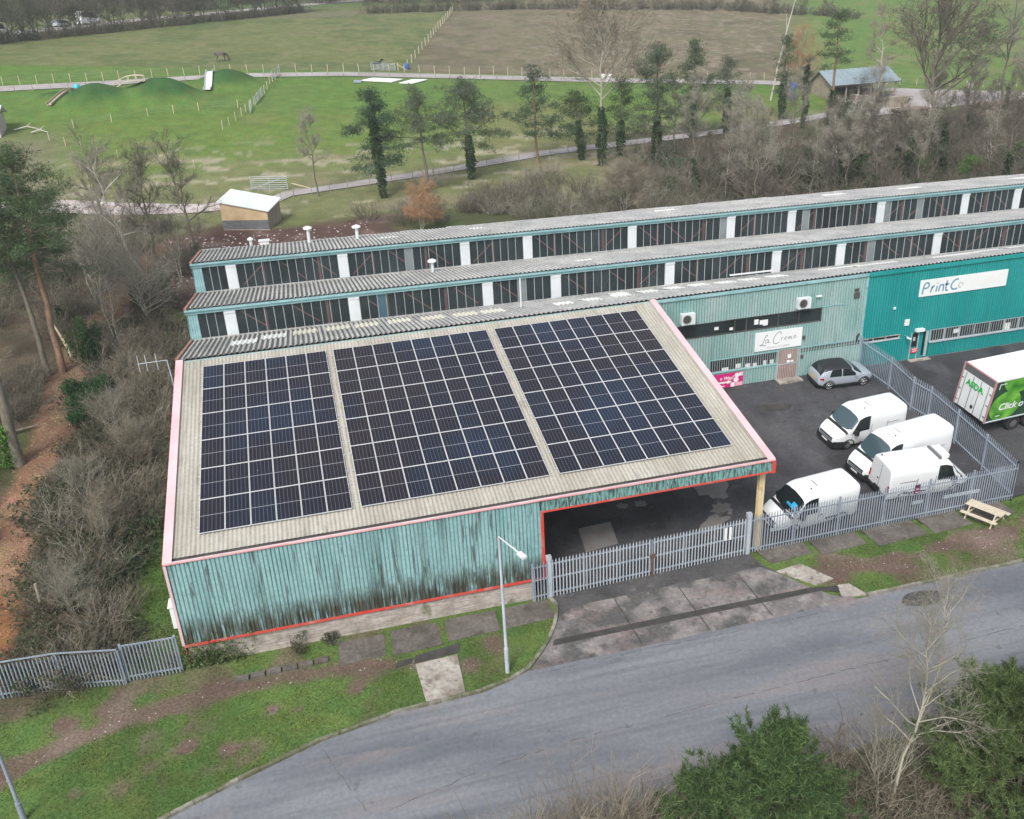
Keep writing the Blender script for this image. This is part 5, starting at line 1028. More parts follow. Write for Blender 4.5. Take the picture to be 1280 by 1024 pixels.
    z = yardz(6.0)+.03; t.matrix_world = Matrix.Translation((45.62, 6.0, z)) @ Matrix.Rotation(TILT, 4, 'X') @ Matrix.Rotation(math.radians(4.), 4, 'Z')
trailer()
# ---------------------------------------------------------------- field shelter, barn, hut
def shelter():
    z = 6.0; t = thing('field_shelter', 'white roofed plywood field shelter at the bend of the rubble track', 'shelter', (2, 63, z))
    FL, FR, BR, BL = (-1.05, 61.9), (3.65, 60.45), (5.0, 63.75), (.3, 65.2); zt = dict(FL=9.05, FR=7.95, BR=8.5, BL=9.6)
    c = ((FL[0]+BR[0])/2, (FL[1]+BR[1])/2); ex = lambda p_, k=1.09: (c[0]+(p_[0]-c[0])*k, c[1]+(p_[1]-c[1])*k)
    b = B(); b.prism([(*ex(FL), 9.12), (*ex(FR), 7.96), (*ex(BR), 8.54), (*ex(BL), 9.7)], (0, 0, .09)); b.obj('roof', M['shedroof'], t)
    md = 7.2
    b = B(); b.poly([(*FL, md), (*FR, md-.1), (*FR, zt['FR']), (*FL, zt['FL'])]); b.obj('plywood_wall', M['ply'], t)
    b = B(); b.prism([(*FL, z), (*FR, z-.15), (*FR, md-.1), (*FL, md)], (-.02, -.06, 0)); b.obj('lower_boarding', M['shedgrey'], t)
    b = B(); b.poly([(*FR, z-.2), (*BR, z), (*BR, zt['BR']), (*FR, zt['FR'])]); b.poly([(*FL, z), (*BL, z), (*BL, zt['BL']), (*FL, zt['FL'])]); b.poly([(*BR, z), (*BL, z), (*BL, zt['BL']), (*BR, zt['BR'])]); b.obj('side_wall', M['woodgrey'], t)
    b = B(); b.bar((FL[0], FL[1]-.12, z+.18), (FR[0], FR[1]-.12, z+.02), .1, .12); b.obj('sill_beam', M['wood'], t)
shelter()
def barn():
    x0, x1, y0, y1 = 95.2, 107.2, 101.6, 108.2; z = H(101, 102)-.2
    t = thing('open_barn', 'open fronted barn with pitched blue grey metal roof', 'barn', (101, 105, z))
    ze, zr, ym = z+2.9, z+5.0, 105.4
    b = B(); s = math.hypot(ym-y0+.4, zr-ze); b.sheet((x0-.5, y0-.4, ze-.05), (1, 0, .0), (0, (ym-y0+.4)/s, (zr-ze)/s), x1-x0+1, s, .9, .06, N=(0, -1, 1.4)); b.obj('roof_slope', M['barnroof'], t)
    b = B(); b.prism([(x0-.5, ym, zr), (x0-.5, y1+.3, ze), (x0-.5, y1+.3, ze-.08), (x0-.5, ym, zr-.08)], (x1-x0+1, 0, 0)); b.obj('roof_slope', M['barnroof'], t)
    b = B(); b.box(x0-.5, x1+.5, y0-.52, y0-.38, ze-.12, ze+.02); b.obj('gutter', M['gutter'], t)
    for x in np.linspace(x0+.2, x1-.2, 6):
        b = B(); b.box(x-.1, x+.1, y0-.1, y0+.1, z, ze); b.obj('post', M['woodgrey'], t)
    b = B(); b.box(x0, x1, y1-.1, y1, z, ze); b.poly([(x0, y0, z), (x0, y1, z), (x0, y1, ze), (x0, ym, zr-.1), (x0, y0, ze)]); b.obj('boarded_wall', M['woodgrey'], t)
    b = B(); b.box(x0+.3, x1-3, 103.5, 107.8, z, z+1.7); b.obj('stored_bale', M['interior'], t)
barn()
def log_stack(lbl, x, y, w_, n_, rows, r=.17, ln=2.6):
    z = H(x, y); t = thing('log_stack', lbl, 'log stack', (x, y, z)); b = B(); rn = random.Random(int(x*10))
    for j in range(rows):
        for i in range(n_-j % 2): cx = x+(i-n_/2+.5*(j % 2))*2*r+rn.uniform(-.03, .03); cz = z+r+j*r*1.75; b.tube([(cx, y-ln/2+rn.uniform(-.15, .1), cz), (cx, y+ln/2, cz)], r*rn.uniform(.8, 1.05), 7)
    b.obj('log', M['log'], t)
def wood_pile(lbl, x, y, w_, d_, hgt, m='woodgrey'):
    z = H(x, y)-.1; t = thing('timber_stack', lbl, 'timber stack', (x, y, z)); b = B(); rn = random.Random(int(x*7)); zz = 0
    while zz < hgt:
        yy = -d_/2
        while yy < d_/2: l_ = w_*rn.uniform(.8, 1.05); o_ = rn.uniform(-.3, .3); b.box(x-l_/2+o_, x+l_/2+o_, y+yy, y+yy+.24, z+zz, z+zz+.13); yy += .27
        zz += .15
    b.obj('plank', M[m], t)
wood_pile('stack of grey sawn timber in front of the barn', 103.6, 97.2, 5.5, 2.0, 1.5)
log_stack('rough log stack below the barn yard edge', 103.5, 92.2, 5, 15, 3, .18)
o = thing('concrete_bay', 'plain pale block wall at the left end of the timber stack', 'wall', (98.4, 96.8, H(98, 97))); b = B(); z = H(98, 97); b.box(97.2, 100.0, 96.7, 97.0, z-.4, z+2.1); b.box(97.2, 97.5, 97, 99.5, z-.4, z+2.1); b.obj('block_wall', M['concrete'], o)
log_stack('dark log bank along the right edge of the barn yard', 120.5, 92.6, 9, 24, 3, .2, 3)
wood_pile('bright cut boards lying on the log bank', 115.0, 90.2, 3.6, 1.4, .5, 'wood')
def tarp_heap():
    x, y = 89.3, 104.0; z = H(x, y); t = thing('tarpaulin_heap', 'blue tarpaulin hung between the ivy clad trunks', 'tarpaulin', (x, y, z)); b = B(); rn = random.Random(2); vs = []
    for j in range(6):
        for i in range(6): vs.append((x-.6+i*.24, y+rn.uniform(-.25, .25)+(.5-abs(i-2.5)*.1), z+.0+j*.62*(1-.06*abs(i-2.5))))
    b.add(vs, [(j*6+i, j*6+i+1, (j+1)*6+i+1, (j+1)*6+i) for j in range(5) for i in range(5)], 0, True); b.obj('sheet', M['tarp'], t)
tarp_heap()
def hut():
    x1, y0 = -30.3, 101.6; z = H(-31, 102)-.15; t = thing('white_hut', 'small pale hut with white roof at the left picture edge', 'hut', (-32, 103, z))
    b = B(); b.box(-35, x1, y0, y0+4, z, z+2.9); b.obj('wall', mat('pale_pinkish_wall', (.5, .45, .43)), t)
    b = B(); b.prism([(-35.3, y0-.5, z+2.9), (x1+.55, y0-.5, z+2.9), (x1+.55, y0+2, z+3.9), (-35.3, y0+2, z+3.9)], (0, 0, .12)); b.prism([(-35.3, y0+4.4, z+2.9), (x1+.55, y0+4.4, z+2.9), (x1+.55, y0+2, z+3.9), (-35.3, y0+2, z+3.9)], (0, 0, .1)); b.obj('roof', M['shedroof'], t)
hut()
for x, y, l_, lbl in ((-27.5, 104, 3.2, 'bleached fallen branch beside the white hut'), (-25.6, 102.5, 2.2, 'smaller bleached branch right of the white hut')):
    z = H(x, y); b = B(); b.tube([(x-l_/2, y, z+.2), (x, y+.3, z+.5), (x+l_/2, y-.4, z+.15)], [.12, .1, .05], 6); b.tube([(x, y+.3, z+.5), (x+.5, y+1, z+.9)], [.08, .03], 5); o = b.obj('fallen_branch', M['birch']); tag(o, lbl, 'branch')
# ---------------------------------------------------------------- field fences: every post counted in its fence
def post_fence(name, lbl, pts, gap, hgt, r=.055, m='post', wires=(.5, .85, 1.15), jit=.03, wr=.012):
    t = thing(name, lbl, 'fence', (pts[0][0], pts[0][1], H(*pts[0]))); tot = [0]; k_ = 0
    line = []
    for a, c in zip(pts[:-1], pts[1:]):
        k = max(1, round(math.dist(a, c)/gap))
        for i in range(k): line.append((a[0]+(c[0]-a[0])*i/k, a[1]+(c[1]-a[1])*i/k))
    line.append(pts[-1]); rn = random.Random(len(line))
    proto = None
    for x, y in line[:100]:
        z = H(x, y)
        if proto is None:
            b = B(); b.tube([(0, 0, -.3), (0, 0, 1)], r, 6); proto = b.obj('post', M[m]); o = proto
        else: o = proto.copy(); COL.objects.link(o)
        o.parent = t; o.location = Vector((x, y, z))-WL[t]; o.scale = (1, 1, hgt*rn.uniform(.93, 1.05)); o.rotation_euler = (rn.uniform(-jit, jit), rn.uniform(-jit, jit), 0)
    b = B()
    for wz in wires:
        for a, c in zip(line[:-1], line[1:]): b.tube([(a[0], a[1], H(*a)+wz*hgt/1.25), (c[0], c[1], H(*c)+wz*hgt/1.25)], wr, 3, cap=False)
    b.obj('wire', M['wire'], t); return t
TR = [(-62, 126.8), (-34.2, 122.6), (-17.2, 124.5), (-.2, 127.4), (18, 127), (40.7, 123), (62.4, 119.1), (90.7, 114.9)]
post_fence('wire_fence', 'post and wire fence with pale posts along the far side of the farm track', offs(TR, 1.9), 2.5, 1.35)
post_fence('wire_fence', 'lower post and wire fence along the near side of the farm track', offs(TR, -1.8), 2.6, 1.05, .045, 'woodgrey')
post_fence('wire_fence', 'white post fence climbing the hill between the olive and brown fields', [(29.5, 130.5), (38, 158), (46, 185), (53.5, 211)], 4.6, 1.45, .085)
post_fence('wire_fence', 'short white posts dividing the green field from the playground', [(-1.6, 101.0), (1.1, 106.5), (4.2, 115.4), (7.2, 126.0)], 1.9, 1.2, .06)
post_fence('wire_fence', 'sagging line of pale posts below the grassy mounds', [(-21.5, 104), (-12, 108.0), (-5, 109.5), (0.6, 110.5)], 4.5, 1.2, .06)
post_fence('wire_fence', 'old pale posts at the lower edge of the playground field', [(-24, 99.5), (-17.2, 93), (-9.5, 88.5), (-5, 86)], 3.2, 1.1, .05)
post_fence('wire_fence', 'dark post fence beside the lower farm path', offs([(4, 71), (6, 73.5), (12.7, 75.1), (26.3, 78.7), (40.4, 83.3), (51.4, 85.3), (71.5, 88.8), (84, 92)], -1.5), 2.6, 1.15, .045, 'woodgrey')
post_fence('wire_fence', 'pale posts at the far edge of the barn yard', [(104, 111), (115, 111.5), (135, 106)], 3, 1.2, .06)
def field_gate(lbl, a, c, hgt=1.25, m='galvlight', bars=6):
    t = thing('field_gate', lbl, 'gate', (a[0], a[1], H(*a))); b = B(); za, zc = H(*a), H(*c)
    for k in range(bars): q = .15+(hgt-.15)*k/(bars-1); b.tube([(a[0], a[1], za+q), (c[0], c[1], zc+q)], .03, 5)
    for s in (0, .5, 1): x, y, z = a[0]+(c[0]-a[0])*s, a[1]+(c[1]-a[1])*s, za+(zc-za)*s; b.tube([(x, y, z+.05), (x, y, z+hgt+.05)], .035, 5)
    b.bar((a[0], a[1], za+.15), (c[0], c[1], zc+hgt), .05); b.obj('gate_frame', M[m], t)
field_gate('white field gate on the far side of the track with a black pony behind it', (23.0, 129.3), (27.0, 128.5))
field_gate('tubular metal gate behind the white roofed field shelter', (1.9, 76.2), (6.1, 75.3), 1.6, bars=7)
field_gate('pale gate leaf at the playground fence, standing upright', (3.2, 111.5), (4.4, 116.0), 1.3, 'galvlight')
field_gate('pale gate leaf hanging crooked at the playground fence', (2.3, 107.4), (2.6, 110.0), 1.4, 'galvlight', 4)
field_gate('pale gate at the farm track end of the playground fence', (6.2, 124.2), (7.6, 127.2), 1.4)
field_gate('dark rail gate left of the barn trees', (84, 117.2), (89, 116.4), 1.3, 'woodgrey')
# boards lying in the green field
def boards(lbl, pts, m='whitewall'):
    b = B(); b.prism([(x, y, H(x, y)+.12) for x, y in pts], (0, 0, .12)); o = b.obj('flat_panel', M[m]); tag(o, lbl, 'panel')
boards('long white panel lying flat in the green field by the track', [(20.3, 122.2), (25.2, 120.9), (27.3, 122.4), (22.5, 123.6)])
boards('second white panel lying flat right of the long one', [(26.4, 120.2), (28.6, 119.8), (31.4, 121.8), (28.9, 122.1)])
boards('small grey sheet lying left of the white panels', [(19.0, 121.3), (20.2, 121.0), (20.6, 122.2), (19.3, 122.4)], 'galv')
def drum(lbl, x, y, m, r=.42, hgt=.95):
    z = H(x, y); t = thing('plastic_drum', lbl, 'drum', (x, y, z)); b = B(); b.tube([(x, y, z), (x, y, z+.05), (x, y, z+hgt*.5), (x, y, z+hgt-.05), (x, y, z+hgt)], [r*.94, r, r*1.03, r, r*.9], 14); b.obj('barrel', M[m], t); b = B(); b.tube([(x, y, z+hgt+.002), (x, y, z+hgt+.05)], r*.7, 12); b.obj('lid', M[m], t)
drum('blue plastic drum beside the wooden brace at the track gate', 29.2, 129.6, 'tarp')
drum('white tub on the track, left of a pair', 62.0, 120.6, 'whitewall', .42, .7); drum('white tub on the track, right of a pair', 63.2, 120.4, 'whitewall', .42, .7)
drum('white tub among the trees on the barn yard', 126.4, 107.2, 'whitewall', .55, .7)
o = thing('timber_brace', 'pale timber brace post right of the white field gate', 'brace', (27.6, 128.5, H(27.6, 128.5))); b = B(); z = H(28, 128.4); b.tube([(27.5, 128.5, z-.1), (27.5, 128.5, z+1.4)], .08, 6); b.tube([(27.5, 128.5, z+1.1), (29.0, 128.2, z+.1)], .06, 5); b.obj('timber', M['post'], o)
o = thing('timber_rail', 'loose pale rail lying beside the gate behind the shelter', 'rail', (8, 75.4, H(8, 75.4))); b = B(); b.tube([(6.6, 76.2, H(6.6, 76.2)+.5), (8.7, 75.0, H(8.7, 75)+.1)], .06, 5); b.obj('timber', M['post'], o)
# playground
def slide(lbl, a, c, m, w_, head=None):
    t = thing('slide', lbl, 'slide', (c[0], c[1], H(*c))); k = 8; L_, R_ = [], []; d = Vector((c[0]-a[0], c[1]-a[1], 0)).normalized(); nrm = Vector((-d.y, d.x, 0))
    P_ = []
    for i in range(k+1): s = i/k; x, y = a[0]+(c[0]-a[0])*s, a[1]+(c[1]-a[1])*s; P_.append(Vector((x, y, H(x, y)+.28+.1*math.sin(s*6))))
    b = B(); vs = []
    for p_ in P_: vs += [p_-nrm*w_/2+Vector((0, 0, .22)), p_-nrm*w_/2, p_+nrm*w_/2, p_+nrm*w_/2+Vector((0, 0, .22))]
    b.add(vs, [(4*i+j, 4*i+j+1, 4*i+5+j, 4*i+4+j) for i in range(k) for j in range(3)]); b.obj('chute', M[m], t)
    b = B()
    for s in (-1, 1): b.tube([p_+nrm*s*w_/2+Vector((0, 0, .24)) for p_ in P_], .05, 5)
    b.obj('side_rail', M[m], t)
    if head: b = B(); p_ = P_[0]; b.tube([p_+Vector((0, 0, -.3)), p_+Vector((0, 0, .6)), p_-d*.1+Vector((0, 0, 1.0))], [.6, .65, .45], 10); b.obj('entry_hood', M[head], t)
slide('tan slide with turquoise entry hood on the left grassy mound', (-22.6, 118.6), (-25.8, 112.6), 'slide_wood', .9, 'slide_blue')
slide('pale metal slide on the small right grassy mound', (-2.9, 123.6), (-3.9, 117.6), 'slide_metal', 1.1)
def bridge():
    t = thing('wooden_bridge', 'arched wooden play bridge between the grassy mounds', 'bridge', (-15.5, 119.5, H(-15.5, 119.5))); b = B(); rl = B()
    for i in range(16): s = i/15; x = -17.6+4.6*s; y = 119.8+.2*s; z = max(H(x, y), H(-17.6, 119.8)*(1-s)+H(-13, 120)*s)+.35+.5*math.sin(math.pi*s); b.box(x-.13, x+.13, y-.7, y+.7, z, z+.09)
    b.obj('deck', M['wood'], t)
    for sy in (-.7, .7):
        pts = [(-17.6+4.6*s, 119.8+.2*s+sy, max(H(-17.6+4.6*s, 119.8), H(-17.6, 119.8)*(1-s)+H(-13, 120)*s)+1.15+.5*math.sin(math.pi*s)) for s in np.linspace(0, 1, 9)]; rl.tube(pts, .06, 5)
        for p_ in pts[::2]: rl.tube([(p_[0], p_[1], p_[2]-.85), p_], .05, 5)
    rl.obj('rail', M['wood'], t)
bridge()
# ---------------------------------------------------------------- animals
def equine(name, lbl, x, y, rz, sz, m, grazing, extra=None, cat='horse'):
    """one skinned body with jointed legs, arched neck and shaped head, standing in the field"""
    J = {}; E_ = []
    def P(k, x_, y_, z_, r, par=None, r2=None): J[k] = ((x_, y_, z_), (r, r2 or r)); E_.append((par, k)) if par else None
    P('pelvis', -.55, 0, 1.28, .27); P('loin', -.2, 0, 1.24, .27, 'pelvis'); P('barrel', .15, 0, 1.18, .29, 'loin'); P('chest', .52, 0, 1.2, .27, 'barrel')
    P('tailh', -.82, 0, 1.32, .07, 'pelvis'); P('tail1', -.95, 0, 1.1, .06, 'tailh'); P('tail2', -.98, 0, .62, .04, 'tail1')
    if grazing: nk = [(.8, 0, 1.12, .17), (1.05, 0, .82, .125), (1.2, 0, .52, .12), (1.16, 0, .3, .10), (1.08, 0, .1, .065)]
    else: nk = [(.76, 0, 1.42, .18), (.95, 0, 1.68, .13), (1.08, 0, 1.84, .12), (1.28, 0, 1.72, .10), (1.5, 0, 1.56, .065)]
    pr = 'chest'
    for i, q in enumerate(nk): P('n%d' % i, *q, pr); pr = 'n%d' % i
    for s in (-1, 1):
        P('e%d' % s, nk[2][0]-.05, s*.09, nk[2][2]+(.12 if not grazing else .06), .028, 'n2')
        P('hs%d' % s, -.58, s*.16, 1.0, .17, 'pelvis'); P('hk%d' % s, -.45, s*.17, .78, .1, 'hs%d' % s); P('hh%d' % s, -.72, s*.16, .5, .055, 'hk%d' % s); P('hf%d' % s, -.7, s*.16, .16, .045, 'hh%d' % s); P('ho%d' % s, -.64, s*.16, .03, .06, 'hf%d' % s)
        P('fs%d' % s, .5, s*.16, .95, .13, 'chest'); P('fk%d' % s, .52, s*.15, .48, .06, 'fs%d' % s); P('ff%d' % s, .52, s*.15, .16, .045, 'fk%d' % s); P('fo%d' % s, .57, s*.15, .03, .06, 'ff%d' % s)
    ks = list(J); me = bpy.data.meshes.new('body'); me.from_pydata([J[k][0] for k in ks], [(ks.index(a), ks.index(c)) for a, c in E_], []); o = bpy.data.objects.new(name, me); COL.objects.link(o)
    sk = o.modifiers.new('skin', 'SKIN'); ss = o.modifiers.new('sub', 'SUBSURF'); ss.levels = ss.render_levels = 2
    for k, v in zip(ks, me.skin_vertices[0].data): v.radius = J[k][1]; v.use_root = (k == 'pelvis')
    me.materials.append(m); dg = bpy.context.evaluated_depsgraph_get(); em = bpy.data.meshes.new_from_object(o.evaluated_get(dg)); o.modifiers.clear(); o.data = em
    for p_ in em.polygons: p_.use_smooth = True
    WL[o] = Vector((0, 0, 0)); tag(o, lbl, cat)
    b = B()
    for i in range(9): a = i/8; q0, q1 = nk[0], nk[2]; xx, zz = q0[0]+(q1[0]-q0[0])*a, q0[2]+(q1[2]-q0[2])*a; b.tube([(xx-.08, 0, zz+.1), (xx-.16, 0, zz+.1+.06)], [.07, .02], 5)
    b.obj('mane', M['ponyblack'], o)
    if extra: extra(o, nk)
    o.location = (x, y, H(x, y)-.01); o.rotation_euler = (0, 0, rz); o.scale = (sz, sz, sz); return o
def rug(o, nk):
    b = B(); vs = []; xs_ = np.linspace(-.72, .38, 6)
    for x_ in xs_:
        for a in np.linspace(-1.9, 1.9, 9): vs.append((x_, .36*math.sin(a), 1.16+.36*math.cos(a) if abs(a) < 1.6 else 1.16+.36*math.cos(a)-.12))
    b.add(vs, [(i*9+j, (i+1)*9+j, (i+1)*9+j+1, i*9+j+1) for i in range(5) for j in range(8)], 0, True); b.obj('rug', M['rug'], o)
equine('horse', 'dark brown horse grazing alone in the upper field', -1.9, 138.5, .05, 1.1, M['horse'], True, rug)
def blaze(o, nk):
    b = B(); p_ = nk[3]; b.bar((p_[0]-.08, 0, p_[2]+.1), (p_[0]+.1, 0, p_[2]-.02), .1, .02); b.obj('face_blaze', M['whitewall'], o)
equine('pony', 'black pony with white face standing behind the white field gate', 24.2, 130.2, math.radians(12), .85, M['ponyblack'], False, blaze, 'pony')
# ---------------------------------------------------------------- vegetation
def seg_mesh(P0, P1, R0, R1, n=3):
    P0, P1 = np.asarray(P0, float), np.asarray(P1, float); R0, R1 = np.asarray(R0, float), np.asarray(R1, float)
    d = P1-P0; d /= np.maximum(np.linalg.norm(d, axis=1, keepdims=True), 1e-9)
    ref = np.where(np.abs(d[:, 2:3]) > .9, np.array([[1., 0, 0]]), np.array([[0, 0, 1.]])); a = np.cross(d, ref); a /= np.linalg.norm(a, axis=1, keepdims=True); b = np.cross(d, a)
    an = 2*np.pi*np.arange(n)/n; ring = a[:, None]*np.cos(an)[None, :, None]+b[:, None]*np.sin(an)[None, :, None]
    V = np.concatenate([P0[:, None]+ring*R0[:, None, None], P1[:, None]+ring*R1[:, None, None]], 1).reshape(-1, 3)
    base = (np.arange(len(P0))*2*n)[:, None]; j = np.arange(n)[None]; jj = (j+1) % n
    Q = np.stack([base+j, base+jj, base+n+jj, base+n+j], -1).reshape(-1, 4)
    return V, Q
class Segs:
    def __init__(s): s.a = []; s.b = []; s.r = []; s.t = []
    def chain(s, pts, r0, r1):
        k = len(pts)-1
        for i in range(k): s.a.append(pts[i]); s.b.append(pts[i+1]); s.r.append(r0+(r1-r0)*i/k); s.t.append(r0+(r1-r0)*(i+1)/k)
    def to(s, b, mi=0, n=3):
        if s.a: b.np_mesh(*seg_mesh(s.a, s.b, s.r, s.t, n), mi)
def blades(C, size, k, rng, wid=.3, up=0., jitter=.25):
    C = np.repeat(np.asarray(C, float), k, 0); m = len(C); d = rng.normal(size=(m, 3)); d[:, 2] += up; d /= np.linalg.norm(d, axis=1, keepdims=True)
    s_ = rng.normal(size=(m, 3)); s_ = np.cross(d, s_); s_ /= np.maximum(np.linalg.norm(s_, axis=1, keepdims=True), 1e-6)
    L_ = size*rng.uniform(.6, 1.25, (m, 1)); C = C+rng.normal(size=(m, 3))*size*jitter
    return np.stack([C-s_*L_*wid*.5, C+s_*L_*wid*.5, C+d*L_], 1)
def wander(p, d, L_, k, rng, curl=.15, up=0.):
    pts = [np.array(p, float)]; d = np.array(d, float)
    for i in range(k): d = d+rng.normal(size=3)*curl; d[2] += up; d /= np.linalg.norm(d); pts.append(pts[-1]+d*L_/k)
    return pts, d
def pine(name, lbl, h, w_, seed, leaf='pineleaf', c0=.42, trunkm='barkpine', ivy=0., lean=(0, 0), dens=1., fs=.34, shape='dome', nl=44, group=None, cat='pine tree', shoots=False):
    rng = np.random.RandomState(seed); t = thing(name, lbl, cat, (0, 0, 0), group); R = h*.013+.05
    k = 9; tp = [np.array([lean[0]*(i/k)**1.3+rng.normal()*.06*(i > 0), lean[1]*(i/k)**1.3+rng.normal()*.06*(i > 0), h*i/k*.97]) for i in range(k+1)]; tp[0][2] = -.6
    def at(f): q = f*k; i = min(int(q), k-1); return tp[i]+(tp[i+1]-tp[i])*(q-i)
    b = B(); b.tube(tp, [R*(1.25 if i == 0 else 1-.8*i/k) for i in range(k+1)], 8, cap=False); sg_ = Segs(); cl = []
    for i in range(nl):
        f = c0+(1-c0)*(i+rng.rand())/nl; u = (f-c0)/(1-c0)
        prof = (.55+.45*math.sin(math.pi*min(1, u*1.05+.12)))*(1-.55*u**2.2) if shape == 'dome' else ((1-u)**.75*.95+.1 if shape == 'cone' else .75*(1-u)**.4+.25)
        if rng.rand() < .16: prof *= .45
        L_ = w_*.68*prof*rng.uniform(.6, 1.2); az = i*2.4+rng.normal()*.35; el = -.12+.75*u+rng.normal()*.16
        p, dd = wander(at(f), (math.cos(az)*math.cos(el), math.sin(az)*math.cos(el), math.sin(el)), max(L_, .25), 4, rng, .14, .05); sg_.chain(p, .02+.035*(1-u)*h/12, .012)
        for _ in range(max(2, int(4.0*L_*dens/ (fs/.34)))):
            q = rng.uniform(.42, 1.05); j = min(int(q*4), 3); c = p[j]+(p[j+1]-p[j])*(q*4-j)+rng.normal(size=3)*np.array([.26, .26, .10])*(.4+.25*L_); cl.append(c)
    for _ in range(int(14*dens)): cl.append(at(rng.uniform(.93, 1.))+rng.normal(size=3)*np.array([.25, .25, .25]))
    for _ in range(7):                                           # dead snags under the crown
        f = rng.uniform(c0*.5, c0); az = rng.rand()*6.3; p, _d = wander(at(f), (math.cos(az), math.sin(az), .05), rng.uniform(.4, 1.2), 2, rng); sg_.chain(p, .02, .008)
    b.obj('trunk', M[trunkm], t); b = B(); sg_.to(b, 0); b.obj('limb', M['bark'], t)
    cb = B(); cl = np.array(cl)
    if shoots:
        ax = rng.normal(size=cl.shape)*.35; ax[:, 2] = 1; ax[:, :2] += (cl[:, :2])*.22; ax /= np.linalg.norm(ax, axis=1, keepdims=True); ll = rng.uniform(.18, .5, (len(cl), 1)); sub = (cl[:, None]+ax[:, None]*ll[:, None]*np.linspace(0, 1, 7)[None, :, None]).reshape(-1, 3); cb.np_tris(blades(sub, .24, 8, rng, .13, .9, .12))
    else: sub = (cl[:, None]+rng.normal(size=(len(cl), 9, 3))*np.array([.34, .34, .15])*(fs/.3)).reshape(-1, 3); cb.np_tris(blades(sub, fs*.85, 4, rng, .2, .4))
    cb.obj('crown', M[leaf], t)
    if ivy > 0:
        n_ = int(1500*ivy*h/11); f = rng.uniform(.02, ivy, n_)**.9; az = rng.rand(n_)*6.3; rr_ = (R*1.1+.4*np.sin(np.clip(f/ivy, 0, 1)*2.7+.25)*rng.rand(n_)**.6); C = np.array([at(x) for x in f])+np.stack([np.cos(az)*rr_, np.sin(az)*rr_, rng.normal(size=n_)*.1], -1)
        ib = B(); ib.np_tris(blades(C, .26, 2, rng, .8, -.1)); ib.obj('ivy', M['ivy'], t)
    return t
def bare(name, lbl, h, w_, seed, bark='bark', twig='twig', c0=.3, stems=1, ivy=0., lean=(0, 0), lv=3, nb=13, thin=1., spread=.75, group=None, cat='bare tree', el0=.45, fuzz=3, fl=.5):
    rng = np.random.RandomState(seed); t = thing(name, lbl, cat, (0, 0, 0), group); big, tw = Segs(), Segs(); tr = B(); main = None; tips = []
    def grow_(p, d, L_, r, lev):
        pts, dd = wander(p, d, L_, 4 if lev < 2 else 3, rng, .10+.05*lev, .035); (big if lev < 2 else tw).chain(pts, r, r*.45)
        if lev >= lv-1: tips.append(pts[-1]); tips.append(pts[1])
        if lev >= lv: return
        for i in range((8, 8, 6)[min(lev, 2)]):
            q = rng.uniform(.25, 1.0); j = min(int(q*(len(pts)-1)), len(pts)-2); s_ = pts[j]+(pts[j+1]-pts[j])*(q*(len(pts)-1)-j); a = rng.normal(size=3); a -= a.dot(dd)*dd; a /= np.linalg.norm(a); ang = rng.uniform(.4, .85); nd = dd*math.cos(ang)+a*math.sin(ang); nd[2] += .12; grow_(s_, nd/np.linalg.norm(nd), L_*rng.uniform(.38, .62), max(r*.42, .006*thin), lev+1)
    for s_ in range(stems):
        hh = h*(1 if s_ == 0 else rng.uniform(.6, .95)); k = 8; a0 = rng.rand()*6.3; sp = (0 if stems == 1 else .16*h); b0 = np.array([math.cos(a0), math.sin(a0), 0])*(0 if stems == 1 else .15)
        tp = [b0+np.array([lean[0]*(i/k)+math.cos(a0)*sp*(i/k)+rng.normal()*.012*h*(i > 0), lean[1]*(i/k)+math.sin(a0)*sp*(i/k)+rng.normal()*.012*h*(i > 0), hh*i/k*(.93)]) for i in range(k+1)]; tp[0][2] = -.5
        R = (h*.0125+.03)*thin*(1 if stems == 1 else .6); tr.tube(tp, [R*(1.3 if i == 0 else 1-.85*i/k) for i in range(k+1)], 7 if stems == 1 else 5, cap=False); main = main or tp
        for i in range(max(4, nb//(1 if stems == 1 else 2))):
            f = c0+(1-c0)*(i+rng.rand())/(nb//(1 if stems == 1 else 2)); q = min(f, .999)*k; j = int(q); p = tp[j]+(tp[j+1]-tp[j])*(q-j); u = (f-c0)/(1-c0); az = i*2.4+rng.normal()*.4; el = el0+.6*u*(1.35-el0)+rng.normal()*.12
            L_ = w_/2*(1.05-.55*u)*rng.uniform(.75, 1.1)/max(math.cos(el), .5)*spread; grow_(p, (math.cos(az)*math.cos(el), math.sin(az)*math.cos(el), math.sin(el)), L_, R*(.5-.3*u), 1)
    tr.obj('trunk', M[bark], t); b = B(); big.to(b, 0, 4); b.obj('limb', M[bark], t); b = B(); tw.to(b, 0, 3)
    if fuzz and tips: b.np_tris(blades(np.array(tips), fl, fuzz, rng, .035*max(1, h/12), .25, .05))
    b.obj('crown', M[twig], t)
    if ivy > 0:
        n_ = int(1500*ivy*h/11); f = rng.uniform(.01, ivy, n_); az = rng.rand(n_)*6.3; C = np.array([main[min(int(x*8), 7)]+(main[min(int(x*8), 7)+1]-main[min(int(x*8), 7)])*(x*8-min(int(x*8), 7)) for x in f]); rr_ = (.12+h*.03*np.sin(np.clip(f/ivy, 0, 1)*2.7+.3))*rng.rand(n_)**.6; C += np.stack([np.cos(az)*rr_, np.sin(az)*rr_, rng.normal(size=n_)*.1], -1)
        ib = B(); ib.np_tris(blades(C, .28, 2, rng, .8, -.1)); ib.obj('ivy', M['ivy'], t)
    return t
def put(t, x, y, rz=0, s=1., sz=None): t.location = (x, y, H(x, y)); t.rotation_euler = (0, 0, rz); t.scale = (s, s, sz or s); return t
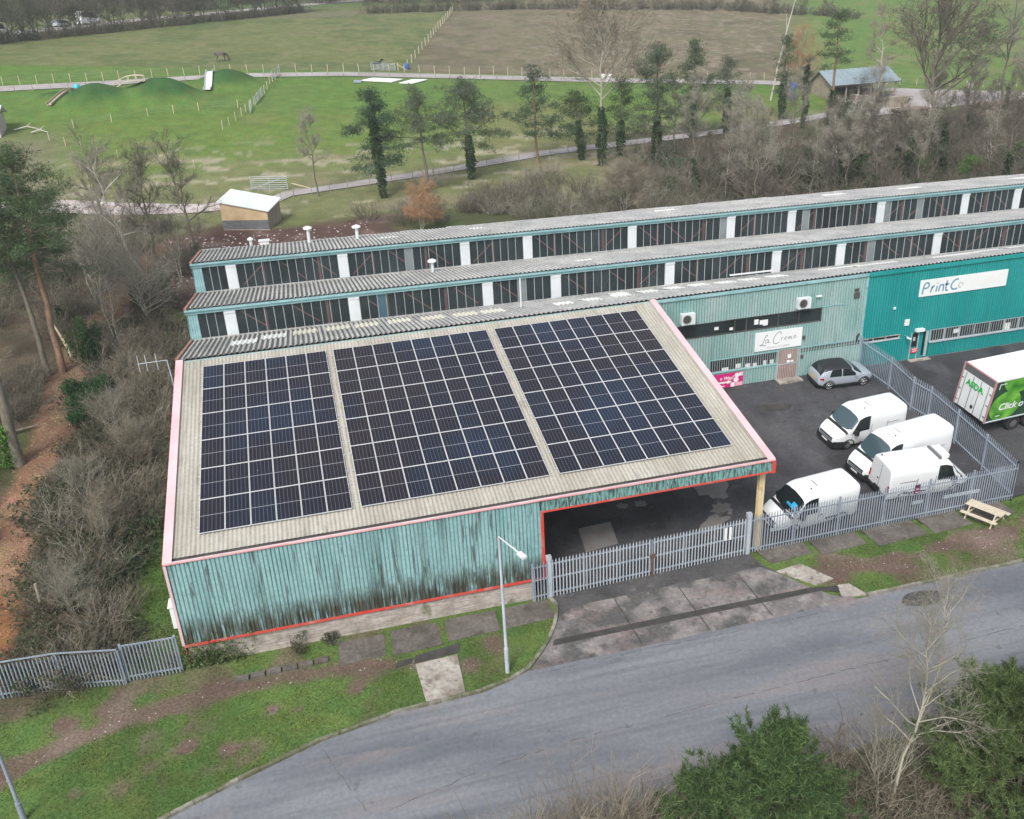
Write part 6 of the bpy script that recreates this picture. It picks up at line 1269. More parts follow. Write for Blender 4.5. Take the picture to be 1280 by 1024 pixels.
# the line of pines beyond the factory, left to right
put(pine('pine_tree', 'dark ivy wrapped pine, leftmost of the row beyond the factory', 12.0, 6.4, 11, 'pinedeep', .3, 'bark', .85, (-.5, 0), 1.1, nl=40), 16.8, 69.1)
put(pine('pine_tree', 'slender flat topped pine right of the dark ivy wrapped one', 11.6, 5.6, 12, 'pinepale', .5, 'bark', 0, (-.6, 0), .95, nl=36), 22.2, 69.9)
put(pine('pine_tree', 'broad grey green pine with an ivy covered lower trunk', 11.4, 7.2, 13, 'pinepale', .42, 'bark', .45, (-.6, 0), 1.05, nl=46), 28.4, 74.1)
put(pine('pine_tree', 'dark pine with layered lopsided crown left of the tall bare ash', 11.8, 6.4, 14, 'pinedeep', .28, 'barkpine', 0, (-.2, 0), .9, nl=34), 38.3, 79.2)
put(pine('pine_tree', 'shorter pine with drooping crown and ivy on its trunk, beside the ash', 8.6, 5.6, 15, 'pineleaf', .3, 'bark', .55, (-.8, 0), .9, nl=34), 44.4, 79.3)
put(bare('ash_tree', 'very tall bare ash with ivy around its lower trunk', 20.3, 11.5, 16, 'barkpale', 'twigtan', .4, 1, .38, (0, 0), 3, 22, .8, .9, el0=.6, fuzz=3, fl=.8), 46.0, 76.0)
put(pine('pine_tree', 'small dark pine just right of the tall bare ash', 10.6, 4.6, 17, 'pineleaf', .36, 'bark', .5, (0, 0), .9, nl=34), 48.4, 75.3)
put(pine('pine_tree', 'tall pale pine with ivy clad base right of the small dark one', 15.0, 5.4, 18, 'pinepale', .34, 'bark', .42, (0, 0), 1., nl=52, shape='col'), 51.5, 70.9)
put(pine('pine_tree', 'narrow conical dark green pine above the factory roof', 13.2, 4.6, 19, 'pineleaf', .26, 'bark', .3, (0, 0), 1.1, nl=56, shape='cone'), 63.5, 86.5)
put(pine('pine_tree', 'pale loose pine, rightmost of the main row, with ivy trunk', 10.8, 5.6, 20, 'pinepale', .36, 'bark', .6, (-.2, 0), .85, nl=36), 68.3, 85.5)
put(bare('bare_tree', 'thin bare tree standing between the tall pale pine and the conical pine', 8.8, 3., 21, 'bark', 'twig', .35, 1, 0, (0, 0), 3, 10), 58.0, 80.1)
put(pine('pine_tree', 'slim dark column of foliage beside the blue tarpaulin', 12.2, 2.4, 22, 'pineleaf', .3, 'bark', .5, nl=36, shape='col'), 81.1, 92.8)
put(bare('bare_tree', 'ivy covered trunk standing in front of the barn, left of its roof', 10, 2.6, 23, 'bark', 'twig', .6, 1, .95, (0, 0), 3, 7), 82.0, 88.0)
put(pine('pine_tree', 'tall thin pine rising in front of the barn roof', 16.4, 4.2, 24, 'pineleaf', .55, 'barkpine', .3, nl=30, dens=.9, shape='col'), 86.1, 87.2)
put(bare('bare_tree', 'straight bare tree in front of the right half of the barn roof', 14.6, 6.4, 25, 'barkpale', 'twigtan', .4), 101.3, 98.2)
put(bare('oak_tree', 'large bare oak with wide spreading crown right of the barn', 19.6, 13, 26, 'bark', 'twig', .46, 1, 0, (0, 0), 3, 20, 1.1, 1.0, el0=.62, fuzz=4, fl=.7), 79.9, 57.1)
put(pine('pine_tree', 'pine with a bare stem and high bent crown on the barn yard', 13.2, 6., 27, 'pineleaf', .62, 'bark', 0, (1.2, 0), .9, nl=26), 112.4, 90.8)
put(bare('bare_tree', 'tall bare tree near the right edge with forked top', 16.6, 7.6, 28, 'bark', 'twiggrey', .4), 120.3, 92.6)
put(bare('bare_tree', 'bare tree at the extreme right edge beyond the factory', 15, 5.5, 29, 'bark', 'twigtan', .35), 118.1, 85.2)
put(bare('willow_tree', 'orange twigged willow behind the blue tarpaulin', 10, 6.8, 30, 'bark', 'twigorange', .15, 4, 0, (0, 0), 3, 16), 94.4, 110.3)
b = B(); b.tube([(0, 0, -.3), (.9, 0, 5), (2.0, -.3, 11), (3.2, -.5, 16.2)], [.16, .13, .09, .04], 7); b.tube([(1.9, -.3, 10.6), (2.1, .5, 13)], [.05, .02], 4); o = b.obj('leaning_trunk', M['birch']); tag(o, 'long pale leaning birch trunk left of the barn', 'tree'); WL[o] = Vector((0, 0, 0)); put(o, 85.4, 104.1)
bprot = bare('birch_sapling', 'slim pale birch in the scrub directly behind the factory roof', 8, 3.8, 31, 'birch', 'twiggrey', .35, 2, 0, (0, 0), 3, 12, .8, group='birches in the scrub behind the factory'); put(bprot, 67.8, 55.7, 0, 1.15)
for i, (x, y, s_) in enumerate(((74.2, 57.6, .75), (63.1, 60.1, .85), (63.4, 54.6, .95), (57.5, 56, .9), (53.3, 55.6, .8), (89.3, 56.7, .85), (71, 62, .9), (58.5, 63, .75), (49.5, 58, .6), (92, 60, 1.0), (96, 57, .9), (103, 62, 1.1))): put(dup(bprot), x, y, i*1.3, s_)
put(bare('bare_shrub', 'multi stemmed pale bare shrub behind the middle of the factory roof', 5.3, 6.2, 32, 'barkpale', 'twigtan', .2, 7, 0, (0, 0), 3, 14, .8, cat='shrub'), 40.7, 53.8)
put(bare('bare_shrub', 'orange tinged bare willow shrub left of the middle roof edge', 4.8, 3.8, 33, 'barkpale', 'twigorange', .2, 5, 0, (0, 0), 3, 12, .7, cat='shrub'), 18.7, 54.1)
put(bare('bare_tree', 'thin dark twigged tree beside the lower farm path', 9.2, 4.2, 34, 'bark', 'twiggrey', .42, 1, 0, (-.4, 0), 3, 12, .8), 9.5, 71.6)
put(bare('bare_tree', 'dark bare tree close behind the left end of the factory', 10.2, 6, 35, 'bark', 'twigdark', .35, 1, .1, (-.8, 0)), -3.5, 54.5)
put(bare('bare_tree', 'bare mossy tree left of the factory, second from its rear corner', 11.2, 6.4, 36, 'bark', 'twigdark', .35, 1, .12, (.3, 0)), -6.4, 48.0)
put(bare('birch_tree', 'pale leaning birch in the left wood below the rubble track', 11, 5.5, 37, 'birch', 'twiggrey', .4, 1, 0, (-2.2, 0), 3, 12, .9), -7.6, 47.0)
put(bare('bare_shrub', 'greenish multi stemmed bare thicket tree in the left wood', 7.8, 8.4, 38, 'barkpale', 'twiggrey', .25, 6, 0, (0, 0), 3, 16, .8, cat='shrub', fuzz=1, fl=.3), -11.2, 44.0)
put(bare('bare_shrub', 'grey arching thicket tree beside the factory end wall', 6.5, 7.5, 39, 'barkpale', 'twiggrey', .2, 6, 0, (0, 0), 3, 16, .8, cat='shrub', fuzz=1, fl=.3), -6.2, 38.0)
put(bare('bare_tree', 'thin bare tree in the field edge above the left wood', 8, 6, 40, 'bark', 'twig', .3), -13.5, 66)
put(bare('bare_tree', 'broad brown twigged tree at the edge of the rubble track', 9, 8, 41, 'bark', 'twigdark', .3, 2), -9, 60)
WG = 'bare trees in the wood behind the factory'
wp = [bare('woodland_tree', 'tall bare tree in the crowded wood behind the factory', 11, 5.2, 81, 'bark', 'twig', .35, 1, .42, (.3, 0), 3, 13, .65, .8, WG, fuzz=4), bare('woodland_tree', 'tall bare tree in the crowded wood behind the factory', 10, 4.6, 82, 'bark', 'twigdark', .3, 2, .55, (0, 0), 3, 14, .85, .8, WG, fuzz=4), bare('woodland_tree', 'tall bare tree in the crowded wood behind the factory', 12, 5.2, 83, 'bark', 'twiggrey', .45, 1, .25, (-.4, 0), 3, 15, .6, .8, WG, fuzz=3, el0=.65), bare('woodland_tree', 'tall bare tree in the crowded wood behind the factory', 9, 4.4, 84, 'bark', 'twigdark', .3, 1, .8, (.2, 0), 3, 10, .8, .8, WG, fuzz=4)]
rw_ = random.Random(44); cnt = 0; spots = []
while cnt < 46:
    x, y = rw_.uniform(50, 126), rw_.uniform(46, 90)
    if y > 60+.30*(x-42) or any(math.hypot(x-q[0], y-q[1]) < 3.4 for q in spots): continue
    spots.append((x, y)); put(wp[cnt] if cnt < 4 else dup(wp[cnt % 4]), x, y, rw_.uniform(0, 6.3), rw_.uniform(.62, 1.05)); cnt += 1
lw = [bare('woodland_tree', 'thin bare tree in the left wood between the leaf path and the rubble track', 8.5, 4.6, 86, 'bark', 'twigdark', .3, 1, .25, (.2, 0), 3, 12, .8, .8, 'thin bare trees in the left wood', fuzz=1, fl=.35), bare('woodland_tree', 'thin bare tree in the left wood between the leaf path and the rubble track', 7.5, 4.4, 87, 'barkpale', 'twiggrey', .3, 2, 0, (0, 0), 3, 12, .8, .8, 'thin bare trees in the left wood', fuzz=1, fl=.35)]
for i, (x, y) in enumerate(((-13.5, 40), (-10.2, 40.5), (-7.6, 41.5), (-4.4, 46.5), (-14, 47), (-10.5, 53), (-5.2, 43), (-15.5, 54), (-12.2, 58), (-8.3, 33.5), (-7.2, 29), (-16, 28), (-15, 22), (-17.5, 33))): put(lw[i] if i < 2 else dup(lw[i % 2]), x, y, i*1.1, .7+.3*((i*37) % 10)/10)
# the two big pines and the mossy trunk on the left
put(pine('pine_tree', 'big orange barked pine with full dark crown at the left edge', 16.2, 6.6, 42, 'pineleaf', .55, 'barkpine', 0, (.5, 0), .85, .27, 'dome', 58), -11.8, 30.4)
put(pine('pine_tree', 'leaning grey orange pine left of the big one', 13.8, 6, 43, 'pineleaf', .58, 'bark', 0, (-.6, .3), .8, .27, 'dome', 46), -12.7, 30.2)
put(pine('pine_tree', 'pine crown beyond the two big left pines', 13.0, 6.5, 44, 'pinepale', .45, 'barkpine', 0, (.3, 0), .75, .3, 'dome', 48), -12.9, 35)
b = B(); b.tube([(0, 0, -.4), (.0, 0, 1.6), (.1, .1, 4), (.2, .2, 9)], [.42, .33, .28, .2], 10); mt = thing('mossy_trunk', 'thick trunk with bright moss at the left edge below the pines', 'tree', (0, 0, 0)); b.obj('trunk', M['bark'], mt)
rg = np.random.RandomState(6); C = np.stack([rg.normal(-.35, .2, 500), rg.normal(-.1, .2, 500), rg.uniform(.0, 2.6, 500)], -1); b = B(); b.np_tris(blades(C, .22, 2, rg, .6)); b.obj('moss', M['bright'], mt); put(mt, -12.3, 17.9)
b = B(); b.tube([(0, 0, -.2), (-.3, .1, 1.2), (-.9, .3, 3.0)], [.13, .12, .05], 7); o = b.obj('broken_stump', M['post']); tag(o, 'split pale tree stump beside the leaf littered path', 'stump'); put(o, -11.6, 33.2)
b = B(); b.tube([(0, 0, -.3), (.02, 0, 1.75)], [.09, .075], 7); o = b.obj('wooden_post', M['woodgrey']); tag(o, 'single grey wooden post in the brambles by the left path', 'post'); put(o, -8.6, 4.0)
b = B(); b.tube([(-2.2, -1, .2), (0, 0, .25), (2.2, .8, .3)], [.14, .12, .06], 6); b.tube([(0, 0, .25), (.9, 1, .6)], [.06, .02], 5); o = b.obj('fallen_log', M['log']); tag(o, 'fallen log lying on the bank left of the leaf path', 'log'); put(o, -14.2, 21.5)
def shrub(name, lbl, leaf, w_, h_, seed, n_=900, fs=.2, stems=10, stemm='bark', k=3, up=.2, cat='bush', top=.5, group=None):
    """leafy bush: a bundle of stems and leaf clumps through the whole volume with an uneven outline"""
    rng = np.random.RandomState(seed); t = thing(name, lbl, cat, (0, 0, 0), group); sg_ = Segs(); C = []
    lob = [(rng.normal(0, w_*.2), rng.normal(0, w_*.2), h_*rng.uniform(.35, .78), w_*rng.uniform(.18, .3), h_*rng.uniform(.16, .26)) for _ in range(9)]+[(0, 0, h_*.45, w_*.32, h_*.4)]
    for lx, ly, lz, lr, lh in lob:
        m_ = n_//len(lob); d = rng.normal(size=(m_, 3)); d /= np.linalg.norm(d, axis=1, keepdims=True); r = rng.rand(m_, 1)**.42*rng.uniform(.75, 1.15, (m_, 1)); C.append(d*r*np.array([lr, lr, lh])+np.array([lx, ly, lz]))
        p, _ = wander((rng.normal()*.1, rng.normal()*.1, -.2), (lx*.5, ly*.5, lz), math.hypot(math.hypot(lx, ly), lz)+lh, 4, rng, .1); sg_.chain(p, .03, .01)
    for _ in range(stems):
        az = rng.rand()*6.3; p, _ = wander((0, 0, 0), (math.cos(az)*.6, math.sin(az)*.6, 1), h_*rng.uniform(.7, 1.12), 4, rng, .15); sg_.chain(p, .025, .006)
    C = np.concatenate(C); C[:, 2] = np.maximum(C[:, 2], .05)
    b = B(); sg_.to(b, 0); b.obj('stem', M[stemm], t); b = B(); b.np_tris(blades(C, fs, k, rng, .45, up)); b.obj('foliage', M[leaf], t); return t
put(shrub('holly_bush', 'larger glossy green holly bush beside the leaf littered path', 'holly', 3.1, 2.5, 51, 2600, .17), -9.2, 24.2)
put(shrub('holly_bush', 'smaller green holly bush in front of the larger one', 'holly', 2.1, 1.6, 52, 1500, .15), -9.4, 21.8)
put(shrub('ivy_sapling', 'ivy smothered sapling behind the holly bushes', 'ivy', 1.9, 5.6, 53, 1700, .18), -9.3, 28.6)
put(shrub('laurel_bush', 'bright yellow green bush just behind the factory rear gutter', 'bright', 3.6, 2.9, 54, 2000, .2), 84.4, 54.8)
for x, y, w_, h_, lf, lbl in ((76.5, 56, 3.8, 3.6, 'bushgreen', 'mid green bush behind the factory, left of the bright yellow green one'), (93, 58, 4.5, 4.2, 'bushgreen', 'mid green bush behind the factory, right of the bright yellow green one'), (60, 57, 3, 4.5, 'ivy', 'dark ivy mound below the pale birches'), (66.5, 60, 2.6, 5.5, 'ivy', 'ivy clad stump column among the birches'), (70, 55.5, 2.2, 4.6, 'ivy', 'second ivy column right of the ivy clad stump'), (52, 68.5, 5, 2.8, 'pinedeep', 'dark evergreen shrub at the foot of the tall pale pine'), (88, 86, 6, 4.5, 'ivy', 'ivy thicket below the tall thin pine'), (120, 108.5, 5, 3.2, 'bushgreen', 'rounded green bush at the far edge of the barn yard'), (72, 82, 4.5, 3, 'bushgreen', 'green bush right of the rightmost row pine'), (-13.3, 9.5, 2.2, 1.8, 'bushgreen', 'green bush at the left picture edge beside the leaf path')):
    put(shrub('bush', lbl, lf, w_, h_, int(x*3+y+40), 1300, .24), x, y)
# foreground along the bottom edge
put(pine('young_pine', 'bushy young pine with fresh green needles at the bottom edge', 5.6, 4.6, 61, 'youngpine', .04, 'bark', 0, (.5, 0), 1.35, .20, 'cone', 120, cat='pine tree', shoots=True), 18.8, -17.6)
put(pine('young_pine', 'dense young pine filling the bottom right corner', 5.6, 5.2, 62, 'bushgreen', .03, 'bark', 0, (0, 0), 1.5, .2, 'dome', 130, cat='pine tree', shoots=True), 28.4, -18.6)
put(pine('young_pine', 'darker young pine at the right edge of the bottom corner', 5.0, 5.4, 65, 'bushgreen', .03, 'bark', 0, (0, 0), 1.5, .2, 'dome', 110, cat='pine tree', shoots=True), 31.4, -17.6)
put(pine('young_pine', 'small young pine tuft left of the bushy one at the bottom edge', 3.6, 3.0, 66, 'youngpine', .04, 'bark', 0, (.2, 0), 2.1, .2, 'cone', 70, cat='pine tree', shoots=True), 16.6, -17.3)
put(shrub('bush', 'dark ivy bush in front of the bushy young pine', 'ivy', 2.4, 2.8, 63, 1500, .15), 18.3, -18.9)
put(bare('birch_sapling', 'pale bare sapling with upswept branches in front of the road', 9.6, 4.2, 64, 'barkpale', 'twiggrey', .3, 1, 0, (.75, -.0), 3, 30, .45, .62, cat='bare tree', el0=.95, fuzz=2, fl=.22), 24.6, -16.8)
# ---------------------------------------------------------------- uncountable cover
def bush_proto(rng, w_, h_, n_, r=.009, leaves=0, lean_=.6, ls=.1):
    sg_ = Segs(); L_ = []
    for _ in range(n_):
        az = rng.rand()*6.3; rr_ = rng.rand()**.5*w_*.35; p0 = (math.cos(az)*rr_, math.sin(az)*rr_, 0); a2 = az+rng.normal()*.9; p, d = wander(p0, (math.cos(a2)*lean_, math.sin(a2)*lean_, 1), h_*rng.uniform(.55, 1.15), 4, rng, .22, -.03); sg_.chain(p, r*1.3, r*.5)
        for q in (1, 2, 3):
            for _k in range(2): pp, _d = wander(p[q], d+rng.normal(size=3)*.8, h_*rng.uniform(.15, .4), 2, rng, .25); sg_.chain(pp, r*.7, r*.35); L_.append(pp[-1]); L_.append(pp[1])
    V, Q_ = seg_mesh(sg_.a, sg_.b, sg_.r, sg_.t, 3); T_ = None
    if leaves: L_ = np.array(L_); T_ = blades(L_[rng.randint(0, len(L_), leaves)], ls, 1, rng, .6)
    return V, Q_, T_
def thicket(name, lbl, pts, protos, mats, seed, smin=.8, smax=1.3, cat='undergrowth'):
    rng = np.random.RandomState(seed); b = B()
    for x, y, k in pts:
        V_, Q_, T_ = protos[k % len(protos)]; a = rng.rand()*6.3; s_ = rng.uniform(smin, smax); R = np.array([[math.cos(a), -math.sin(a), 0], [math.sin(a), math.cos(a), 0], [0, 0, 1]])*s_; o_ = np.array([x, y, H(x, y)-.05]); mi = k % (len(mats)-1)
        b.np_mesh(V_@R.T+o_, Q_, mi, False)
        if T_ is not None: b.np_tris((T_.reshape(-1, 3)@R.T+o_).reshape(-1, 3, 3), len(mats)-1)
    o = b.obj(name, [M[m_] for m_ in mats]); tag(o, lbl, cat, kind='stuff'); return o
def scatter(n_, x0, x1, y0, y1, ok, seed):
    rng = np.random.RandomState(seed); r = []
    for i in range(n_*6):
        x, y = rng.uniform(x0, x1), rng.uniform(y0, y1)
        if ok(x, y): r.append((x, y, rng.randint(0, 100)))
        if len(r) >= n_: break
    return r
rp = np.random.RandomState(77)
PA = [bush_proto(rp, 2.0, 1.9, 34, .0105, 120) for _ in range(4)]; PBk = [bush_proto(rp, 2.8, 2.6, 42, .016, 0) for _ in range(4)]; PIV = [bush_proto(rp, 2.2, 1.2, 24, .011, 420, 1.0, .14) for _ in range(3)]
PTA = [bush_proto(rp, 1.6, 5.2, 16, .03, 0, .25) for _ in range(4)]
pathd = lambda x, y: float(segdist(np.array([x]), np.array([y]), LPATH)[0])
thicket('bramble_thicket', 'brown tangle of brambles between the leaf path and the warehouse', scatter(150, -10.6, -3.2, -1, 36, lambda x, y: pathd(x, y) > 2.0+.3*math.sin(y) and x < -4.6-.0*y+(1.0 if y > 9 else 0) and fbm(np.array([x]), np.array([y]), 3.2, 8)[0] > .42, 1), PA, ['twig', 'twigtan', 'twigdark', 'twig', 'twiggrey', 'deadleaf'], 2, .6, 1.45)
thicket('bramble_leaves', 'dark green and brown bramble leaves low under the thicket', scatter(120, -10.6, -3.0, -1.2, 37, lambda x, y: pathd(x, y) > 1.7 and x < -4.4+(1.0 if y > 9 else 0), 3), PIV, ['twigdark', 'twig', 'bramble'], 4, .8, 1.5)
thicket('ivy_cover', 'patches of dark ivy and green bramble in the left thicket', scatter(46, -10.2, -3.4, 0, 36, lambda x, y: pathd(x, y) > 1.7 and fbm(np.array([x]), np.array([y]), 4, 2)[0] > .5, 103), PIV, ['twigdark', 'twig', 'ivy'], 104, .7, 1.5)
for i, (x, y) in enumerate(((-7.0, 3.5), (-6.2, 8.5), (-7.8, 12.5), (-5.4, 16), (-7.2, 20), (-5.0, 25))): put(bare('bare_shrub', ('low', 'second', 'third', 'fourth', 'fifth', 'sixth')[i]+' pale stemmed shrub in the left thicket, counted from the front fence', 2.6+.25*(i % 3), 3.2, 120+i, ('barkpale', 'twigtan')[i % 2], ('twiggrey', 'twigtan')[i % 2], .15, 7, 0, (0, 0), 3, 12, .55, .8, 'pale stemmed shrubs in the left thicket', 'shrub', fuzz=0), x, y)
thicket('woodland_scrub', 'bare woodland scrub around the left pines and behind the factory end', scatter(100, -22, -2.8, 2, 64, lambda x, y: pathd(x, y) > 1.7 and (x < -13 or y > 36) and not (x > -13.5 and 14 < y < 24) and not (66 < y), 5), PBk, ['twigdark', 'twig', 'deadleaf'], 6, .7, 1.25)
thicket('woodland_scrub', 'grey brown scrub on the bank behind the factory', scatter(250, 18, 125, 42, 90, lambda x, y: (y < 60+.3*max(0, x-30)+6*math.sin(x*.3)) and y < 90 and (x > 47 or y > 57 or (x > 30 and y < 50)), 7), PBk, ['twigdark', 'twig', 'deadleaf'], 8, .7, 1.5)
thicket('woodland_scrub', 'purple grey bramble scrub between the lower farm path and the factory', scatter(95, 14, 56, 47, 82, lambda x, y: y < 70+.28*(x-14) and (y > 58 or x > 30) and fbm(np.array([x]), np.array([y]), 9, 3)[0] > .46, 27), PBk, ['twigdark', 'twiggrey', 'deadleaf'], 28, .6, 1.15)
thicket('woodland_scrub', 'tall thin saplings in the bank behind the factory', scatter(70, 50, 122, 44, 84, lambda x, y: y < 62+.3*(x-45), 37), PTA, ['twigdark', 'twig', 'deadleaf'], 38, .8, 1.4)
thicket('woodland_scrub', 'low ivy and bramble cover on the bank behind the factory', scatter(170, 46, 125, 41, 88, lambda x, y: y < 60+.3*(x-30), 17), PIV, ['twigdark', 'twig', 'ivy'], 18, 1.2, 2.6)
thicket('roadside_scrub', 'dry tan stems along the lower verge of the road', scatter(70, 7.6, 18.5, -17.4, -14.6, lambda x, y: y < np.interp(x, [7, 9.5, 12, 14, 17], [-16.5, -15.6, -15, -14.7, -14.45])-.25, 9), [bush_proto(rp, 1.2, 1.7, 22, .008, 0, .35) for _ in range(3)], ['twigtan', 'twigtan', 'deadleaf'], 10, .6, 1.15)
PDRY = [bush_proto(rp, 1.7, 3.9, 30, .011, 50, .22, .07) for _ in range(3)]
thicket('roadside_scrub', 'taller tan and pinkish dry stems at the bottom edge of the picture', scatter(34, 7.4, 17.4, -18.2, -15.6, lambda x, y: y < np.interp(x, [7, 9.5, 12, 14, 17], [-17, -16.2, -15.7, -15.4, -15.2]), 51), PDRY, ['twigtan', 'twig', 'deadleaf'], 52, .55, 1.1)
thicket('roadside_scrub', 'thin bare stems rising above the bottom right brambles', scatter(16, 28.5, 37, -16.5, -14.8, lambda x, y: True, 53), PDRY, ['twig', 'twiggrey', 'bramble'], 54, .5, .8)
put(bare('bare_shrub', 'spray of thin pale upswept shoots around the foot of the pale sapling', 4.6, 4.2, 130, 'barkpale', 'twiggrey', .2, 11, 0, (0, 0), 2, 12, .38, .6, cat='shrub', el0=.9, fuzz=1, fl=.2), 24.3, -16.6)
put(bare('bare_shrub', 'small pale branched shrub among the dry stems at the bottom edge', 4.0, 2.2, 131, 'barkpale', 'twiggrey', .25, 3, 0, (0, 0), 2, 12, .5, .7, cat='shrub', el0=.7, fuzz=1, fl=.2), 10.8, -16.6)
thicket('roadside_scrub', 'brown brambles between the young pines at the bottom edge', scatter(46, 20.0, 36, -19.5, -14.9, lambda x, y: True, 11), PA, ['twig', 'twigtan', 'bramble'], 12, .7, 1.15)
thicket('roadside_scrub', 'leafy bramble cover along the bottom right verge', scatter(34, 20.5, 36, -20, -15.2, lambda x, y: True, 13), PIV, ['twigdark', 'twig', 'bramble'], 14, .8, 1.2)
# hedgerow at the top of the upper field: individual bare trees in a row, copies of four prototypes
hp = [bare('hedge_tree', 'bare brown hedgerow tree at the top edge of the upper field', 10, 9, 70+i, 'bark', ('twigdark', 'twig')[i % 2], .12, 3, 0, (0, 0), 3, 20, 1.3, .9, 'hedgerow trees at the top of the upper field') for i in range(3)]
rn = random.Random(12); line = [(-75, 132), (-42, 166), (-16, 196), (18, 226)]; line2 = [(32, 214), (70, 212), (122, 198), (150, 178)]; used = 0
for ln, step, hs_ in ((line, 3.6, 1.05), (line2, 6, .5)):
    for a, c in zip(ln[:-1], ln[1:]):
        k = int(math.dist(a, c)/step)
        for i in range(k):
            x = a[0]+(c[0]-a[0])*i/k+rn.uniform(-1, 1); y = a[1]+(c[1]-a[1])*i/k+rn.uniform(-1, 2.5)+1.5; o = hp[used] if used < 3 else dup(hp[used % 3]); used += 1; put(o, x, y, rn.uniform(0, 6.3), hs_*rn.uniform(.75, 1.15))
PH = [bush_proto(rp, 4.2, 2.6, 36, .026, 60, .5, .3) for _ in range(3)]
def along(ln, step, seed, w_=1.5):
    rng = random.Random(seed); r = []
    for a, c in zip(ln[:-1], ln[1:]):
        k = int(math.dist(a, c)/step)
        for i in range(k): r.append((a[0]+(c[0]-a[0])*i/k+rng.uniform(-w_, w_), a[1]+(c[1]-a[1])*i/k+rng.uniform(-w_, w_), rng.randint(0, 99)))
    return r
thicket('hedge', 'dense dark field hedge at the top left of the upper field', along(line, 1.5, 1), PH, ['twigdark', 'twig', 'bramble'], 21, .8, 1.2, 'hedge')
thicket('hedge', 'low dark field hedge at the top centre and right of the upper field', along(line2, 1.5, 2), PH, ['twigdark', 'twigdark', 'bramble'], 22, .8, 1.15, 'hedge')
thicket('far_wood', 'far brown wood on the hill beyond the hedgerow', scatter(150, -260, 330, 245, 330, lambda x, y: True, 15), [bush_proto(rp, 9, 9, 60, .1, 200, .5, .7) for _ in range(3)], ['twig', 'twiggrey', 'deadleaf'], 23, .9, 1.4, 'wood')
# vehicles glimpsed through the left hedgerow
def farvan(lbl, x, y, L_, hh, m):
    z = H(x, y); t = thing('parked_vehicle', lbl, 'vehicle', (0, 0, 0)); bd = Body([(-L_/2, hh*.85), (-L_/2+.2, hh), (L_/2-1.7, hh), (L_/2-.9, hh*.62), (L_/2, hh*.42)], [(-L_/2, .85), (0, .95), (L_/2, .75)], [(-L_/2, .35), (L_/2, .35)], [(-L_/2, hh*.55), (L_/2, hh*.35)], .15); bd.build(list(np.linspace(-L_/2, L_/2, 12)), 'body', M[m], t)
    b = B()
    for s_ in (-1, 1): bd.patch(b, -L_/2+.5, L_/2-1.2, 3.2, 4.8, s_, .02)
    b.obj('side_window', M['autoglass'], t)
    for wx in (-L_/2+.9, L_/2-.9):
        for s_ in (-1, 1): wheel(t, wx, s_*.85, .36, .2, False, M['hub'])
    t.location = (x, y, z); t.rotation_euler = (0, 0, .9)
farvan('white van glimpsed through the hedgerow at the top left corner', -47.0, 181, 6, 2.9, 'white'); farvan('white vehicle glimpsed through the hedgerow, right of the first', -33, 208, 6, 3.0, 'white'); farvan('silver car glimpsed beside the second hedgerow vehicle', -38, 203, 4.4, 1.6, 'silver')
ribbon('far_road', M['track'], [(-52, 178), (-26, 214), (5, 240), (30, 262), (60, 262), (110, 240)], 7, .1, 4)
# grass on the verges and mounds: real blades
def grass(name, lbl, n_, x0, x1, y0, y1, ok, size, seed, m='grassblade'):
    rng = np.random.RandomState(seed); x = rng.uniform(x0, x1, n_*2); y = rng.uniform(y0, y1, n_*2); k = ok(x, y) > rng.rand(len(x)); x, y = x[k][:n_], y[k][:n_]; C = np.stack([x, y, hm(x, y)], -1); b = B(); b.np_tris(blades(C, size, 1, rng, .32, 1.3, 0.05)); o = b.obj(name, M[m]); tag(o, lbl, 'grass', kind='stuff')
inpoly = lambda x, y, P_: np.sum([((P_[i-1][1] > y) != (P_[i][1] > y)) & (x < (P_[i][0]-P_[i-1][0])*(y-P_[i-1][1])/(P_[i][1]-P_[i-1][1]+1e-9)+P_[i-1][0]) for i in range(len(P_))], 0) % 2 == 1
VG = [(-14, -1.6), (15.6, -1.6), (15.7, -2.8), (14.8, -4.4), (13.4, -6), (11.2, -6.75), (7.5, -6.9), (4.1, -7.6), (.9, -8.7), (-1.6, -9.7), (-8, -12.9), (-14, -16)]
def notpad(x, y): q = (fbm(x, y, .5, 7)-.5)*.7; return ~(((x > 5.3+q) & (x < 15.7) & (y > -3.25+q) & (y < -1.65+q)) | ((x > 8.5) & (x < 10.9) & (y > -6.9) & (y < -3.4)))
grass('verge_grass', 'short tufted grass on the verge in front of the teal wall', 60000, -14, 16, -16, -1.6, lambda x, y: inpoly(x, y, VG)*grassmask(x, y)*notpad(x, y)*(.25+.75*(fbm(x, y, 1.2, 6) > .45)), .085, 31)
grass('verge_grass', 'short tufted grass on the verge in front of the van yard fence', 30000, 29.5, 62, -5.7, -1.0, lambda x, y: grassmask(x, y)*((y < -2.4) | (fbm(x, y, 1, 3) > .6))*(y < -.0*x-1.0)*(.3+.7*(fbm(x, y, 1.2, 6) > .45)), .085, 32)
grass('verge_grass', 'grass strip along the left side wall of the warehouse', 26000, -5.4, -1.6, -1.6, 16, lambda x, y: ((x > -4.6-.1*np.sin(y))*1.), .11, 33)
grass('verge_grass', 'rough grass along the lower verge by the bottom edge', 16000, 9, 36, -21, -14.9, lambda x, y: (y < -14.9-.12*np.clip(17-x, 0, 20))*(fbm(x, y, 1.6, 2) > .42)*1., .13, 34)
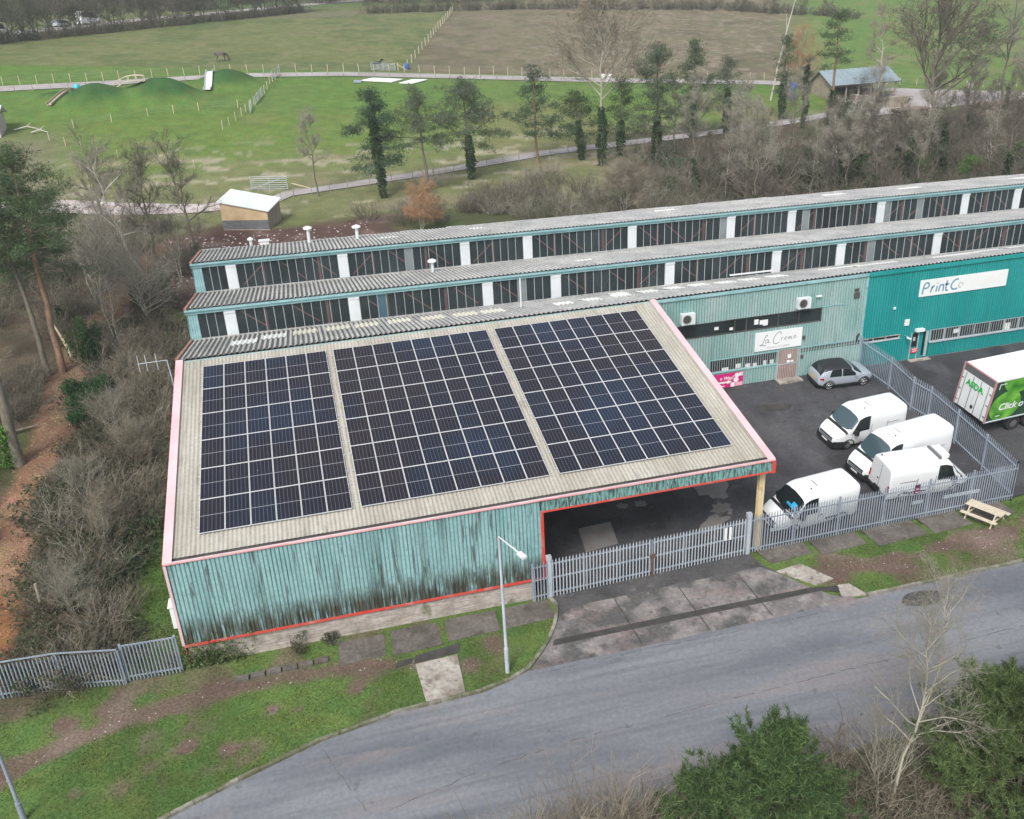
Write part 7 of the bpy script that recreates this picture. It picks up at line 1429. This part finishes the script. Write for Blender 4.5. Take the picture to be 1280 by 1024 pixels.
# stones and litter on the soil
b = B(); rg = np.random.RandomState(9); n_ = 260; x = np.concatenate([rg.uniform(-9, 15, n_), rg.uniform(29.5, 42, 50)]); y = np.concatenate([rg.uniform(-7.5, -2.6, n_), rg.uniform(-4.8, -2.4, 50)]); ok = (grassmask(x, y) < .5)
for xx, yy in zip(x[ok], y[ok]): r = rg.uniform(.012, .038)*(1.8 if rg.rand() < .08 else 1); zz = H(xx, yy); b.add([(xx-r, yy-r*.7, zz), (xx+r, yy-r*.6, zz), (xx+r*.8, yy+r*.8, zz), (xx-r*.7, yy+r*.9, zz), (xx+r*.1, yy, zz+r*.9)], [(0, 1, 4), (1, 2, 4), (2, 3, 4), (3, 0, 4)])
o = b.obj('stones', M['chalk']); tag(o, 'scattered pale stones on the bare soil of the verges', 'stones', kind='stuff')
b = B(); rg = np.random.RandomState(10)
for _ in range(500): xx = rg.uniform(-7, 0) if rg.rand() < .5 else rg.uniform(-1, 14); yy = rg.uniform(42, 60); r = rg.uniform(.04, .13); zz = H(xx, yy); b.add([(xx-r, yy-r*.7, zz), (xx+r, yy-r*.6, zz), (xx+r*.8, yy+r*.8, zz), (xx-r*.7, yy+r*.9, zz), (xx+r*.1, yy, zz+r*.9)], [(0, 1, 4), (1, 2, 4), (2, 3, 4), (3, 0, 4)])
o = b.obj('rubble', M['chalk']); tag(o, 'scattered pale rubble on the brown earth behind the factory', 'rubble', kind='stuff')
# creeper on the front corner of the warehouse and weeds along the plinth
t = thing('ivy_plant', 'green creeper climbing the warehouse front corner by the fence', 'climbing plant', (-1.0, -1.5, H(-1, -1.5))); rg = np.random.RandomState(14); n_ = 700
C = np.stack([rg.normal(-.4, .75, n_), rg.uniform(-1.62, -1.4, n_), np.abs(rg.normal(0, .55, n_))-.3], -1); C = C[(C[:, 0] > -1.9) & (C[:, 0] < 1.8)]; b = B(); b.np_tris(blades(C, .14, 2, rg, .7)); b.obj('foliage', M['bushgreen'], t); sg_ = Segs()
for _ in range(14): p, _d = wander((rg.normal(-.5, .5), -1.52, -.4), (rg.normal()*.4, 0, 1), rg.uniform(.6, 1.3), 4, rg, .2); sg_.chain(p, .012, .006)
b = B(); sg_.to(b); b.obj('stem', M['twig'], t)
for x, w_, h_, lbl in ((3.6, 1.2, .9, 'bare weed clump against the brick plinth, left of the dark pads'), (5.0, .9, .7, 'green weed clump against the brick plinth beside the first dark pad')):
    q = shrub('weed_clump', lbl, 'bramble', w_, h_, int(x*10), 260, .09, 16, 'twiggrey', cat='weeds'); put(q, x, -1.75)
# ---------------------------------------------------------------- thin haze over the whole valley
me = bpy.data.meshes.new('haze'); x0, x1, y0, y1, z0, z1 = -960, 960, -1100, 2600, -25, 130
me.from_pydata([(x, y, z) for x in (x0, x1) for y in (y0, y1) for z in (z0, z1)], [], [(0, 1, 3, 2), (4, 6, 7, 5), (0, 4, 5, 1), (2, 3, 7, 6), (0, 2, 6, 4), (1, 5, 7, 3)])
ho = bpy.data.objects.new('haze', me); COL.objects.link(ho); ho['kind'] = 'stuff'; ho['label'] = 'thin pale haze lying over the whole valley'; ho['category'] = 'haze'
hmat = bpy.data.materials.new('pale_haze'); hmat.use_nodes = True; n = hmat.node_tree.nodes; n.clear(); pv = n.new('ShaderNodeVolumePrincipled'); pv.inputs['Color'].default_value = (.86, .91, .96, 1); pv.inputs['Density'].default_value = .00042; pv.inputs['Anisotropy'].default_value = .2
ou = n.new('ShaderNodeOutputMaterial'); hmat.node_tree.links.new(pv.outputs[0], ou.inputs['Volume']); me.materials.append(hmat)
sc.cycles.volume_bounces = 1
